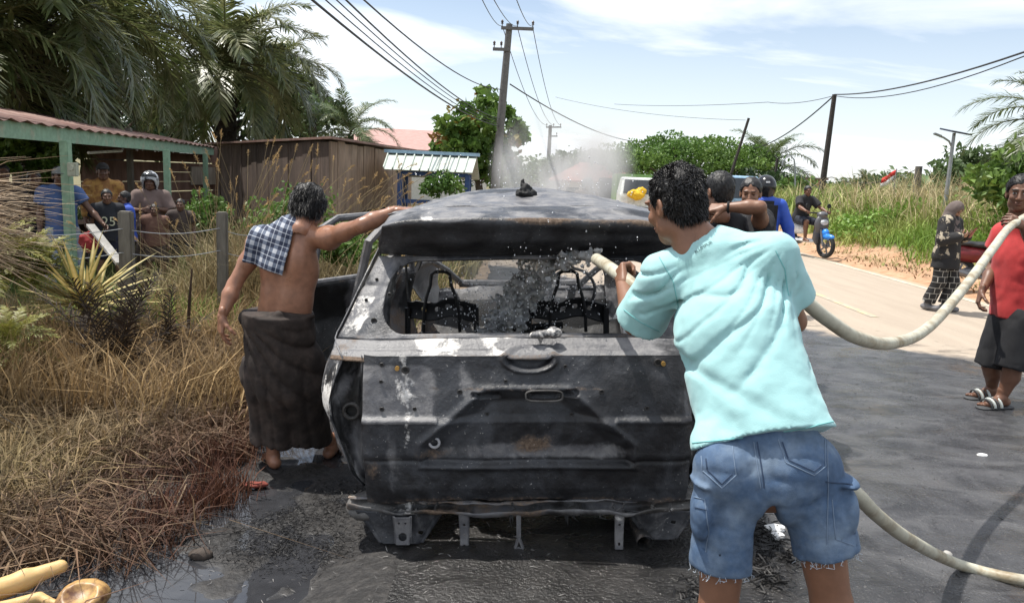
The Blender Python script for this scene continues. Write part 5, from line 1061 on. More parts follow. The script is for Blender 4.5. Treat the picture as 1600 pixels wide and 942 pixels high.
# ------------------------------------------------------------------ the man in red
def man_red():
    J = dict(pel=A_(1588, 490, 5.72), hipL=A_(1602, 502, 5.62), hipR=A_(1572, 500, 5.80), neck=A_(1598, 346, 5.74), shL=A_(1630, 362, 5.60), shR=A_(1570, 366, 5.86), elR=A_(1552, 418, 5.90), wrR=A_(1534, 455, 5.72), elL=A_(1622, 402, 5.44), wrL=A_(1598, 352, 5.42), head=A_(1594, 302, 5.72), hf=np.array([-.55, -.83, -.10]), knL=A_(1582, 575, 5.60), knR=A_(1548, 572, 5.80), anL=A_(1567, 612, 5.62), anR=A_(1550, 604, 5.86), toeL=np.array([-1, -.25, 0]), toeR=np.array([-1, -.10, 0]))
    J['anL'][2] = .015 + .10; J['anR'][2] = .015 + .10
    for q in 'LR': J['an' + q][2] = rz_(J['an' + q][0], J['an' + q][1]) + .095
    root = person_root(J, "man in a red sleeveless shirt and black shorts resting the hose on his shoulder", zg=.015); s = 1.06; tone = np.array(TONE_D) * 1.1
    hR = unit(np.array([-.25, -.15, -1])); fwd = unit(np.array([-.8, -.6, 0]))
    hands = [((J['wrR'], hR, np.array([.4, -.2, -.1]), 1.0), dict(curl=[.5, .55, .6, .65], spread=.05)), ((J['wrL'], unit(A_(1578, 346, 5.42) - J['wrL']), np.array([.1, .9, -.35]), 1.0), dict(curl=[.75, .8, .8, .85], tcurl=.4))]
    hands = [((a[0], a[1], a[2], 1.0 if np.cross(unit(a[1]), unit(a[2])) @ (fwd if i == 0 else np.array([0, 0, 1.])) > 0 else -1.0), k) for i, (a, k) in enumerate(hands)]
    R = make_body(root, J, s, tone, hands, [(J['anL'], J['toeL']), (J['anR'], J['toeR'])], .010, .005, .005)
    V, Q = hair_mesh(J['head'], R, s, .006, thick=.013, nz=.004, strands=2200, sl=.010, seed=21); obj_at("hair", V, Q, M_hair, root)
    V, Q = garment_top(J, s, .010, .020, .42, .085, hem=-.02, folds=.010, fs=8, seed=5, flare=.01, w=.92); obj_at("shirt", V, Q, cloth("red_cotton", (.46, .030, .030), .10, .8, sheen=.15, crease=.35), root); bv = bvh_of(V, Q)
    V, Q = garment_legs(J, s, .010, .016, .99, .104, .094, folds=.010, fs=7, seed=6); obj_at("shorts", V, Q, cloth("black_cotton", (.013, .013, .015), .2, crease=.5), root)
    sole = mat("sandal_rubber", (.05, .052, .055), .7); wh = mat("sandal_strap", (.50, .53, .50), .6, var=.2)
    for q in 'LR':
        t = unit(J['toe' + q]); l = np.cross(t, (0, 0, 1)); g = J['an' + q] - np.array([0, 0, .088]) ; v = Vol(g - .27, g + .27, .007); v.cone(g - t * .07, g + t * .165, .046, .054, .01, flat=np.array([0, 0, 1.]), ff=.25); V, Q = v.surf(); sl_ = obj_at("sandal", V, Q, sole, root)
        for k, o in enumerate((.045, .075, .105, .135)):
            aa = np.linspace(0, PI, 11); P = np.stack([g + t * (o + .01 * math.sin(a)) + l * .054 * math.cos(a) + np.array([0, 0, .012 + (.062 - .1 * (o - .04)) * math.sin(a)]) for a in aa]); mb = MB(); mb.tube(P - np.array(root.location), .011 if k % 2 == 0 else .007, 6); mb.build("sandal_strap", wh if k % 2 == 0 else sole, sl_, True)
    return J
JR = man_red()
# ------------------------------------------------------------------ the woman with the phone
def woman():
    J, s, r, f = stand(5.95, 10.4, 2.45, 1.50, z=.018, armL=((-.09, .02, -.25), (.10, .19, .05)), armR=((.09, .03, -.25), (-.07, .21, .06)), look=(.05, .75, -.55), spread=.02)
    J['knL'] = J['knL'] + f * .06; J['anL'] = J['anL'] + f * .03; J['anR'] = J['anR'] - f * .13 + np.array([0, 0, .01]); J['knR'] = J['knR'] - f * .04
    root = person_root(J, "woman in a grey headscarf and patterned jacket looking at her phone on the road", zg=.018); tone = np.array(TONE_L)
    hands = [((J['wr' + q], unit(f * .7 + r * (.5 if q == 'L' else -.5) + np.array([0, 0, .35])), np.array([0, 0, .6]) + r * (.6 if q == 'L' else -.6), 1.0), dict(curl=.7)) for q in 'LR']
    hands = [((a[0], a[1], a[2], 1.0 if np.cross(unit(a[1]), unit(a[2])) @ np.array([0, 0, 1.]) > 0 else -1.0), k) for a, k in hands]
    R = make_body(root, J, s, tone, hands, [], .013, .006, .006)
    mcam = mat("black_cream_print", (.018, .017, .018), .85, var=.1, vs=7, col2=(.42, .36, .27), lo=.555, hi=.57, bump=.2)
    V, Q = garment_top(J, s, .010, .034, 1.92, .09, hem=-.10, folds=.010, fs=8, seed=2, flare=.03); x = (V - J['neck']) @ np.array([0, 0, 1.]); obj_at("jacket", V, Q, mcam, root)
    v = Vol(J['pel'] - .45, J['pel'] + .75, .012); torso_prims(v, J, s, .030, .04); hc = J['pel'] - np.array([0, 0, .24]); v.cone(J['pel'] + np.array([0, 0, .2]), hc, .17, .215, .04, flat=f, ff=.8); v.plane(hc + np.array([0, 0, .02]), (0, 0, -1)); v.plane(J['pel'] + np.array([0, 0, .12]), (0, 0, 1)); v.disp(lambda P: .010 * fbm(P * np.array([1, 1, .4]), 8, 3)); V, Q = v.surf(); obj_at("tunic", V, Q, cloth("black_tunic_cloth", (.012, .012, .014), .2), root)
    m_ = bpy.data.materials.new("black_white_check"); m_.use_nodes = True; t = m_.node_tree; b = t.nodes['Principled BSDF']; nn = t.nodes.new; lk = t.links.new; tcn = nn('ShaderNodeTexCoord'); br = nn('ShaderNodeTexBrick'); mp_ = nn('ShaderNodeMapping'); mp_.inputs['Rotation'].default_value = (PI / 2, .06, 0); lk(tcn.outputs['Object'], mp_.inputs[0]); lk(mp_.outputs[0], br.inputs[0]); br.inputs['Scale'].default_value = 5.2; br.inputs['Color1'].default_value = (.012, .012, .013, 1); br.inputs['Color2'].default_value = (.022, .021, .022, 1); br.inputs['Mortar'].default_value = (.40, .39, .36, 1); br.inputs['Mortar Size'].default_value = .016; br.inputs['Brick Width'].default_value = .42; br.inputs['Row Height'].default_value = .42; lk(br.outputs[0], b.inputs['Base Color']); b.inputs['Roughness'].default_value = .9
    V, Q = garment_legs(J, s, .012, .016, 1.90, .10, .080, folds=.012, fs=7, seed=3); obj_at("trousers", V, Q, m_, root)
    v = Vol(J['head'] - .40, J['head'] + .25, .008); R3 = R; c = J['head']; L3 = lambda a, b_, d: c + R3 @ (np.array([a, b_, d]) * s)
    v.ell(c + R3 @ np.array([0, -.012, .02]) * s, np.array([.100, .115, .122]) * s, R3, .02); v.cone(c + R3 @ np.array([0, -.02, -.06]) * s, J['neck'] + np.array([0, 0, .0]), .088, .105, .05); v.cone(J['neck'] + np.array([0, 0, -.02]), J['neck'] - np.array([0, 0, .15]) + f * .03, .12, .165, .06, flat=f, ff=.75)
    for q in ('shL', 'shR'): v.cone(J['neck'] - np.array([0, 0, .02]), J[q] * .8 + J['neck'] * .2 - np.array([0, 0, .03]), .075, .088, .06)
    v.plane(J['neck'] - np.array([0, 0, .22]), (0, 0, -1)); v.disp(lambda P: .007 * fbm(P * np.array([1, 1, .6]), 12, 3)); v.ell(L3(0, .11, -.015), np.array([.060, .085, .078]) * s, R3, .02, 's'); V, Q = v.surf(); obj_at("headscarf", V, Q, cloth("taupe_scarf_cloth", (.135, .105, .095), .1), root)
    sh = mat("grey_trainer", (.16, .16, .17), .7)
    for q in 'LR':
        t = unit(J['toe' + q] * np.array([1, 1, 0])); g = J['an' + q] - np.array([0, 0, .04]); v = Vol(g - .25, g + .25, .010); v.cone(g - t * .05, g + t * .14, .046, .042, .02, flat=np.array([0, 0, 1]), ff=.85); v.cone(g, g + np.array([0, 0, .06]), .045, .045, .03); V, Q = v.surf(); obj_at("shoe", V, Q, sh, root)
    p = (J['wrL'] + J['wrR']) / 2 + f * .10 + np.array([0, 0, .06]); ph = MB(); ph.box((0, 0, 0), (.075, .009, .155), bev=.004); o = ph.build("phone", mat("phone_case", (.20, .05, .05), .4), None); o.location = p; o.rotation_euler = (-.5, 0, -2.45); tag(o, "small phone held in both hands by the woman in the headscarf", "phone")
    return J
woman()
# ------------------------------------------------------------------ three men beyond the car
dkshirt = cloth("charcoal_cotton", (.020, .020, .023), .2); dkjean = cloth("dark_jeans", (.02, .025, .04), .2)
def back_men():
    J, s, r, f = stand(1.62, 4.75, 1.2, 1.66, z=.01)
    J['head'] = A_(1121, 300, 4.75); J['neck'] = A_(1130, 352, 4.82); J['shR'] = A_(1190, 345, 4.65); J['shL'] = A_(1120, 350, 5.0); J['elR'] = A_(1187, 324, 4.42); J['wrR'] = A_(1133, 324, 4.50); J['elL'] = A_(1120, 420, 4.9); J['wrL'] = A_(1130, 470, 4.7); J['hf'] = np.array([-.5, .85, -.1])
    fw_ = np.array([-.5, .85, 0]); J['shR'] = A_(1188, 358, 4.72); J['shL'] = A_(1105, 372, 4.9)
    hd = unit(J['wrR'] - J['elR']); root = person_root(J, "dark-haired man raising his bent arm beside the burnt car's right side"); hands = [((J['wrR'], unit(hd + np.array([0, 0, -.1])), np.array([0, .5, -.7]), 1.0), dict(curl=[.9, .95, 1.0, 1.0]))]
    R = make_body(root, J, s, np.array(TONE) * .95, hands, [(J['anL'], J['toeL']), (J['anR'], J['toeR'])], .012, .006, .007)
    V, Q = hair_mesh(J['head'], R, s, .006, thick=.012, nz=.004, strands=900, sl=.012, seed=31); obj_at("hair", V, Q, M_hair, root)
    V, Q = garment_top(J, s, .013, .02, .32, .085, seed=8); obj_at("shirt", V, Q, dkshirt, root); V, Q = garment_legs(J, s, .015, .016, 1.9, seed=2); obj_at("trousers", V, Q, dkjean, root)
    mb = MB(); w = J['wrR'] - hd * .02; mb.ring(w - np.array(root.location), hd, .030, .007, 18, 6); mb.build("wrist_band", M_black, root, True)
    J, s, r, f = stand(1.86, 6.15, 2.75, 1.66, z=.01, look=(.15, .9, -.25)); J['hf'] = np.array([-.35, -.9, -.15])
    root, R = simple_person(J, s, r, f, "man in a black T-shirt facing the camera behind the raised arm", np.array(TONE), dkshirt, dkjean, seed=4, length=1.9, h=.013, sleeve=.6)
    mb = MB()
    for sg in (-1, 1): p = J['sh' + 'LR'[(sg + 1) // 2]] * .62 + J['neck'] * .38; mb.tube([p - f * .10 - np.array([0, 0, .05]), p + np.array([0, 0, .075]), p + f * .115 - np.array([0, 0, .02]), p + f * .135 - np.array([0, 0, .2])], .018, 6)
    for o in [mb.mesh("backpack_strap", True)]:
        o.transform(Matrix.Translation(-Vector(root.location))); st = link("backpack_strap", o, mat("grey_webbing", (.35, .34, .33), .8), root); st['kind'] = 'stuff'
    J, s, r, f = stand(3.12, 9.6, .15, 1.70, z=.01, armR=((.12, -.02, -.26), (.06, .03, -.25)))
    root, R = simple_person(J, s, r, f, "person in black helmet and blue jacket walking away up the road", np.array(TONE), cloth("blue_nylon", (.020, .075, .42), .12, .6), dkjean, seed=6, length=1.9, h=.013, sleeve=1.92, helmet=mat("black_helmet_shell", (.012, .012, .014), .18, var=.1, bump=0), shoes=M_black, topk=dict(cuff=1))
    mb = MB(); c = (J['neck'] + J['pel']) / 2 - f * .19 + np.array([0, 0, .07]); mb.box((0, 0, 0), (.26, .14, .38), bev=.05); o = mb.build("backpack", cloth("black_nylon", (.018, .018, .02), .2), None, True, c, (0, 0, -.15)); tag(o, "black backpack on the back of the person in the blue jacket", "backpack")
    mb = MB(); mb.box((0, 0, 0), (.05, .012, .022), bev=.004); mb.build("helmet_badge", mat("white_badge", (.7, .7, .7), .5), root, False, J['head'] - np.array(root.location) - f * .148 + np.array([0, 0, .075]), (0, 0, -.15))
back_men()
# ================================================================== plants
def leafmat(name, c1, c2, rough=.5, trans=.28, vs=.9, spec=.4): return mat(name, c1, rough, var=.3, vs=vs, col2=c2, lo=.42, hi=.6, bump=0, trans=trans, spec=spec)
def attmat(name, rough=.7, trans=.2): return mat(name, rough=rough, var=.15, vs=4, bump=0, attr='Col', trans=trans, spec=.3)
M_grass = attmat("grass_blades"); 
M_palm = leafmat("oil_palm_leaf", (.09, .12, .038), (.185, .19, .08), .36, .34, 1.5, .6); M_palmdry = leafmat("dry_palm_leaf", (.20, .15, .085), (.30, .24, .15), .7, .2)
M_coco = leafmat("coconut_leaf", (.085, .125, .045), (.16, .20, .085), .4, .3, 1.2); M_rachis = mat("palm_rib", (.13, .13, .055), .6); M_trunkp = mat("palm_trunk_bark", (.045, .036, .028), .95, var=.4, vs=5, bump=1.0, bs=14, bdist=.05)
M_bark = mat("tree_bark", (.10, .075, .055), .95, var=.35, vs=4, bump=.8, bs=20, bdist=.03)
def frond(L_, n, rise, droop, ll, lw, seed, hang=.5, twist=0.0):
    """one palm leaf along +Y: rib arching by rise and droop, two rows of folded leaflets; material 0 leaf, 1 rib"""
    rg = np.random.default_rng(seed); t = np.linspace(0, 1, 26); a = rise - droop * t ** 1.35; dy = np.cos(a); dz = np.sin(a); Y = np.concatenate([[0], np.cumsum((dy[1:] + dy[:-1]) / 2)]) * L_ / 25; Z = np.concatenate([[0], np.cumsum((dz[1:] + dz[:-1]) / 2)]) * L_ / 25
    Xr = twist * L_ * t ** 2; mb = MB(); mb.tube(np.stack([Xr, Y, Z], -1)[::2], np.linspace(.035, .008, 26)[::2] * L_ / 3.6, 5); Vs = [np.concatenate(mb.v)]; Qs = [np.array([f for f in mb.f if len(f) == 4])]; mi = [1] * len(Qs[0]); n0 = len(Vs[0])
    tt = np.linspace(.10, .995, n); P = np.stack([np.interp(tt, t, Xr), np.interp(tt, t, Y), np.interp(tt, t, Z)], -1); an = np.interp(tt, t, a); T = np.stack([0 * tt, np.cos(an), np.sin(an)], -1); Nn = np.stack([0 * tt, -np.sin(an), np.cos(an)], -1)
    V = []
    for sg in (-1, 1):
        l = ll * (np.sin(np.clip(tt * 1.02, 0, 1) * PI * .86 + .35) * .75 + .3) * rg.uniform(.85, 1.1, n); sw = .55 + .35 * tt + rg.normal(0, .08, n); up = .25 + rg.normal(0, .22, n)
        d = np.array([sg, 0, 0]) * np.cos(sw)[:, None] + T * np.sin(sw)[:, None] + Nn * up[:, None]; d /= np.linalg.norm(d, axis=1)[:, None]; dn = np.array([0, 0, -1.0])
        h = hang * rg.uniform(.5, 1.3, n)[:, None]; w = np.cross(d, Nn); w /= np.linalg.norm(w, axis=1)[:, None]; p1 = P + d * l[:, None] * .5 + dn * h * l[:, None] * .18; p2 = P + d * l[:, None] * .88 + dn * h * l[:, None] * .62; k = lw * .5
        V.append(np.stack([P - w * k * .6, P + w * k * .6, p1 + w * k, p1 - w * k, p2 + w * k * .25, p2 - w * k * .25], 1).reshape(-1, 3))
    V = np.concatenate(V); b = (np.arange(len(V) // 6) * 6)[:, None] + n0; q = np.concatenate([b + np.array([0, 1, 2, 3]), b + np.array([3, 2, 4, 5])]); Vs.append(V); Qs.append(q); mi += [0] * len(q)
    me = npmesh("frond", np.concatenate(Vs), np.concatenate(Qs), midx=mi); return me
FR = {}
def frond_set(key, specs, mats):
    FR[key] = []
    for i, sp in enumerate(specs):
        me = frond(*sp, seed=50 + i * 3 + len(FR) * 17); [me.materials.append(m) for m in mats]; FR[key].append(me)
def palm(name, label, pos, h, keys, count, scale=1.0, group=None, lean=(0, 0), tr=.28, seed=0, cat="palm tree", thick=True):
    """keys = (frond key, steepest first) ; fronds spiral round the top from upright to hanging"""
    rg = np.random.default_rng(seed); root = empty(name, pos, 0, label, cat, group); top = np.array([lean[0], lean[1], h])
    if h > .2:
        zz_ = np.linspace(0, 1, 14); P = np.stack([lean[0] * zz_ ** 1.5, lean[1] * zz_ ** 1.5, h * zz_ + -.3 * (1 - zz_)], -1); mb = MB(); mb.tube(P, tr * (1.1 - .15 * zz_ + .06 * np.sin(np.arange(14) * 2.4)), 12)
        if thick:
            for k in range(70): a = k * 2.4; z = .15 + .85 * k / 70; c = np.array([np.interp(z, zz_, P[:, 0]), np.interp(z, zz_, P[:, 1]), np.interp(z, zz_, P[:, 2])]); d = np.array([math.cos(a), math.sin(a), .9]); mb.beam(c + d * tr * .75, c + d * tr * 1.45, .14 * tr / .28, .06)
        mb.build("trunk", M_trunkp, root)
    fs = FR[keys]; n = len(fs)
    for k in range(count):
        q = k / max(1, count - 1); me = fs[min(n - 1, int(q * n * .999))]; o = link("frond", me, None, root); o.location = top + np.array([0, 0, .1 * (1 - q)]); o.rotation_euler = (rg.normal(0, .10), rg.normal(0, .12), k * 2.39996 + rg.normal(0, .15)); sc = scale * rg.uniform(.88, 1.1); o.scale = (sc, sc, sc)
    return root
frond_set('oil', [(3.9, 74, 1.25, 1.3, 1.0, .062, ), (4.0, 78, 1.0, 1.7, 1.05, .062), (4.0, 78, .75, 1.9, 1.05, .06), (4.1, 76, .5, 2.2, 1.1, .06), (4.0, 74, .2, 1.9, 1.05, .06), (3.7, 66, -.25, 1.4, 1.0, .055)], (M_palm, M_rachis))
for i, me in enumerate(FR['oil']): pass
frond_set('coco', [(3.8, 70, 1.2, 1.3, .9, .05), (4.0, 74, .8, 1.6, .95, .05), (4.0, 74, .4, 1.7, .95, .05), (3.6, 66, -.1, 1.3, .9, .05)], (M_coco, M_rachis))
GRP = "oil palms behind the shelter"
def gpos(u, Y, dz=0.0): p = aty(u, 300, Y); return (p[0], Y, GZ(p[0], Y) + dz)
for i, (u, v, Y, sc, lab, n) in enumerate((
    (352, 105, 26, .98, "oil palm nearest the plank shed, arching over its roof", 34), (158, 62, 20.5, .80, "tall dark oil palm behind the middle of the shelter roof", 34), (48, 30, 16.5, .92, "oil palm at the left, its fronds hanging over the shelter", 32),
    (-70, 70, 14, .8, "oil palm at the far left, mostly outside the picture", 26), (425, 120, 38, .95, "distant oil palm showing right of the big arching one", 30))):
    p = aty(u, v, Y); zg = GZ(p[0], Y); palm("oil_palm", lab, (p[0], Y, zg), p[2] - zg, 'oil', n, sc, GRP, seed=i + 3, tr=.33)
p = aty(548, 218, 27); palm("young_palm", "light green young palm showing above the plank shed's right end", (p[0], 27, GZ(p[0], 27)), p[2] + .5, 'coco', 20, .52, None, seed=21, tr=.12, thick=False)
p = aty(1668, 205, 15.5); palm("coconut_palm", "coconut palm at the right edge with pale drooping fronds", (p[0], 15.5, GZ(p[0], 15.5)), p[2] - GZ(p[0], 15.5), 'coco', 26, .52, None, seed=31, tr=.15, thick=False)
p = aty(1200, 262, 52); palm("coconut_palm", "distant coconut palm beside the spreading rain tree", (p[0], 52, 0), p[2], 'coco', 22, .95, None, seed=33, tr=.2, thick=False)
p = aty(1349, 284, 34); palm("areca_palm", "small dark palm standing above the reeds by the flag", (p[0], 34, GZ(p[0], 34)), p[2] - GZ(p[0], 34), 'oil', 15, .17, None, seed=37, tr=.10, thick=False)
def leaves(P, sz, seed, up=.4, asp=.55, fold=.25):
    """leaf shaped faces at P: two quads with a crease and a point"""
    rg = np.random.default_rng(seed); n = len(P); d = rg.normal(size=(n, 3)); d[:, 2] -= .25; d /= np.linalg.norm(d, axis=1)[:, None]; nn_ = rg.normal(size=(n, 3)); nn_[:, 2] += up * 3; w = np.cross(d, nn_); w /= np.linalg.norm(w, axis=1)[:, None] + 1e-9; nn_ = np.cross(w, d); s = (sz * rg.uniform(.6, 1.25, n))[:, None]
    a = P - d * s * .5; m = P; b = P + d * s * .5 - np.array([0, 0, .08]) * s; l = m - w * s * asp * .5 + nn_ * s * fold * .3; r = m + w * s * asp * .5 + nn_ * s * fold * .3
    V = np.stack([a, l, b, r], 1).reshape(-1, 3); return V, (np.arange(n) * 4)[:, None] + np.array([0, 1, 2, 3])
def crown_pts(c, r, nclump, per, cr, seed, shell_=.65, flat=1.0, bottom=-.6):
    rg = np.random.default_rng(seed); C = []
    while len(C) < nclump:
        q = rg.normal(size=3); q /= np.linalg.norm(q); q *= rg.uniform(shell_, 1.0) 
        if q[2] < bottom: continue
        C.append(q)
    C = np.asarray(C) * r + c; rr = cr * rg.uniform(.6, 1.3, nclump); P = []
    for k in range(nclump):
        q = rg.normal(size=(per, 3)); q /= np.linalg.norm(q, axis=1)[:, None]; q *= rg.uniform(.3, 1.0, (per, 1)) ** .6; q[:, 2] *= flat; P.append(C[k] + q * rr[k])
    return np.concatenate(P), C
def tree(name, label, pos, top, c, r, nclump, per, cr, sz, m, seed, cat="tree", group=None, flat=.8, tr=.18, asp=.55, shell_=.55, bottom=-.5, limbs=9):
    root = empty(name, pos, 0, label, cat, group); P, C = crown_pts(np.asarray(c, float), np.asarray(r, float), nclump, per, cr, seed, shell_, flat, bottom); V, Q = leaves(P, sz, seed, asp=asp)
    link("crown", npmesh("crown", V, Q, smooth=False), m, root)
    if tr > 0:
        rg = np.random.default_rng(seed + 1); mb = MB(); fk = np.array([0, 0, c[2] - r[2] * .75]); fk[2] = max(fk[2], .4); mb.tube([(0, 0, -.3), fk * .5 + rg.normal(0, tr * .3, 3) * np.array([1, 1, 0]), fk], [tr * 1.25, tr, tr * .85], 8)
        for k in rg.choice(len(C), min(limbs, len(C)), False): m1 = fk + (C[k] - fk) * .5 + np.array([0, 0, -.08]) * r[2]; mb.tube([fk - np.array([0, 0, .1]), m1, C[k]], [tr * .6, tr * .35, tr * .1], 6)
        mb.build("trunk", M_bark, root)
    return root
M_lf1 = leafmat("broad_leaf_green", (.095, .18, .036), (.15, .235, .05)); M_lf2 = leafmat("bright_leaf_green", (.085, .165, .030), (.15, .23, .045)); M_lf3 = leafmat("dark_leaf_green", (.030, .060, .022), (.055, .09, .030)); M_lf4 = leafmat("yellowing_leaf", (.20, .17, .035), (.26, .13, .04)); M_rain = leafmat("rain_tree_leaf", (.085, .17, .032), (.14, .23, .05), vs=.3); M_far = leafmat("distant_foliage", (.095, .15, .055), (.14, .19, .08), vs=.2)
def ctree(name, lab, u, Y, v0, v1, wpx, nclump, per, cr, sz, m, seed, **k):
    """tree whose crown spans photo rows v0..v1 at column u, wpx wide, standing at distance Y"""
    a = aty(u, v0, Y); b = aty(u, v1, Y); zg = GZ(a[0], Y); hh = (a[2] - b[2]) / 2; w = wpx / 2 * Y / F
    return tree(name, lab, (a[0], Y, zg), None, (0, 0, (a[2] + b[2]) / 2 - zg), (w, w * .85, hh), nclump, per, cr, sz, m, seed, **k)
t_ = ctree("broadleaf_tree", "large-leaved green tree with yellowing leaves behind the blue shelter and pole", 752, 34, 146, 300, 158, 62, 62, .62, .40, M_lf1, 2, asp=.7, shell_=.35, bottom=-.8)
P, C = crown_pts(np.array([0, 0, 3.4]), np.array([2.0, 1.7, 1.7]), 15, 12, .45, 77, .8); V, Q = leaves(P, .36, 5, asp=.7); link("yellow_leaf", npmesh("yellow_leaf", V, Q, smooth=False), M_lf4, t_)['kind'] = 'stuff'
ctree("rain_tree", "wide spreading rain tree with a flat light green crown beyond the road", 1075, 52, 212, 296, 272, 110, 150, 1.25, .27, M_rain, 4, flat=.42, tr=.35, shell_=.4, bottom=-.35)
ctree("rain_tree", "lower spreading tree in the smoke left of the big rain tree", 960, 62, 232, 292, 130, 40, 90, 1.3, .38, M_rain, 6, flat=.45, tr=.3)
ctree("broadleaf_tree", "hazy rounded tree behind the second power pole", 893, 58, 240, 300, 110, 36, 80, 1.2, .4, M_far, 8, tr=.25)
ctree("broadleaf_tree", "small sparse tree at the right end of the oil palms", 488, 30, 138, 225, 62, 16, 40, .5, .26, M_far, 9, tr=.1)
ctree("broadleaf_tree", "leafy green tree at the right edge behind the red roof", 1612, 15, 235, 335, 150, 46, 60, .42, .20, M_lf1, 10, tr=.15, shell_=.4, bottom=-.9)
ctree("broadleaf_tree", "thin flat-topped tree behind the solar street lamp", 1520, 24, 232, 300, 120, 24, 60, .6, .22, M_far, 12, flat=.4, tr=.1)
ctree("bush", "leafy bush right of the brick wall under the wires", 1245, 38, 280, 345, 60, 22, 60, .55, .3, M_lf1, 13, cat="bush", tr=0)
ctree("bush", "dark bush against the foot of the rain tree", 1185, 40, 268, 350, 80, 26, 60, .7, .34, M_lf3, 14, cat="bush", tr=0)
ctree("bush", "bright green bush growing inside the blue-posted shelter", 690, 15.2, 270, 318, 66, 22, 50, .16, .10, M_lf2, 15, cat="bush", tr=0)
ctree("bush", "sunlit green bush at the left edge beyond the shelter", 30, 13.5, 205, 300, 130, 40, 60, .28, .15, M_lf2, 16, cat="bush", tr=0)
ctree("bush", "dark leafy bush right of the last shelter post", 318, 11.5, 292, 372, 62, 24, 60, .17, .085, M_lf1, 17, cat="bush", tr=0)
ctree("bush", "yellow-green bush under the plume grass by the sarong man", 470, 9.5, 300, 400, 150, 40, 50, .22, .085, M_lf2, 18, cat="bush", tr=0)
ctree("bush", "green weed bush behind the sarong man's outstretched arm", 545, 8.2, 365, 420, 90, 26, 50, .16, .07, M_lf2, 19, cat="bush", tr=0)
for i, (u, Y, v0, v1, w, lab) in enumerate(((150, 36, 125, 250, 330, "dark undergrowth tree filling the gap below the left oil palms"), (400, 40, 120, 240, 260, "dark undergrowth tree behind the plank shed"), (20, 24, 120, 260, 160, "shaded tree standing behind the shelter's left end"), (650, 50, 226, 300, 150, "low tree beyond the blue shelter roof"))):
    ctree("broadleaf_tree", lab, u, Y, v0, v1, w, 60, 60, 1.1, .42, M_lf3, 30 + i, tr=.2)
for i, (u, Y, v0, v1, w, lab) in enumerate(((1440, 60, 282, 312, 240, "long low tree on the skyline behind the banana plants"), (1330, 66, 296, 318, 160, "skyline tree right of the leaning pole"), (820, 75, 256, 300, 150, "pale skyline tree seen through the smoke"), (1700, 50, 270, 320, 260, "skyline tree past the right edge"), (560, 70, 235, 280, 200, "skyline tree behind the pink roof"))):
    ctree("broadleaf_tree", lab, u, Y, v0, v1, w, 44, 60, 1.4, .55, M_far, 50 + i, tr=.2)
# ---- grass
def blades(P, hgt, wid, lean, seed, col, cv=.25, curve=.5):
    rg = np.random.default_rng(seed); n = len(P); a = rg.uniform(0, 2 * PI, n); d = np.stack([np.cos(a), np.sin(a), 0 * a], -1); h = (hgt * rg.uniform(.45, 1.25, n))[:, None]; ln = (lean * rg.uniform(.2, 1.4, n))[:, None]; w = np.stack([-np.sin(a + rg.normal(0, .8, n)), np.cos(a + rg.normal(0, .8, n)), 0 * a], -1) * (wid * rg.uniform(.6, 1.3, n))[:, None]; up = np.array([0, 0, 1.])
    p1 = P + up * h * .55 + d * h * ln * .35; p2 = P + up * h * (1 - .45 * np.clip(ln, 0, 1.6) * curve) + d * h * ln
    V = np.stack([P - w * .5, P + w * .5, p1 + w * .42, p1 - w * .42, p2 + w * .06, p2 - w * .06], 1).reshape(-1, 3); b = (np.arange(n) * 6)[:, None]; Q = np.concatenate([b + np.array([0, 1, 2, 3]), b + np.array([3, 2, 4, 5])]); c = np.asarray(col, float)
    if c.ndim == 1: c = np.tile(c, (n, 1))
    c = np.clip(c * (1 + rg.normal(0, cv, (n, 1))), .004, 1); return V, Q, np.repeat(c, 6, 0)
def scatter(n, x0, x1, y0, y1, seed, dens=None):
    rg = np.random.default_rng(seed); X = rg.uniform(x0, x1, n); Y = rg.uniform(y0, y1, n); P = np.stack([X, Y, 0 * X], -1)
    if dens is not None: P = P[rg.random(n) < dens(P)]
    P[:, 2] = gz(P[:, 0], P[:, 1]) - .01; return P
def lerpc(t, a, b): t = np.clip(t, 0, 1)[:, None]; return np.asarray(a) * (1 - t) + np.asarray(b) * t
def grassobj(name, sets, m=M_grass):
    V = []; Q = []; C = []; n = 0
    for v, q, c in sets: V.append(v); Q.append(q + n); C.append(c); n += len(v)
    return tag(link(name, npmesh(name, np.concatenate(V), np.concatenate(Q), col=np.concatenate(C)), m), kind='stuff')
def edge_(P): return -1.52 - .13 * (P[:, 1] - 3.2) * (P[:, 1] < 4.2) + .45 * sst(P[:, 1], 4.4, 6.5) + .18 * vnoise(P, 2.1, 3) + .10 * vnoise(P, 6, 1)
_jc = gr(70, 925, -.1)
def dl(P): return (np.hypot(P[:, 0] - _jc[0], (P[:, 1] - _jc[1] + .1) * .8) > .27) * np.clip((edge_(P) - P[:, 0]) * 3.5, 0, 1) * np.clip(.85 + .5 * vnoise(P, 2.5, 6), .1, 1)
sets = []
P = scatter(100000, -6.2, -.9, 1.9, 7.6, 1, dl); nz_ = fbm(P, 1.6, 4); rd = np.clip(1.0 - (edge_(P) - P[:, 0]) * 1.1, 0, 1); c = lerpc(.5 + nz_ * .9, (.085, .052, .031), (.20, .135, .080)); c = lerpc(rd * .8, c, (.075, .033, .022)); gsp = np.clip(vnoise(P, 1.1, 9) * 2 - .25, 0, 1) * (P[:, 0] < -2.2); c = lerpc(gsp * .7, c, (.20, .155, .065))
sets.append(blades(P, .20 + .12 * np.clip(nz_ + .5, 0, 1) + .14 * sst(P[:, 1], 4.5, 7), .0050 + .0008 * P[:, 1], 1.25, 2, c, .35, .9))
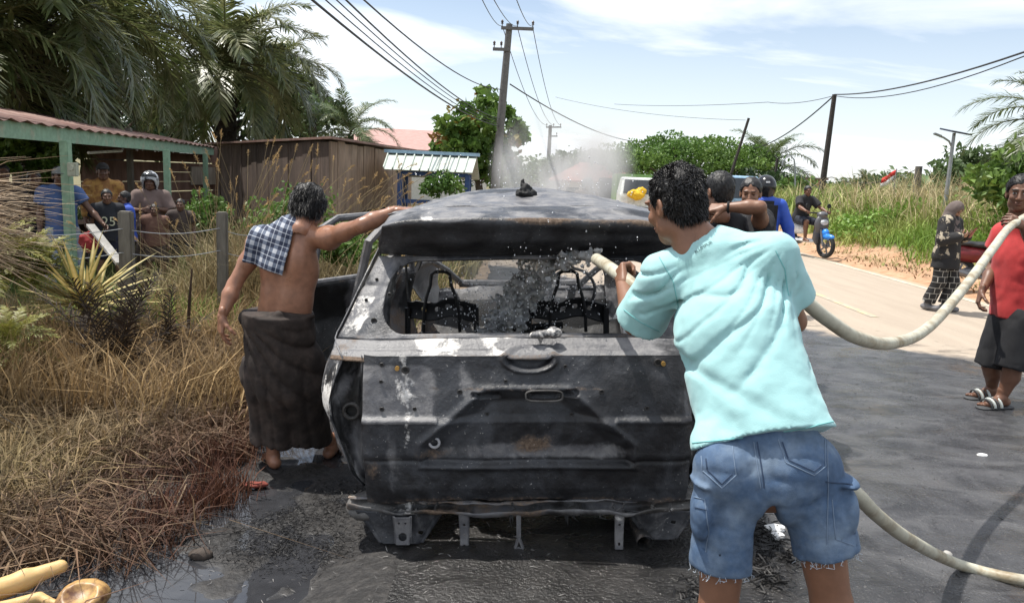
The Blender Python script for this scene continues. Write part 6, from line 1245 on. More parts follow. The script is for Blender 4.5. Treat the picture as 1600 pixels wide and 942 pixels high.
P = scatter(5200, -6, -1.2, 2.4, 8, 3, dl); sets.append(blades(P, .34, .0075, 1.5, 4, lerpc(.5 + vnoise(P, 3), (.13, .085, .05), (.25, .175, .105)), .3, 1.1))
grassobj("dead_grass", sets)
sets = []
P = scatter(30000, -11, -.6, 7.2, 13, 5, lambda P: np.clip((-.9 - P[:, 0]) * 2, 0, 1)); c = lerpc(.5 + 1.2 * vnoise(P, .9, 2), (.22, .17, .085), (.11, .15, .035)); sets.append(blades(P, .45, .016, .8, 6, c, .3))
P = scatter(26000, -14, -.6, 12, 26, 7, None); c = lerpc(.5 + 1.2 * vnoise(P, .6, 2), (.18, .16, .07), (.075, .11, .03)); sets.append(blades(P, .5, .035, .7, 8, c, .3))
P = scatter(2600, -4.4, -2.6, 6.6, 8.2, 9, lambda P: np.clip(.4 + vnoise(P, 1.3, 5) * 1.5, 0, 1)); sets.append(blades(P, .5, .014, .6, 10, (.15, .23, .04), .25))
P = scatter(22000, -5.6, -1.2, 4.6, 8.2, 13, lambda P: np.clip((edge_(P) - .1 - P[:, 0]) * 2, 0, 1) * np.clip(.6 + vnoise(P, 1.5, 8), .1, 1)); sets.append(blades(P, .56, .0085, .7, 14, lerpc(.5 + vnoise(P, 2.2, 3), (.22, .14, .065), (.37, .26, .13)), .3, .7))
grassobj("weeds", sets)
# reddish stalks standing in the water by the sarong man, and scorched tufts
P0 = np.array([gr(u, v, -.12) for u, v in ((345, 695), (352, 725), (330, 735), (372, 715), (318, 770), (362, 770), (335, 790), (300, 800), (385, 690), (262, 800), (240, 835))]); rg = np.random.default_rng(8); P = np.repeat(P0, 150, 0) + rg.normal(0, .065, (len(P0) * 150, 3)) * np.array([1, 1, 0]); P[:, 2] = gz(P[:, 0], P[:, 1]) - .01
grassobj("scorched_stalks", [blades(P, .19, .006, .55, 11, lerpc(rg.random(len(P)), (.06, .022, .015), (.16, .075, .045)), .3)])
# plume grass
def plumes(name, C, n, hgt, spread, seed, lean, lab, cmul=1.0, nleaf=25):
    rg = np.random.default_rng(seed); mb = MB(); V = []; Q = []; Cc = []; nn_ = 0
    def add(v, q, c): nonlocal nn_; V.append(v); Q.append(q + nn_); Cc.append(c); nn_ += len(v)
    b = np.array([C[0], C[1], GZ(C[0], C[1])])
    for k in range(n):
        p = b + np.array([rg.normal(0, spread), rg.normal(0, spread * .8), 0]); h = hgt * rg.uniform(.65, 1.1); d = np.array([lean[0] + rg.normal(0, .22), lean[1] + rg.normal(0, .2), 0]); t = np.linspace(0, 1, 6); S_ = p + np.stack([d[0] * t ** 2 * h, d[1] * t ** 2 * h, h * t * (1 - .22 * t * np.hypot(d[0], d[1]))], -1); tt = MB(); tt.tube(S_, np.linspace(.0045, .0022, 6), 4, False); v = np.concatenate(tt.v); q = np.array(tt.f); add(v, q, np.tile(np.array([.30, .23, .13]) * rg.uniform(.7, 1.2) * cmul, (len(v), 1)))
        tip = S_[-1]; dirn = unit(S_[-1] - S_[-2]); l = rg.uniform(.10, .17); m = 46; tq = rg.random(m); PP = tip + dirn * ((tq - .25) * l)[:, None] + np.array([0, 0, -.35]) * ((tq ** 2) * l * np.hypot(d[0], d[1]))[:, None]; o = rg.normal(size=(m, 3)) * .5 + dirn * 1.1; o /= np.linalg.norm(o, axis=1)[:, None]; w = np.cross(o, rg.normal(size=(m, 3))); w /= np.linalg.norm(w, axis=1)[:, None]; ln = (.022 * np.sin(tq * PI * .9 + .25) + .006)[:, None]
        v = np.stack([PP - w * .0025, PP + w * .0025, PP + o * ln * 1.2 + w * .001, PP + o * ln * 1.2 - w * .001], 1).reshape(-1, 3); add(v, (np.arange(m) * 4)[:, None] + np.arange(4), np.tile(np.array([.50, .35, .17]) * rg.uniform(.75, 1.15) * cmul, (len(v), 1)))
    P = b + rg.normal(0, spread * 1.1, (n * nleaf, 3)) * np.array([1, 1, 0]); P[:, 2] = gz(P[:, 0], P[:, 1]); v, q, c = blades(P, hgt * .62, .010, .7, seed + 1, np.array([.30, .24, .13]) * cmul, .3, .8); add(v, q, c)
    o = link(name, npmesh(name, np.concatenate(V) - b, np.concatenate(Q), col=np.concatenate(Cc)), M_grass, None, b); tag(o, lab, "grass clump", "plume grass along the fence"); return o
for i, (u, Y, n, h, sp, ln, lab) in enumerate(((352, 8.2, 26, 1.75, .20, (.1, 0), "tall straw plume grass right of the weathered fence post"), (398, 8.8, 26, 1.95, .24, (.2, 0), "tallest plume grass clump behind the bowed man's shoulder"), (440, 8.4, 26, 1.8, .24, (.35, 0), "plume grass arching right above the bowed man's head"), (500, 9.4, 24, 1.85, .28, (.4, 0), "golden plume grass in front of the plank shed"), (545, 7.8, 20, 1.45, .22, (.45, .0), "short golden plume grass under the outstretched arm"), (655, 10, 15, 1.75, .22, (-.2, 0), "thin plume grass by the blue shelter's left post"), (262, 8.0, 10, 1.2, .2, (-.2, 0), "sparse plume grass before the shelter's second post"), (600, 9.0, 14, 1.3, .25, (.1, 0), "low plume grass beside the open car door"))):
    c = gpos(u, Y); plumes("plume_grass", c, n, h, sp, 60 + i, ln, lab)
# the straw clump leaning in from the left edge
rg = np.random.default_rng(12); b = np.array([-3.98, 4.9, GZ(-3.98, 4.9)]); n = 430; P = b + np.stack([rg.normal(0, .10, n), rg.normal(0, .12, n), rg.uniform(1.02, 1.5, n)], -1); d = np.stack([1 + 0 * P[:, 0], rg.normal(.1, .25, n), rg.normal(.28, .22, n)], -1); l = rg.uniform(.35, .90, n)[:, None]; w = np.cross(d, rg.normal(size=(n, 3))); w = w / np.linalg.norm(w, axis=1)[:, None] * .0035; p1 = P + d * l * .55; p2 = P + d * l - np.array([0, 0, .22]) * l
V = np.stack([P - w, P + w, p1 + w, p1 - w, p2 + w * .3, p2 - w * .3], 1).reshape(-1, 3); q = (np.arange(n) * 6)[:, None]; v2, q2, c2 = blades(b + rg.normal(0, .12, (160, 3)) * np.array([1, 1, 0]), 1.5, .008, .4, 3, (.33, .25, .16), .3); V2 = np.concatenate([V, v2]); Q2 = np.concatenate([q + np.array([0, 1, 2, 3]), q + np.array([3, 2, 4, 5]), q2 + len(V)])
cc = np.concatenate([np.repeat(np.array([.38, .285, .19]) * rg.uniform(.6, 1.25, (n, 1)), 6, 0), c2]); tag(link("straw_clump", npmesh("straw_clump", V2 - b, Q2, col=cc), M_grass, None, b), "pale dry straw clump leaning in from the left edge", "grass clump")
# ferny bushes bottom left of it
M_fern = leafmat("fern_leaf", (.23, .22, .045), (.15, .16, .040), vs=4)
frond_set('fern', [(.55, 22, 1.2, 1.0, .13, .018), (.6, 24, .8, 1.3, .14, .018), (.55, 22, .4, 1.2, .13, .018)], (M_fern, M_fern))
for i, (u, Y, n, sc, lab) in enumerate(((22, 6.2, 34, .72, "yellow-green fern clump at the left edge under the straw"), (62, 6.4, 30, .62, "yellow-green fern clump beside the variegated plant"), (0, 5.4, 26, .62, "darker low fern clump at the left edge"), (-40, 6.0, 24, 1.0, "fern clump just past the left edge"))):
    c = gpos(u, Y, .78 - .45 * (i == 2)); palm("fern", lab, c, .0, 'fern', n, sc, "ferns at the left edge", seed=90 + i, cat="fern")
# variegated plant: stiff pointed leaves
t = np.linspace(0, 1, 7); wv = np.array([.016, .024, .028, .026, .020, .011, .001]); zc = t * .62; yc = .05 * t + .06 * t ** 2; V = []
for s_ in (-1, -.5, 0, .5, 1): V.append(np.stack([wv * s_, yc - .010 * (1 - abs(s_)) * np.sin(t * PI), zc], -1))
V = np.stack(V, 1); col = np.zeros((7, 5, 3)); col[:] = (.52, .40, .15); col[:, (0, 4)] = (.10, .15, .055); col[:, 2] = (.60, .50, .24); a, b_ = 7, 5; i = np.arange(35).reshape(7, 5); leaf_me = npmesh("leaf", V.reshape(-1, 3), np.stack([i[:-1, :-1], i[1:, :-1], i[1:, 1:], i[:-1, 1:]], -1).reshape(-1, 4), col=col.reshape(-1, 3)); leaf_me.materials.append(attmat("variegated_leaf", .55, .2))
c = gpos(122, 6.3); ag = empty("variegated_plant", c, 0, "yellow variegated plant with stiff pointed leaves before the fence post", "plant"); mb = MB(); mb.tube([(0, 0, -.1), (.01, 0, .3), (0, 0, .55)], [.05, .045, .05], 8); mb.build("stem", M_bark, ag, True); rg = np.random.default_rng(5)
for k in range(58):
    q = k / 57; o = link("leaf", leaf_me, None, ag, (rg.normal(0, .03), rg.normal(0, .03), .50 + .07 * rg.random())); o.rotation_euler = (-(.15 + 1.40 * q ** .8) + rg.normal(0, .08), 0, k * 2.4); s_ = rg.uniform(.85, 1.15); o.scale = (s_, s_, s_)
# burnt palm seedlings
M_burnleaf = mat("burnt_leaf", (.028, .018, .012), .8, var=.4, vs=6, bump=0, trans=.1); frond_set('burnt', [(.8, 26, 1.45, .35, .20, .011), (.85, 28, 1.3, .5, .22, .011), (.75, 26, 1.05, .7, .2, .011), (.6, 20, .7, 1.1, .18, .01)], (M_burnleaf, M_burnleaf))
for i, (u, v, z, n, sc, lab) in enumerate(((178, 608, -.13, 17, 1.0, "scorched dark palm seedling standing in the dead grass"), (268, 585, -.13, 10, .78, "smaller scorched palm seedling nearer the bare-chested man"))):
    c = gr(u, v, z); palm("burnt_palm_seedling", lab, (c[0], c[1], GZ(c[0], c[1])), 0, 'burnt', n, sc, None, seed=120 + i, cat="burnt plant")
M_stick = mat("dry_stick", (.20, .13, .085), .9, var=.3, vs=20)
def stick(pts, r, lab, m=M_stick, name="stick"):
    P = np.array(pts, float); b = P.mean(0); mb = MB(); mb.tube(P - b, r, 6); return tag(mb.build(name, m, None, True, b), lab, "stick")
stick([gr(186, 648, -.05), gr(260, 664, -.03), gr(322, 676, -.10)], [.009, .008, .004], "long brown stick lying across the dead grass")
stick([gr(245, 640, -.02), gr(300, 616, .05), gr(352, 590, .08)], [.005, .006, .003], "thin dry stem slanting up through the dead grass")
stick([gr(262, 640, -.06), gr(330, 652, -.08)], [.006, .005], "short stick by the edge of the black water")
stick([gr(292, 560, -.1), aty(296, 470, 6.3), aty(300, 420, 6.3)], [.016, .013, .006], "burnt upright stem right of the palm seedling", mat("burnt_stem", (.05, .03, .02), .9))
# ---- the bank on the right
bank = lambda P: np.clip((P[:, 0] - RXR - 1.35 - .35 * vnoise(P, .8, 4)) * 2.2, 0, 1)
sets = []
P = scatter(40000, 8.5, 16, 6, 24, 21, bank); c = lerpc(.5 + 1.3 * vnoise(P, .55, 3), (.19, .30, .055), (.30, .35, .10)); sets.append(blades(P, .40 + .22 * sst(P[:, 0], 9, 11), .022, .8, 22, c, .25))
P = scatter(24000, 8.6, 24, 22, 60, 23, bank); c = lerpc(.5 + 1.2 * vnoise(P, .35, 3), (.19, .28, .06), (.33, .34, .12)); sets.append(blades(P, .75, .06, .7, 24, c, .25))
P = scatter(5000, 10.2, 15, 14, 30, 27, lambda P: bank(P) * np.clip(vnoise(P, .35, 2) + .6, 0, 1)); sets.append(blades(P, 1.35, .022, .7, 28, (.46, .38, .22), .25, .7))
P = scatter(5000, RXR + .4, 9.6, 4, 26, 25, lambda P: np.clip(vnoise(P, 1.2, 5) * 2 - .5, 0, 1)); sets.append(blades(P, .16, .012, 1.2, 26, (.20, .24, .07), .3))
P = scatter(900, RXR + .2, 9.4, 5, 20, 29); sets.append(blades(P, .09, .03, 1.6, 30, (.22, .13, .07), .3))
grassobj("bank_grass", sets)
P = scatter(21000, 9.0, 14, 7.5, 22, 31, lambda P: bank(P) * np.clip(vnoise(P, .7, 7) * 2 + .45, 0, 1)); P[:, 2] += np.abs(np.random.default_rng(3).normal(.28, .16, len(P))); V, Q = leaves(P, .125, 33, up=.7, asp=.8); tag(link("creeper_leaves", npmesh("creeper_leaves", V, Q, smooth=False), leafmat("creeper_leaf", (.15, .28, .04), (.22, .34, .065), vs=2)), kind='stuff')
# banana plants
t = np.linspace(0, 1, 10); wv = .30 * np.sin(np.clip(t * 1.05 + .05, 0, 1) * PI) ** .6 * (t < .999) + .01; V = np.stack([np.stack([wv * s_, 1.7 * (t - .25 * t ** 3), .9 * t - 1.05 * t ** 2.2 + .10 * abs(s_) + 0 * t], -1) for s_ in (-1, -.5, 0, .5, 1)], 1); i = np.arange(50).reshape(10, 5); ban = npmesh("leaf", V.reshape(-1, 3), np.stack([i[:-1, :-1], i[1:, :-1], i[1:, 1:], i[:-1, 1:]], -1).reshape(-1, 4)); ban.materials.append(leafmat("banana_leaf", (.085, .15, .05), (.13, .20, .075), vs=1.5))
for k, (u, v, Y, sc, lab) in enumerate(((1408, 296, 30, 1.0, "banana plant right of the flag on the bank"), (1445, 285, 28, 1.1, "tall banana plant behind the cut-off wooden pole"), (1478, 292, 30, 1.0, "banana plant left of the solar street lamp"))):
    p = aty(u, v + 12, Y); zg = GZ(p[0], Y); b = empty("banana_plant", (p[0], Y, zg), 0, lab, "banana plant", "banana plants on the bank"); mb = MB(); mb.tube([(0, 0, -.2), (0.03, 0, p[2] - zg)], [.13, .08], 8); mb.build("stem", leafmat("banana_stem", (.12, .14, .06), (.2, .17, .09)), b, True)
    for j in range(9): o = link("leaf", ban, None, b, (0, 0, p[2] - zg - .1)); o.rotation_euler = (.35 * (j % 3) - .1, .2 * (j % 2), j * 2.4 + k); o.scale = (sc * .8,) * 3
# ================================================================== buildings and street furniture
def wood(name, c, c2, var=.3): return mat(name, c, .9, var=var, vs=3, col2=c2, lo=.4, hi=.62, bump=.6, bs=30, stretch=(1, 1, .25), bdist=.01)
M_plk = wood("weathered_planks", (.21, .145, .10), (.30, .22, .16)); M_plkd = wood("dark_shade_planks", (.085, .058, .045), (.13, .09, .07)); M_green = mat("pale_green_paint", (.23, .36, .25), .7, var=.2, vs=4, col2=(.34, .36, .26), lo=.52, hi=.68, bump=.2); M_rust = mat("rusty_roof_sheet", (.17, .085, .065), .8, var=.3, vs=2, col2=(.25, .16, .13), lo=.42, hi=.6, bump=.2); M_grey = mat("weathered_grey_wood", (.17, .155, .13), .95, var=.35, vs=5, col2=(.10, .09, .075), lo=.4, hi=.6, bump=.9, bs=40, stretch=(1, 1, .2), bdist=.01)
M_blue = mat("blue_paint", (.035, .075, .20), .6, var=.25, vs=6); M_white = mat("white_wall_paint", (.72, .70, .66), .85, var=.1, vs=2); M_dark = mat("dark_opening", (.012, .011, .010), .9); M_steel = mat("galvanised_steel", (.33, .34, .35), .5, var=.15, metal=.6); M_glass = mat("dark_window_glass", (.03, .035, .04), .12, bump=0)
# ---- green open shelter: its long eave runs away from us
e0, e1 = aty(-60, 200, 7.6), aty(333, 238, 19.0); e0[2] = e1[2] = 1.88; ed = unit(e1 - e0); back = np.array([ed[1], -ed[0], 0]) * -1; back = back if back[0] < 0 else -back
sh = empty("open_shelter", ((e0[0] + e1[0]) / 2, (e0[1] + e1[1]) / 2, GZ((e0[0] + e1[0]) / 2, (e0[1] + e1[1]) / 2)), 0, "open shelter with pale green posts and fascia under a rusty red roof", "shelter"); so_ = np.array(sh.location)
mb = MB(); mb.beam(e0 - so_, e1 - so_, .035, .19); mb.build("fascia", M_green, sh)
n = 15
for k in range(n):
    a, b = e0 + (e1 - e0) * (k / n), e0 + (e1 - e0) * ((k + 1) / n); up = np.array([0, 0, .10]); bk = back * 2.5 + np.array([0, 0, .40]); P = []
    for i in range(9): q = a + (b - a) * (i / 8) * 1.03 + up - back * .08; w_ = .018 * math.sin(i / 8 * 4 * PI) + .006 * (k % 2); P.append([q + np.array([0, 0, w_]), q + bk * .5 + np.array([0, 0, w_]), q + bk + np.array([0, 0, w_])])
    m = MB(); m.grid(np.array(P) - so_); o = m.build("roof_sheet", M_rust, sh, True); o.modifiers.new("thickness", 'SOLIDIFY').thickness = .006
def post(x, y, z1, w, m, parent, name="post", z0=-.5):
    mb = MB(); mb.box((0, 0, (z0 + z1) / 2), (w, w, z1 - z0), bev=.008); return mb.build(name, m, parent, False, np.array([x, y, 0]) - np.array(parent.location))
for (u, Y) in ((106, 9.5), (262, 13.5), (322, 17.8)): p = aty(u, 300, Y); post(p[0], Y, 1.80, .105 if Y < 10 else .095, M_green, sh)
for (u, Y) in ((-40, 12.5), (60, 16.5), (205, 15.0)): p = aty(u, 300, Y); post(p[0], Y, 2.2, .10, M_grey, sh)
p = aty(114, 265, 9.42); mb = MB(); mb.box((0, 0, 0), (.11, .08, .17), bev=.01); mb.disc((0, -.045, .02), (0, 1, 0), .035, .015); tag(mb.build("electric_meter", mat("meter_box_plastic", (.36, .38, .30), .5), None, False, p), "small electric meter box on the near green shelter post", "meter box")
w0, w1 = aty(128, 300, 14.3), aty(340, 300, 19.3); wd = w1 - w0; wd[2] = 0
pw = empty("plank_wall", ((w0[0] + w1[0]) / 2, (w0[1] + w1[1]) / 2, -.3), 0, "dark horizontal plank wall at the back of the green shelter", "wall"); po = np.array(pw.location); rg = np.random.default_rng(2)
M_plki = wood("brown_wall_planks", (.15, .085, .06), (.21, .13, .10))
for k in range(11):
    z = -.35 + k * .215; a = np.array([w0[0], w0[1], z + .1]); b = np.array([w1[0], w1[1], z + .1]); j = .3 + .4 * rg.random()
    for (s_, e_) in ((0, j - .002), (j + .002, 1)): mb = MB(); off = np.array([0, rg.normal(0, .012), rg.normal(0, .006)]); mb.beam(a + (b - a) * s_ - po + off, a + (b - a) * e_ - po + off, .03, .205); mb.build("plank", M_plki, pw)
mb = MB(); a = w0 + wd * .74; b = w0 + wd * .96; a[2] = b[2] = 1.28; f_ = np.array([wd[1], -wd[0], 0]); f_ = unit(f_) * (.05 if f_[1] < 0 else -.05); mb.beam(a + f_ - po, b + f_ - po, .03, .42); mb.build("shutter_board", wood("pale_board", (.28, .24, .19), (.36, .32, .26)), pw)
a, b = aty(138, 239, 12.2), aty(190, 236, 13.2); mb = MB(); mb.tube([a - (a + b) / 2, b - (a + b) / 2], .022, 8); tag(mb.build("lamp_tube", mat("white_tube", (.7, .7, .68), .4, bump=0), None, True, (a + b) / 2), "thin pale tube hanging level under the shelter roof", "tube lamp")
def bench(u0, u1, v, Y, lab):
    a, b = aty(u0, v, Y), aty(u1, v, Y + .5); c = (a + b) / 2; zg = GZ(c[0], c[1]); r = empty("bench", (c[0], c[1], zg), 0, lab, "bench"); o = np.array(r.location); mb = MB(); mb.beam(a - o, b - o, .30, .045); mb.build("seat_board", M_plk, r)
    for t_ in (.08, .92): q = a + (b - a) * t_; mb = MB(); mb.box((q[0] - o[0], q[1] - o[1], (q[2] - zg) / 2 - .1), (.08, .22, q[2] - zg + .2)); mb.build("leg", M_plkd, r)
bench(112, 262, 347, 11.2, "rough plank bench across the front of the green shelter")
a, b = aty(141, 352, 9.0), aty(188, 412, 8.2); mb = MB(); mb.beam(a - b, (0, 0, 0), .09, .03); tag(mb.build("leaning_board", wood("grey_board", (.25, .24, .22), (.33, .32, .3)), None, False, b), "grey board leaning beside the boy in the number shirt", "board")
p = aty(140, 378, 9.0); V, Q = lump((-.2, -.2, -.2), (.2, .2, .2), .012, [((0, 0, 0), (.12, .09, .13)), ((.03, 0, .1), (.05, .04, .05))], lambda P: .02 * fbm(P, 14)); tag(link("bag", qmesh("bag", V, Q), cloth("red_bag_cloth", (.25, .02, .02)), None, p), "crumpled dark red bag beside the near green post", "bag")
# ---- plank shed
c0, cl, cr_ = aty(515, 300, 14.0), aty(333, 300, 22.5), aty(642, 300, 20.5); shd = empty("plank_shed", (c0[0], c0[1], GZ(c0[0], c0[1])), 0, "brown vertical plank shed with a flat tin roof and a dark doorway", "shed"); so_ = np.array(shd.location); rg = np.random.default_rng(4)
def plankwall(a, b, n, ztop, m, skip=()):
    for k in range(n):
        p, q = a + (b - a) * (k / n), a + (b - a) * ((k + 1) / n); w_ = np.linalg.norm((q - p)[:2]); z0 = .75 if k in skip else -.45; z1 = ztop(k / n) - .03 + rg.normal(0, .01); mb = MB(); c = (p + q) / 2; d = unit(np.array([*(q - p)[:2], 0])); nn_ = np.array([d[1], -d[0], 0]); R_ = np.stack([d, nn_, np.array([0, 0, 1.])], 1)
        mb.box(np.array([c[0], c[1], (z0 + z1) / 2]) - so_ + nn_ * rg.normal(0, .012), (w_ - .014, .03, z1 - z0), R_); mb.build("plank", m, shd)
plankwall(c0, cr_, 16, lambda t_: 2.12 - .02 * t_, M_plk, (5, 6, 7, 8, 9, 10, 11)); plankwall(c0, cl, 20, lambda t_: 2.12, M_plkd)  # left wall in darker planks: its shade is put into the wood colour
mb = MB(); P = [c0, cr_, cr_ + (cl - c0), cl]; cc = sum(P) / 4; V = []
for z in (2.12, 2.165):
    for k, q in enumerate(P): o = unit(np.array([*(q - cc)[:2], 0])) * .28; V.append(np.array([q[0] + o[0], q[1] + o[1], z + .22 * (k in (2, 3)) * 0]) - so_)
mb.add(V, [(3, 2, 1, 0), (4, 5, 6, 7)] + [(i, (i + 1) % 4, (i + 1) % 4 + 4, i + 4) for i in range(4)]); mb.build("roof", M_rust, shd)
mb = MB(); a, b = c0 + (cr_ - c0) * .32, c0 + (cr_ - c0) * .78; inn = unit(np.array([*(cl - c0)[:2], 0])) * .25; mb.box((0, 0, 0), (.01, .01, .01)); mb.v = []; mb.f = []; mb.n = 0; aa, bb = a + inn, b + inn; mb.add([np.array([aa[0], aa[1], -.4]) - so_, np.array([bb[0], bb[1], -.4]) - so_, np.array([bb[0], bb[1], .8]) - so_, np.array([aa[0], aa[1], .8]) - so_, np.array([aa[0] + inn[0], aa[1] + inn[1], -.4]) - so_, np.array([bb[0] + inn[0], bb[1] + inn[1], -.4]) - so_, np.array([bb[0] + inn[0], bb[1] + inn[1], .8]) - so_, np.array([aa[0] + inn[0], aa[1] + inn[1], .8]) - so_], [(0, 1, 2, 3), (4, 7, 6, 5), (0, 3, 7, 4), (1, 5, 6, 2)]); mb.build("doorway_shade", M_dark, shd)  # black sheet stands in for the shade inside the doorway, no real door
# ---- small blue-posted shelter with a pale metal roof
f0, f1, k0, k1 = aty(598, 264, 15.5), aty(738, 270, 15.5), aty(606, 240, 16.9), aty(745, 246, 16.9); bs = empty("roadside_shelter", ((f0[0] + f1[0]) / 2, 16.3, GZ(-1.5, 16.3)), 0, "small roadside shelter with blue posts and a pale ribbed metal roof", "shelter"); so_ = np.array(bs.location); M_pale = mat("pale_roof_metal", (.52, .56, .50), .5, var=.2, vs=3, col2=(.36, .30, .22), lo=.6, hi=.75, bump=.1)
for k in range(10):
    a, b = f0 + (f1 - f0) * k / 10, f0 + (f1 - f0) * (k + 1) / 10; c, d = k0 + (k1 - k0) * k / 10, k0 + (k1 - k0) * (k + 1) / 10; P = []
    for t_, hh in ((0, .045), (.1, .045), (.18, 0), (.99, 0)): P.append([a + (b - a) * t_ + np.array([0, 0, hh]) - so_, c + (d - c) * t_ + np.array([0, 0, hh]) - so_])
    m = MB(); m.grid(P); o = m.build("roof_sheet", M_pale, bs); o.modifiers.new("thickness", 'SOLIDIFY').thickness = .012
mb = MB(); r1, r2 = k0 + np.array([-.06, .02, .05]), k1 + np.array([.06, .02, .05]); mb.beam(r1 - so_, r2 - so_, .30, .07); mb.build("ridge_cap", mat("light_blue_metal", (.25, .36, .46), .5, var=.2), bs)
m = MB(); m.grid([[k0 + np.array([0, .02, 0]) - so_, k1 + np.array([0, .02, 0]) - so_], [k0 + np.array([0, 1.5, -.5]) - so_, k1 + np.array([0, 1.5, -.5]) - so_]]); o = m.build("rear_roof_sheet", M_pale, bs); o.modifiers.new("thickness", 'SOLIDIFY').thickness = .02
for (u, Y, z1) in ((625, 15.7, 1.62), (730, 15.7, 1.58), (634, 18.1, 1.65), (733, 18.1, 1.6)): p = aty(u, 290, Y); post(p[0], Y, z1, .10, M_blue, bs)
for (z) in (.98, 1.30 - .0): a, b = aty(625, 300, 15.7), aty(730, 300, 15.7); a[2] = b[2] = z + .02 if z < 1 else 1.57; mb = MB(); mb.beam(a - so_, b - so_, .05, .08); mb.build("rail", M_blue, bs)
# ---- houses
def house(u, v_eave, Y, w, d, hw_, hr, rz, wallm, roofm, lab, cat="house", nwin=2, eave=.4):
    p = aty(u, v_eave, Y); zg = -.3; r = empty("house", (p[0], Y, zg), rz, lab, cat); h = p[2] - zg; mb = MB(); mb.box((0, 0, h / 2), (w, d, h)); wall = mb.build("wall", wallm, r); x, y = w / 2 + eave, d / 2 + eave; mb = MB(); rx = w / 2 * .45
    mb.add([(-x, -y, h), (x, -y, h), (x, y, h), (-x, y, h), (-rx, 0, h + hr), (rx, 0, h + hr), (-x, -y, h - .12), (x, -y, h - .12), (x, y, h - .12), (-x, y, h - .12)], [(0, 1, 5, 4), (1, 2, 5), (2, 3, 4, 5), (3, 0, 4), (6, 7, 1, 0), (7, 8, 2, 1), (8, 9, 3, 2), (9, 6, 0, 3), (9, 8, 7, 6)]); mb.build("roof", roofm, r)
    for k in range(nwin):
        xx = (k + .5) / nwin * w - w / 2; mb = MB(); mb.box((xx, -d / 2 - .02, h * .55), (w / nwin * .4, .05, h * .38)); f = mb.build("window", M_white, r); mb = MB(); mb.box((xx, -d / 2 - .035, h * .55), (w / nwin * .34, .05, h * .32)); mb.build("pane", M_glass, f)
    return r
M_roofp = mat("faded_pink_roof", (.42, .25, .22), .7, var=.15, vs=1); M_roofr = mat("red_roof_sheet", (.44, .17, .13), .7, var=.15, vs=1); M_brick = mat("orange_brick", (.36, .17, .11), .9, var=.2, vs=3)
house(640, 236, 46, 9, 6, 0, 1.25, .1, M_white, M_roofp, "house with a faded pink roof behind the plank shed"); house(930, 283, 56, 5.2, 5, 0, 1.3, -.2, M_white, M_roofr, "white-walled house with a red hipped roof seen through the smoke"); house(1590, 327, 30, 3.4, 3.4, 0, .75, .15, M_plk, mat("dull_red_roof", (.27, .10, .085), .7, var=.2, vs=2), "low house with a dull red roof below the dark right-hand tree", nwin=1)
p = aty(1248, 290, 43); bw = empty("brick_building", (p[0], 43, -.2), -.1, "flat-topped orange brick building end beyond the motorcyclist", "building"); mb = MB(); mb.box((0, 2, 1.15), (2.9, 4, 2.3)); mb.build("wall", M_brick, bw); mb = MB(); mb.box((0, 2, 2.35), (3.1, 4.2, .10)); mb.build("roof", M_rust, bw); mb = MB(); mb.box((-.5, -.01, 1.0), (.7, .06, .8)); mb.build("window", M_dark, bw)
# ---- fence posts with wire
fp = []
for (u, Y, v, w_, lab) in ((194, 7.0, 330, .115, "grey weathered fence post behind the yellow variegated plant"), (345, 7.5, 331, .10, "grey weathered fence post left of the bowed man")):
    p = aty(u, v, Y); zg = GZ(p[0], Y); mb = MB(); mb.box((0, 0, (p[2] - zg) / 2 - .1), (w_, w_, p[2] - zg + .2), bev=.012); o = mb.build("fence_post", M_grey, None, False, (p[0], Y, zg)); o.rotation_euler = (0, .01, .2); tag(o, lab, "fence post"); fp.append(np.array([p[0], Y - .06, p[2]]))
pl_ = aty(-40, 330, 6.2); pr_ = aty(420, 340, 8.0)
for k, (dz, lab) in enumerate(((-.16, "upper wire strand between the two fence posts"), (-.38, "lower wire strand between the two fence posts"))):
    P = [pl_ + np.array([0, 0, dz])] + [f + np.array([0, 0, dz]) for f in fp] + [pr_ + np.array([0, 0, dz])]; Pp = []
    for i in range(3): 
        for t_ in np.linspace(0, 1, 8, endpoint=False): Pp.append(P[i] * (1 - t_) + P[i + 1] * t_ - np.array([0, 0, .05 * math.sin(t_ * PI)]))
    mb = MB(); mb.tube(np.array(Pp) - P[1], .004, 5); tag(mb.build("fence_wire", M_steel, None, True, P[1]), lab, "fence wire")
# ---- power poles and cables
M_conc = mat("grey_pole_steel", (.135, .13, .125), .7, var=.2, vs=2, metal=.2); M_cable = mat("black_cable", (.02, .02, .022), .6, bump=0); M_pole = mat("dark_wooden_pole", (.045, .038, .034), .9, var=.3, vs=3, bump=.5, bs=20); M_ins = mat("insulator_ceramic", (.05, .035, .03), .25)
def pole(u0, v0, u1, v1, Y, r0, r1, lab, m, arms=(), cat="power pole", name="power_pole"):
    b, t_ = aty(u0, v0, Y), aty(u1, v1, Y); d = (b - t_) / np.linalg.norm(b - t_); b = b + d * ((b[2] - GZ(b[0], Y) + .4) / max(.2, -d[2])); o = np.array([b[0], b[1], GZ(b[0], Y)]); r = empty(name, o, 0, lab, cat); mb = MB(); mb.tube([b - o, t_ - o], [r0, r1], 12); mb.build("pole", m, r, True)
    for (ua, va, ub, vb, ins) in arms:
        A, B = aty(ua, va, Y - .15), aty(ub, vb, Y - .15); mb = MB(); mb.beam(A - o, B - o, .10, .12); mb.build("crossarm", m, r)
        for k in ins: q = A + (B - A) * k - o; mb = MB(); mb.lathe(q + np.array([0, 0, .05]), [(.02, 0), (.02, .10), (.06, .12), (.035, .16), (.06, .19), (.03, .26), (0, .28)], 10); mb.build("insulator", M_ins, r, True)
    return r
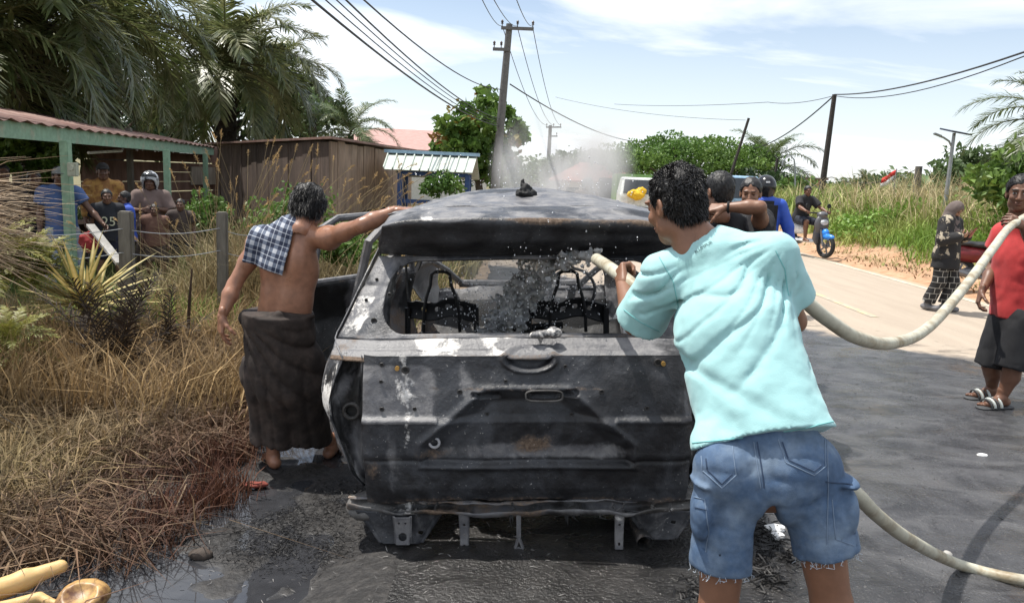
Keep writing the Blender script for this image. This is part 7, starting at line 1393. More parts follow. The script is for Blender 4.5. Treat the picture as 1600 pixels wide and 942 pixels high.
pole(778, 240, 796, 38, 32, .21, .13, "tall power pole with two crossarms standing beside the large-leaved tree", M_conc, ((783, 44, 834, 46, (0.03, .5, .97)), (770, 77, 796, 78, (.08, .5))))
pole(856, 270, 860, 196, 70, .22, .15, "distant power pole with crossarms above the smoke", M_conc, ((853, 199, 877, 199, (.05, .5, .95)), (858, 213, 871, 213, (.9,))))
pole(1283, 305, 1304, 148, 30, .13, .085, "dark wooden pole leaning right over the grassy bank", M_pole)
pole(1157, 226, 1170, 185, 46, .10, .08, "leaning pole top showing above the rain tree", M_pole)
pole(1210, 282, 1215, 248, 40, .085, .07, "short dark pole between the rain tree and curved lamp", M_pole)
pole(1431, 305, 1436, 260, 26, .12, .11, "cut-off thick wooden pole among the banana plants", mat("grey_stump_wood", (.12, .11, .10), .9, var=.3))
p0 = aty(1241, 330, 36); pa = [aty(u, v, 36) for u, v in ((1240, 350), (1242, 262), (1241, 250), (1236, 244), (1229, 245), (1225, 251))]; o = np.array([pa[0][0], 36, GZ(pa[0][0], 36)]); pa[0] = o - np.array([0, 0, .2]); r = empty("street_lamp", o, 0, "thin street lamp with a curved swan neck in front of the brick building", "street lamp"); mb = MB(); mb.tube(np.array(pa) - o, [.05, .04, .035, .03, .03, .03], 8); mb.build("pole", M_steel, r, True); mb = MB(); mb.tube([pa[-1] - o, pa[-1] - o + np.array([-.05, 0, -.25])], [.09, .05], 8); mb.build("lamp_head", M_steel, r, True)
# solar street lamp
o = aty(1478, 312, 20); o[2] = GZ(o[0], 20); tp = aty(1491, 208, 20); r = empty("solar_street_lamp", o, 0, "solar street lamp with a tilted panel and one long arm", "street lamp"); mb = MB(); mb.tube([(0, 0, -.2), tp - o], [.06, .04], 10); mb.build("pole", M_steel, r, True)
mb = MB(); c = tp - o + np.array([.04, 0, .03]); q = np.array(Euler((.20, .10, .2)).to_matrix()); mb.box(c, (.62, .45, .04), q); mb.build("solar_panel", mat("solar_cells", (.02, .024, .05), .25, var=.1, bump=0), r); mb = MB(); mb.tube([aty(u, v, 20) - o for u, v in ((1486, 248), (1487, 230), (1483, 221), (1474, 215), (1468, 213))], .025, 8); mb.build("lamp_arm", M_steel, r, True); mb = MB(); mb.box(aty(1465, 211, 20) - o, (.22, .10, .05), np.array(Euler((0, .3, 0)).to_matrix()), .015); mb.build("lamp_head", M_steel, r)
# cables
def cable(pts, r, lab, grp=None, sag=.0, name="power_cable"):
    P = np.array(pts, float); Pp = []
    for i in range(len(P) - 1):
        L_ = np.linalg.norm(P[i + 1] - P[i])
        for t_ in np.linspace(0, 1, 16, endpoint=False): Pp.append(P[i] * (1 - t_) + P[i + 1] * t_ - np.array([0, 0, 4 * sag * t_ * (1 - t_)]))
    Pp.append(P[-1]); o = P[0]; mb = MB(); mb.tube(np.array(Pp) - o, r, 5); tag(mb.build(name, M_cable, None, True, o), lab, "cable", grp)
G1 = "cables from the left pole towards the camera"
for ki_, (u, v, Y, u2, v2, sag, r) in enumerate(((566, -2, 13, 782, 140, .55, .016), (538, -2, 12, 781, 186, .5, .016), (523, -2, 12, 781, 190, .5, .011), (506, -2, 11.5, 780, 194, .5, .011), (485, -2, 11, 779, 197, .5, .020))):
    a = aty(u, v, Y); b = aty(u2, v2, 31.9); a2 = a + (a - b) * .35; cable([b, a - np.array([0, 0, 0.0]), a2], r, ("rightmost black cable from the left pole to the top left, attached highest", "second cable from the right of the five reaching the top left", "middle thin cable of the five reaching the top left", "second cable from the left of the five reaching the top left", "leftmost and thickest cable of the five reaching the top left")[ki_], G1, sag * .6)
for ki_, (u, v, u2, v2) in enumerate(((752, -3, 785, 41), (770, -3, 808, 41), (806, -3, 832, 41))): a = aty(u, v, 15); b = aty(u2, v2, 31.85); cable([b, a, a + (a - b) * .5], .010, ("left", "middle", "right")[ki_] + " thin wire rising from the left pole's top crossarm to the picture top", "wires above the left pole", .15)
for ki_, (u, v, u2, v2) in enumerate(((785, 41, 854, 196), (808, 41, 865, 196), (832, 41, 876, 196))): cable([aty(u, v, 31.85), aty(u2, v2, 69.8)], .016, ("left", "middle", "right")[ki_] + " wire running between the two power pole crossarms", "wires between the two poles", .9)
cable([aty(797, 132, 32), aty(1000, 222, 60)], .028, "long black cable falling from the left pole towards the rain tree", None, .5)
cable([aty(868, 152, 60), aty(1165, 188, 46)], .012, "faint cable reaching the leaning pole top above the rain tree", None, .35); cable([aty(960, 163, 60), aty(1200, 160, 40), aty(1303, 150, 30)], .013, "faint level cable reaching the dark leaning pole from the left", None, .15)
for (a, b, r, s_) in (((1304, 148), (1640, 68), .022, .25), ((1304, 150), (1640, 72), .014, .4)): cable([aty(*a, 30), aty(*b, 15)], r, ("upper thick" if r > .02 else "lower thin") + " cable from the dark leaning pole to the right edge", "cables at the dark pole", s_)
cable([aty(1304, 149, 30), aty(1178, 232, 46)], .028, "cable falling left from the dark pole to the rain tree", None, .35); cable([aty(1216, 250, 40), aty(1340, 330, 29)], .018, "cable slanting down right behind the motorcyclist", None, .1); cable([aty(1216, 252, 40), aty(1300, 277, 30), aty(1434, 264, 26)], .014, "low cable ending at the cut-off wooden pole", None, .35)
# flag
o = aty(1396, 298, 24); o[2] = GZ(o[0], 24); tp = aty(1401, 264, 24); r = empty("flag", o, 0, "red over white flag drooping from a thin pole on the bank", "flag"); mb = MB(); mb.tube([(0, 0, -.2), tp - o], .018, 6); mb.build("pole", M_steel, r, True)
for (k, c) in ((0, (.62, .03, .03)), (1, (.75, .74, .72))):
    P = []
    for i in range(9):
        t_ = i / 8; x = -.40 * t_ ; z = -.28 * t_ - .17 * k * (1 - .1 * t_); y = .05 * math.sin(t_ * 7 + k); P.append([tp - o + np.array([x - .02 * k, y, z - .02]), tp - o + np.array([x - .02, y + .01, z - .19])])
    m = MB(); m.grid(P); ob = m.build("flag_stripe", cloth("flag_red" if k == 0 else "flag_white", c), r, True); ob.modifiers.new("thickness", 'SOLIDIFY').thickness = .003
# ================================================================== vehicles
M_tyre = mat("tyre_rubber", (.018, .018, .019), .85); M_plas = mat("black_plastic", (.02, .02, .022), .45, var=.15); M_eng = mat("engine_metal", (.18, .18, .19), .45, metal=.6)
def scooter(name, label, pos, direction, panel, fender, sidec):
    a = math.atan2(-direction[0], direction[1]); r = empty(name, pos, a, label, "motorcycle")                       # +Y is ahead
    for k, y in enumerate((.62, -.62)):
        mb = MB(); mb.ring((0, y, .285), (1, 0, 0), .235, .048, 28, 8); w = mb.build("wheel", M_tyre, r, True); mb = MB(); mb.ring((0, y, .285), (1, 0, 0), .185, .014, 24, 6); mb.disc((0, y, .285), (1, 0, 0), .05, .10, 12)
        for j in range(5): q = j * 2 * PI / 5; mb.beam((0, y + .04 * math.cos(q), .285 + .04 * math.sin(q)), (0, y + .18 * math.cos(q), .285 + .18 * math.sin(q)), .03, .022, (1, 0, 0))
        mb.build("rim", M_eng, w, True)
    V, Q = lump((-.15, .25, .3), (.15, 1.0, .75), .015, [((0, .64, .50), (.075, .22, .07)), ((0, .56, .58), (.08, .10, .10))]); link("front_fender", qmesh("front_fender", V, Q), fender, r)
    mb = MB(); [mb.tube([(s_ * .09, .62, .285), (s_ * .085, .50, .66)], .024, 8) for s_ in (-1, 1)]; mb.tube([(0, .50, .62), (0, .36, .98)], .03, 8); mb.build("fork", M_eng, r, True)
    V, Q = lump((-.3, .1, .25), (.3, .75, 1.15), .018, [((0, .42, .78), (.20, .09, .22)), ((0, .36, .52), (.17, .06, .25)), ((0, .40, .99), (.13, .12, .08))]); link("front_shield", qmesh("front_shield", V, Q), panel, r)
    V, Q = lump((-.2, .35, .65), (.2, .65, 1.0), .014, [((0, .50, .82), (.11, .05, .07))]); link("headlight", qmesh("headlight", V, Q), mat("headlight_glass", (.55, .57, .6), .1, bump=0), r)
    V, Q = lump((-.3, -.95, .3), (.3, .35, .95), .018, [((0, -.45, .62), (.15, .38, .14)), ((0, -.68, .70), (.11, .25, .09)), ((0, .0, .36), (.15, .32, .05))]); link("side_panel", qmesh("side_panel", V, Q), sidec, r)
    V, Q = lump((-.25, -.95, .6), (.25, .2, 1.0), .018, [((0, -.30, .785), (.14, .28, .06)), ((0, -.58, .80), (.13, .24, .05))]); link("seat", qmesh("seat", V, Q), M_plas, r)
    V, Q = lump((-.2, -.75, .15), (.2, .1, .55), .018, [((.0, -.35, .34), (.11, .20, .09)), ((.09, -.45, .33), (.05, .25, .06))]); link("engine", qmesh("engine", V, Q), M_eng, r)
    mb = MB(); mb.tube([(.10, -.25, .25), (.14, -.5, .28), (.15, -.98, .42)], [.03, .055, .05], 10); mb.build("exhaust", M_eng, r, True)
    mb = MB(); mb.tube([(-.33, .24, 1.02), (-.12, .34, 1.03), (.12, .34, 1.03), (.33, .24, 1.02)], .017, 8); mb.build("handlebar", M_plas, r, True)
    for s_ in (-1, 1): mb = MB(); mb.tube([(s_ * .24, .28, 1.03), (s_ * .30, .26, 1.16)], .007, 5); mb.disc((s_ * .31, .25, 1.19), (0, 1, .1), .055, .02, 14); mb.build("mirror", M_plas, r, True)
    return r
def seated(pos, d, label, tone, top, bottom, seed=0):
    J, s, r, f = stand(pos[0], pos[1], math.atan2(d[0], d[1]), 1.66, z=pos[2]); q = np.array(pos); W_ = lambda a, b, c: q + r * a + f * b + np.array([0, 0, c]); J.update(pel=W_(0, -.32, .90), hipL=W_(-.09, -.30, .87), hipR=W_(.09, -.30, .87), neck=W_(0, -.22, 1.36), shL=W_(-.19, -.20, 1.32), shR=W_(.19, -.20, 1.32), head=W_(0, -.16, 1.52), elL=W_(-.30, -.03, 1.14), elR=W_(.30, -.03, 1.14), wrL=W_(-.30, .20, 1.06), wrR=W_(.30, .20, 1.06), knL=W_(-.17, .10, .80), knR=W_(.17, .10, .80), anL=W_(-.13, .06, .42), anR=W_(.13, .06, .42)); J['hf'] = unit(f + r * .2 - np.array([0, 0, .15])); J['toeL'] = J['toeR'] = f
    ps = person_root(J, label, zg=pos[2]); nn_ = np.array([0, 0, -1.]); hands = [((J['wr' + c], f, nn_, 1.0 if (np.cross(f, nn_) @ r) * (1 if c == 'L' else -1) > 0 else -1.0), dict(curl=.9)) for c in 'LR']; R = make_body(ps, J, s, tone, hands, [(J['anL'], f), (J['anR'], f)], .013, .008, .008); V, Q = hair_mesh(J['head'], R, s, .009); obj_at("hair", V, Q, M_hair, ps); V, Q = garment_top(J, s, .013, .02, .8, .085, seed=seed); obj_at("shirt", V, Q, top, ps); V, Q = garment_legs(J, s, .013, .02, .95, seed=seed); obj_at("shorts", V, Q, bottom, ps)
sd_ = unit(np.array([.34, -.94, 0])); sp_0 = gr(1259, 399, .03); scooter("scooter", "white scooter with a blue front fender riding towards the camera", sp_0, sd_, mat("grey_panel_plastic", (.10, .10, .11), .35), mat("blue_fender_paint", (.03, .22, .70), .3), mat("white_panel_paint", (.72, .72, .72), .3)); seated(sp_0, sd_, "man in a black T-shirt and shorts riding the white scooter", np.array(TONE_D) * 1.15, dkshirt, dkjean, 3)
p = aty(1562, 420, 12.6); scooter("scooter", "dark motorcycle with a red seat panel parked behind the woman", (p[0], 12.6, .02), unit(np.array([.95, -.25, 0])), M_plas, M_plas, mat("dark_red_panel_paint", (.14, .010, .012), .4))
def truck(name, lab, cat, pos, rz, L_, w, hcab, hbody, cabm, bodym, lamp=True):
    """cab in front (-Y), load bed behind"""
    r = empty(name, pos, rz, lab, cat); h = w / 2; mb = MB(); V = [(-h, -L_ / 2, .5), (h, -L_ / 2, .5), (h, -L_ / 2 + 1.7, .5), (-h, -L_ / 2 + 1.7, .5), (-h, -L_ / 2, 1.05), (h, -L_ / 2, 1.05), (-h * .86, -L_ / 2 + .5, hcab), (h * .86, -L_ / 2 + .5, hcab), (h * .86, -L_ / 2 + 1.6, hcab), (-h * .86, -L_ / 2 + 1.6, hcab), (h, -L_ / 2 + 1.7, 1.05), (-h, -L_ / 2 + 1.7, 1.05)]; mb.add(V, [(0, 1, 5, 4), (4, 5, 7, 6), (6, 7, 8, 9), (1, 2, 10, 5), (5, 10, 8, 7), (3, 0, 4, 11), (11, 4, 6, 9), (2, 3, 11, 10), (10, 11, 9, 8), (3, 2, 1, 0)]); cab = mb.build("cab", cabm, r); cab.modifiers.new("round", 'BEVEL').width = .05
    mb = MB(); mb.add([(-h * .86, -L_ / 2 + .05, 1.11), (h * .86, -L_ / 2 + .05, 1.11), (h * .78, -L_ / 2 + .43, hcab - .1), (-h * .78, -L_ / 2 + .43, hcab - .1), (-h * .86, -L_ / 2 + .01, 1.12), (h * .86, -L_ / 2 + .01, 1.12), (h * .78, -L_ / 2 + .39, hcab - .09), (-h * .78, -L_ / 2 + .39, hcab - .09)], [(3, 2, 1, 0), (4, 5, 6, 7), (0, 1, 5, 4), (2, 3, 7, 6), (1, 2, 6, 5), (3, 0, 4, 7)]); mb.build("windscreen", M_glass, cab)
    mb = MB(); mb.box((0, (L_ / 2 - (-L_ / 2 + 1.75)) / 2 + (-L_ / 2 + 1.75), (.6 + hbody) / 2), (w, L_ - 1.75, hbody - .6), bev=.04); mb.build("load_bed", bodym, r); mb = MB(); mb.box((0, -L_ / 2 - .05, .5), (w * .98, .14, .2), bev=.03); mb.build("bumper", M_plas, r)
    for x in (-h + .08, h - .08):
        for y in (-L_ / 2 + .75, L_ / 2 - .8): mb = MB(); mb.ring((x, y, .36), (1, 0, 0), .26, .10, 20, 8); wl = mb.build("wheel", M_tyre, r, True); mb = MB(); mb.disc((x, y, .36), (1, 0, 0), .19, .12, 16); mb.build("rim", M_eng, wl, True)
        mb = MB(); mb.box((x * .85, -L_ / 2 - .02, .78), (.26, .06, .14), bev=.02); mb.build("headlight", M_white, r)
    return r
p = aty(1006, 320, 29); truck("truck", "small white truck with a green load bed stopped beyond the burnt car", "truck", (p[0], 31.2, 0.02), -.05, 4.6, 1.65, 1.72, 1.85, mat("white_van_paint", (.66, .68, .64), .35), mat("green_truck_paint", (.16, .28, .08), .5)); p = aty(1138, 300, 29); truck("pickup", "white and blue pickup parked under the rain tree", "pickup", (p[0], 31, .02), .25, 4.8, 1.75, 1.95, 1.1, mat("pale_blue_paint", (.30, .46, .62), .3), M_white); p = aty(967, 320, 34)
o = truck("pickup", "dark pickup seen through the smoke up the road", "pickup", (p[0], 36.2, .02), PI - .08, 4.4, 1.45, 1.60, 1.66, mat("black_car_paint", (.02, .02, .022), .4), mat("dark_canvas", (.035, .036, .035), .8))
p = aty(1006, 322, 29); V, Q = lump((-.5, -.4, -.3), (.5, .4, .5), .03, [((0, 0, 0), (.32, .25, .2)), ((.15, 0, .1), (.2, .18, .2))], lambda P: .05 * fbm(P, 6)); p[2] = 1.12
tag(link("tarpaulin", qmesh("tarpaulin", V, Q), cloth("yellow_tarpaulin", (.70, .42, .02)), None, (p[0] - .35, 28.75, 1.10)), "crumpled yellow tarpaulin over the front of the white truck", "tarpaulin")
# ================================================================== onlookers by the shelter
def onlook(u, v, Y, lab, ht, hd, tone, top, bottom, **k):
    hd_top = aty(u, v, Y); x = hd_top[0]; arms = {a: k.pop(a) for a in ('armL', 'armR') if a in k}; look = k.pop('look', None); J, s, r, f = stand(x, Y, hd, ht, z=hd_top[2] - ht, look=look, **arms); return simple_person(J, s, r, f, lab, np.array(tone), top, bottom, h=.016, **{'w': .90, **k})
td = (.12, .06, .038); sh_b = cloth("slate_blue_cotton", (.07, .12, .27)); sh_y = cloth("ochre_print_cloth", (.40, .22, .06), col2=(.26, .12, .04), lo=.45, hi=.55, vs=12); sh_k = cloth("black_jersey", (.014, .016, .022)); sh_r = cloth("royal_blue_cotton", (.04, .09, .42)); sh_g = cloth("brown_grey_cotton", (.17, .12, .105)); gj = cloth("pale_grey_jeans", (.26, .30, .38)); sk_ = cloth("dark_brown_cotton", (.05, .035, .03))
FOLD = dict(armL=((-.10, .06, -.22), (.20, .16, .04)), armR=((.10, .06, -.22), (-.20, .18, .02)))
onlook(92, 262, 9.6, "man in a slate blue T-shirt and grey cap by the near green post", 1.66, 2.4, td, sh_b, gj, length=1.9, cap=cloth("grey_cap_cloth", (.22, .23, .23)), armL=((-.14, .08, -.22), (-.10, .18, -.17)), seed=1)
onlook(52, 268, 10.2, "man in a dark T-shirt with folded arms left of the blue-shirted man", 1.64, 2.5, td, sh_k, sk_, length=1.9, **FOLD, seed=2)
onlook(2, 258, 9.8, "person in dark clothes cut off by the left edge", 1.66, 2.3, td, sk_, sk_, length=1.9, seed=3)
onlook(160, 256, 11.3, "man in an ochre patterned shirt standing tallest under the shelter", 1.70, 2.6, td, sh_y, sk_, length=1.9, sleeve=1.6, seed=4, cap=M_dark)
b25, R25 = onlook(166, 297, 10.0, "boy in a black jersey numbered 25", 1.32, 2.55, (.17, .09, .058), sh_k, cloth("navy_shorts_cloth", (.012, .014, .03)), seed=5)
onlook(196, 300, 10.3, "boy in a royal blue T-shirt behind the first fence post", 1.30, -2.2, td, sh_r, sk_, seed=6)
onlook(234, 272, 11.0, "man in a white-striped helmet with folded arms under the shelter", 1.66, 2.8, td, sh_g, sk_, length=1.9, sleeve=.9, helmet=mat("white_grey_helmet_shell", (.40, .41, .43), .25, col2=(.03, .03, .035), lo=.52, hi=.54, vs=9, bump=0), seed=7, **FOLD)
onlook(241, 320, 10.4, "small bare-chested child in front of the helmeted man", 1.12, 2.8, td, cloth("brown_vest_cloth", (.13, .065, .045)), sk_, seed=8, sleeve=.3)
onlook(282, 312, 10.8, "child in a dark T-shirt right of the second green post", 1.18, 2.9, td, sk_, sh_k, seed=9)
onlook(262, 322, 11.6, "child in a light blue shirt half hidden by the second green post", 1.05, 2.7, td, cloth("light_blue_cotton", (.22, .30, .42)), sk_, seed=10)
p = aty(917, 300, 15.2); J, s, r, f = stand(p[0], 15.2, 3.0, 1.60, z=.0); simple_person(J, s, r, f, "person in a grey helmet seen over the burnt roof in the smoke", np.array(td), sh_g, sk_, h=.02, length=1.9, helmet=mat("grey_helmet_shell", (.14, .14, .15), .3, bump=0), seed=11)
txt = bpy.data.curves.new("jersey_number", 'FONT'); txt.body = "25"; txt.size = .17; txt.extrude = .002; txt.align_x = 'CENTER'; to = bpy.data.objects.new("tmp", txt); COL.objects.link(to); me = bpy.data.meshes.new_from_object(to.evaluated_get(bpy.context.evaluated_depsgraph_get())); bpy.data.objects.remove(to); shirt = [o for o in b25.children if o.name.startswith("shirt")][0]; bb = np.array([v.co[:] for v in shirt.data.vertices]); c = bb.mean(0); fdir = np.array([math.sin(2.55), math.cos(2.55), 0])
tl = link("jersey_number", me, mat("cream_print", (.55, .55, .40), .8), shirt); fr_ = bb[:, :2] @ fdir[:2]; zc_ = np.percentile(bb[:, 2], 42); near = np.abs(bb[:, 2] - zc_ - .06) < .08; tl.location = (fdir * (fr_[near].max() + .008 - c @ fdir) + c) * np.array([1, 1, 0]) + np.array([0, 0, zc_]); tl.rotation_euler = (PI / 2, 0, math.atan2(-fdir[0], fdir[1]) + PI)
# ================================================================== hoses, water, smoke, litter
def smoothpath(P, n=10):
    P = np.asarray(P, float); Q_ = np.concatenate([[2 * P[0] - P[1]], P, [2 * P[-1] - P[-2]]]); out = []
    for i in range(1, len(Q_) - 2):
        for t_ in np.linspace(0, 1, n, endpoint=False): a, b, c, d = Q_[i - 1:i + 3]; out.append(.5 * (2 * b + (c - a) * t_ + (2 * a - 5 * b + 4 * c - d) * t_ ** 2 + (3 * b - a - 3 * c + d) * t_ ** 3))
    return np.array(out + [P[-1]])
M_hose = mat("dirty_cream_hose", (.50, .48, .38), .5, var=.12, vs=9, col2=(.26, .20, .12), lo=.46, hi=.68, bump=.4, bs=60, bdist=.003)
def hose(P, r, lab):
    P = smoothpath(P, 12); o = P[len(P) // 2].copy(); o[2] = P[:, 2].min(); mb = MB(); t_ = np.arange(len(P)); mb.tube(P - o, r * (1 + .012 * np.sin(t_ * 2.1)), 16); return tag(mb.build("fire_hose", M_hose, None, True, o), lab, "hose")
hose([aty(932, 405, 3.34), aty(952, 418, 3.12), aty(972, 432, 2.90), aty(1010, 455, 2.78), aty(1110, 470, 2.74), aty(1200, 452, 2.72), aty(1246, 463, 2.68), aty(1290, 497, 2.72), aty(1340, 528, 2.85), aty(1395, 536, 3.2), aty(1450, 512, 3.65), aty(1510, 445, 4.2), aty(1552, 388, 4.8), aty(1582, 352, 5.36), aty(1625, 336, 5.62), aty(1668, 380, 5.95), aty(1690, 500, 6.1), aty(1720, 600, 6.0), gr(1790, 640, .04)], .0262, "cream hose running from the car window to the red-shirted man's shoulder")
hp = [aty(1290, 742, 2.24), aty(1334, 768, 2.22), aty(1372, 806, 2.36), aty(1425, 845, 2.6), gr(1500, 882, .05), gr(1600, 906, .045), gr(1720, 915, .045), gr(1900, 900, .045), gr(2080, 850, .045)]; hose(hp, .0235, "cream hose dropping from the denim shorts to the wet road")
M_water = bpy.data.materials.new("splashing_water"); M_water.use_nodes = True; b = M_water.node_tree.nodes['Principled BSDF']; b.inputs['Base Color'].default_value = (.78, .79, .78, 1); b.inputs['Roughness'].default_value = .05; b.inputs['Transmission Weight'].default_value = .65; b.inputs['IOR'].default_value = 1.33
path = smoothpath([aty(925, 401, 3.40), aty(890, 404, 3.55), aty(850, 415, 3.72), aty(822, 448, 3.88), aty(795, 490, 4.0), aty(772, 530, 4.1)], 8); v = Vol(path.min(0) - .16, path.max(0) + .16, .0085); rad = np.interp(np.arange(len(path)), [0, 8, 16, 30, len(path)], [.0, .012, .045, .062, .05]); v.chain(path, rad, .02); v.disp(lambda P: .085 * fbm(P, 26, 3, 3) + .045 * np.abs(vnoise(P, 60, 6)) - .004, .2); V, Q = v.surf(); o = path[-1]
tag(link("water_jet", qmesh("water_jet", V - o, Q), M_water, None, o), "broken jet of hose water splashing inside the burnt car", "water jet")
rg = np.random.default_rng(6); n = 1500; k = rg.integers(8, len(path), n); C = path[k] + rg.normal(0, 1, (n, 3)) * np.array([.20, .18, .12]); n2 = 120; C2 = np.stack([rg.uniform(-.55, .75, n2), rg.uniform(3.6, 5.2, n2), 1.53 + np.abs(rg.normal(0, .07, n2))], -1); C2[:, 2] += .02; C = np.concatenate([C, C2]); n = len(C); r = rg.uniform(.0012, .0042, n)[:, None, None]; oc = np.array([[1, 0, 0], [-1, 0, 0], [0, 1, 0], [0, -1, 0], [0, 0, 1.6], [0, 0, -1.6]]); V = (C[:, None] + oc[None] * r).reshape(-1, 3); b = (np.arange(n) * 6)[:, None]; T = np.concatenate([b + np.array(q) for q in ((0, 2, 4), (2, 1, 4), (1, 3, 4), (3, 0, 4), (2, 0, 5), (1, 2, 5), (3, 1, 5), (0, 3, 5))]); tag(link("water_drops", npmesh("water_drops", V, None, T), mat("water_drop", (.75, .76, .78), .15, var=0, bump=0)), kind='stuff')
def smoke(name, lo, hi, dens, seed, lab):
    lo = np.array(lo, float); hi = np.array(hi, float); c = (lo + hi) / 2; s_ = (hi - lo) / 2; mb = MB(); mb.box((0, 0, 0), 2 * s_); m = bpy.data.materials.new("smoke"); m.use_nodes = True; t = m.node_tree; t.nodes.clear(); nn = t.nodes.new; lk = t.links.new; out = nn('ShaderNodeOutputMaterial'); pv = nn('ShaderNodeVolumePrincipled'); lk(pv.outputs[0], out.inputs['Volume']); pv.inputs['Color'].default_value = (.80, .79, .78, 1); pv.inputs['Anisotropy'].default_value = .1
    tcn = nn('ShaderNodeTexCoord'); mp_ = nn('ShaderNodeMapping'); mp_.inputs['Scale'].default_value = tuple(1 / q for q in s_); lk(tcn.outputs['Object'], mp_.inputs[0]); ln = nn('ShaderNodeVectorMath'); ln.operation = 'LENGTH'; lk(mp_.outputs[0], ln.inputs[0]); fo = nn('ShaderNodeMapRange'); fo.interpolation_type = 'SMOOTHSTEP'; lk(ln.outputs['Value'], fo.inputs[0]); fo.inputs[1].default_value = 1.0; fo.inputs[2].default_value = .25
    n1 = nn('ShaderNodeTexNoise'); m2 = nn('ShaderNodeMapping'); m2.inputs['Scale'].default_value = (1, 1, .6); m2.inputs['Location'].default_value = (seed, 0, 0); m2.inputs['Rotation'].default_value = (0, .5, 0); lk(tcn.outputs['Object'], m2.inputs[0]); lk(m2.outputs[0], n1.inputs['Vector']); n1.inputs['Scale'].default_value = 2.2; n1.inputs['Detail'].default_value = 5; n1.inputs['Distortion'].default_value = .6; r1 = nn('ShaderNodeMapRange'); r1.interpolation_type = 'SMOOTHSTEP'; lk(n1.outputs['Fac'], r1.inputs[0]); r1.inputs[1].default_value = .44; r1.inputs[2].default_value = .72
    mu = nn('ShaderNodeMath'); mu.operation = 'MULTIPLY'; lk(fo.outputs[0], mu.inputs[0]); lk(r1.outputs[0], mu.inputs[1]); m3 = nn('ShaderNodeMath'); m3.operation = 'MULTIPLY'; lk(mu.outputs[0], m3.inputs[0]); m3.inputs[1].default_value = dens; lk(m3.outputs[0], pv.inputs['Density']); o = mb.build(name, m, None, False, c); tag(o, kind='stuff')
smoke("smoke", (-.30, 5.6, 1.05), (1.1, 8.4, 2.35), 6.0, 2.0, "")
smoke("smoke", (-.6, 4.6, .55), (.85, 6.2, 1.32), 4.5, 5.0, "")
# ---- litter
def heap(name, P, sz, seed, m, spread, hgt, col=None):
    rg = np.random.default_rng(seed); n = len(P); d = rg.normal(size=(n, 3)) * np.array([1, 1, .3]); d /= np.linalg.norm(d, axis=1)[:, None]; l = (sz * rg.uniform(.3, 1.3, n))[:, None]; w = np.cross(d, rg.normal(size=(n, 3))); w = w / np.linalg.norm(w, axis=1)[:, None] * l * .10; P = P + np.array([0, 0, 1]) * rg.uniform(0, hgt, (n, 1)); V = np.stack([P - d * l - w, P - d * l + w, P + w * 1.2 + np.array([0, 0, .1]) * l, P - w * 1.2 + np.array([0, 0, .1]) * l, P + d * l + w * .3, P + d * l - w * .3], 1).reshape(-1, 3); b = (np.arange(n) * 6)[:, None]; tag(link(name, npmesh(name, V, np.concatenate([b + np.array([0, 1, 2, 3]), b + np.array([3, 2, 4, 5])])), m), kind='stuff')
rg = np.random.default_rng(9); M_ch = mat("char_flakes", (.012, .011, .011), .6, var=.5, vs=20); C = np.array([gr(u, v, -.1) for u, v in ((440, 830), (500, 800), (470, 860), (520, 845), (420, 800), (545, 770), (400, 850))]); P = np.repeat(C, 900, 0) + rg.normal(0, .12, (len(C) * 900, 3)) * np.array([1, .8, 0]); P[:, 2] = gz(P[:, 0], P[:, 1]); heap("char_debris", P, .012, 3, M_ch, 0, .025)
C = np.array([gr(u, v, .02) for u, v in ((1190, 835), (1215, 862), (1180, 880), (1205, 905), (1165, 815), (1100, 925))]); P = np.repeat(C, 160, 0) + rg.normal(0, .05, (len(C) * 160, 3)) * np.array([1, 1.2, 0]); P[:, 2] = rz_(P[:, 0], P[:, 1]) + .004; heap("char_clumps", P, .03, 4, M_ch, 0, .02)
X = np.stack([rg.uniform(.9, 5.2, 1500), rg.uniform(2.2, 7.5, 1500), 0 * rg.random(1500)], -1); X = X[(X[:, 1] + 1.38 * X[:, 0] < 13)]; X[:, 2] = rz_(X[:, 0], X[:, 1]) + .003; heap("road_grit", X, .011, 5, mat("grit", (.03, .028, .027), .7, var=.6, vs=30), 0, .004)
X = np.stack([rg.uniform(-1.6, .3, 500), rg.uniform(2.2, 3.4, 500), 0 * rg.random(500)], -1); X[:, 2] = np.where(X[:, 0] < RXL, gz(X[:, 0], X[:, 1]), rz_(X[:, 0], X[:, 1])) + .003; heap("ash_flakes", X, .013, 6, mat("pale_ash", (.22, .21, .20), .9, var=.5, vs=30), 0, .004)
def blob(name, lab, cat, p, prims, m, dn=.004, sc=30, h=.006): V, Q = lump(np.min([np.array(q[0]) - q[1] for q in prims], 0) - .04, np.max([np.array(q[0]) + q[1] for q in prims], 0) + .04, h, prims, lambda P: dn * fbm(P, sc, 3)); return tag(link(name, qmesh(name, V, Q), m, None, p), lab, cat)
M_foam = mat("white_foam", (.75, .75, .74), .6, var=.1)
for (u, v, s_, lab) in ((1195, 792, 1.0, "white foam patch on the road seen between the legs"), (1208, 826, .5, "small white foam lump beside the charred clumps"), (1212, 838, .35, "tiny white foam fleck nearest the right leg")): blob("foam", lab, "foam", gr(u, v, .02), [((0, 0, 0), (.10 * s_, .07 * s_, .018)), ((.06 * s_, .03 * s_, 0), (.06 * s_, .05 * s_, .015))], M_foam)
blob("stone", "dark stone standing out of the black water", "stone", gr(312, 866, -.11), [((0, 0, 0), (.05, .03, .022)), ((.02, 0, .01), (.025, .02, .018))], mat("dark_stone", (.06, .045, .035), .8), .008, 25)
blob("rag", "red scrap lying beside the bare-chested man's foot", "scrap", gr(392, 757, -.105), [((0, 0, 0), (.06, .03, .012)), ((.05, .01, 0), (.04, .02, .01))], cloth("red_scrap", (.22, .05, .035)), .006)
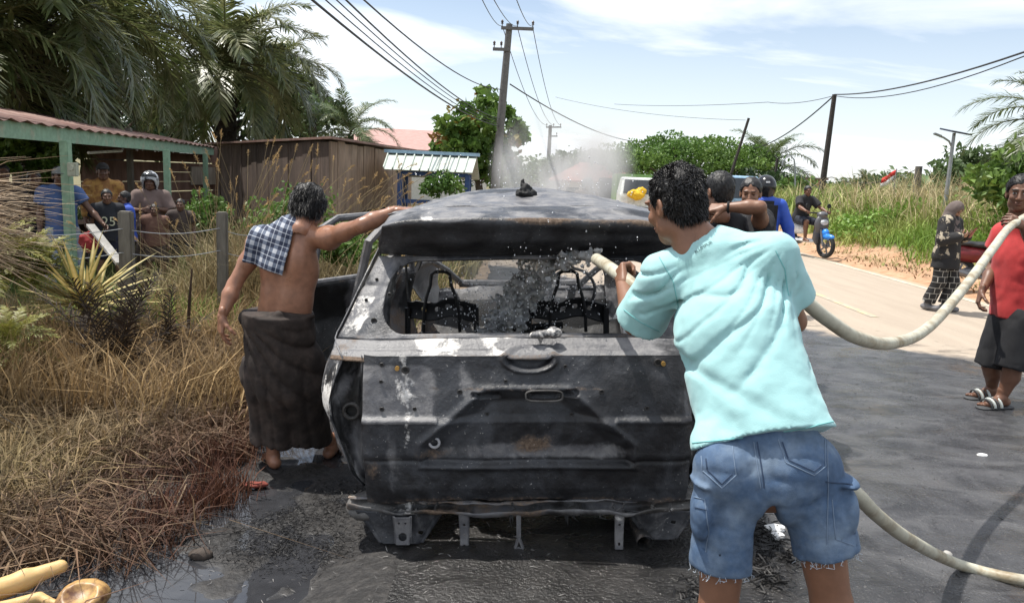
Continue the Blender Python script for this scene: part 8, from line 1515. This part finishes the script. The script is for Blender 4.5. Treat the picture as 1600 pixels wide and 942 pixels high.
blob("litter", "pale crumpled scrap on the verge by the sticks", "scrap", gr(330, 690, -.08), [((0, 0, 0), (.035, .02, .01))], mat("pale_scrap", (.5, .40, .28), .8), .006); blob("litter", "white paper scrap on the wet road before the red-shirted man", "scrap", gr(1534, 711, .02), [((0, 0, 0), (.03, .02, .008))], M_foam, .006); blob("litter", "pale scrap on the wet road above the lower hose", "scrap", gr(1475, 868, .02), [((0, 0, 0), (.03, .012, .010)), ((.02, .01, .01), (.012, .012, .01))], mat("grey_scrap", (.4, .38, .35), .8), .006)
# cut-open jerrycan at the lower left
M_can = bpy.data.materials.new("yellowed_plastic"); M_can.use_nodes = True; b = M_can.node_tree.nodes['Principled BSDF']; b.inputs['Base Color'].default_value = (.60, .40, .17, 1); b.inputs['Roughness'].default_value = .55; b.inputs['Subsurface Weight'].default_value = .3; b.inputs['Subsurface Radius'].default_value = (.05, .025, .01)
jc = empty("jerrycan", gr(70, 925, -.1), 0, "cut-open yellowed plastic jerrycan lying in the grass at the lower left", "jerrycan"); o = np.array(jc.location); g = lambda u, v, z: gr(u, v, z) - o
v = Vol((-.6, -.45, -.2), (.5, .5, .4), .006); v.cone(g(-40, 935, -.03), g(40, 905, -.02), .042, .040, .03); v.cone(g(40, 905, -.02), g(94, 884, .0), .040, .026, .02); v.cone(g(-40, 962, -.05), g(60, 934, -.05), .033, .022, .02); v.cone(g(60, 934, -.05), g(92, 944, -.06), .02, .014, .01); v.disp(lambda P: .004 * fbm(P, 14)); V, Q = v.surf(); link("handle_piece", qmesh("handle_piece", V, Q), M_can, jc)
v = Vol((-.4, -.4, -.25), (.5, .5, .35), .006); v.ell(g(130, 932, -.06), (.095, .10, .055), None, .01); v.disp(lambda P: .006 * fbm(P, 18, 2)); v.ell(g(118, 926, .0) , (.075, .085, .05), None, .01, 's'); V, Q = v.surf(); link("cut_side", qmesh("cut_side", V, Q), mat("brown_stained_plastic", (.50, .30, .11), .45, var=.2, vs=8, col2=(.12, .05, .025), lo=.5, hi=.66, bump=.2), jc)
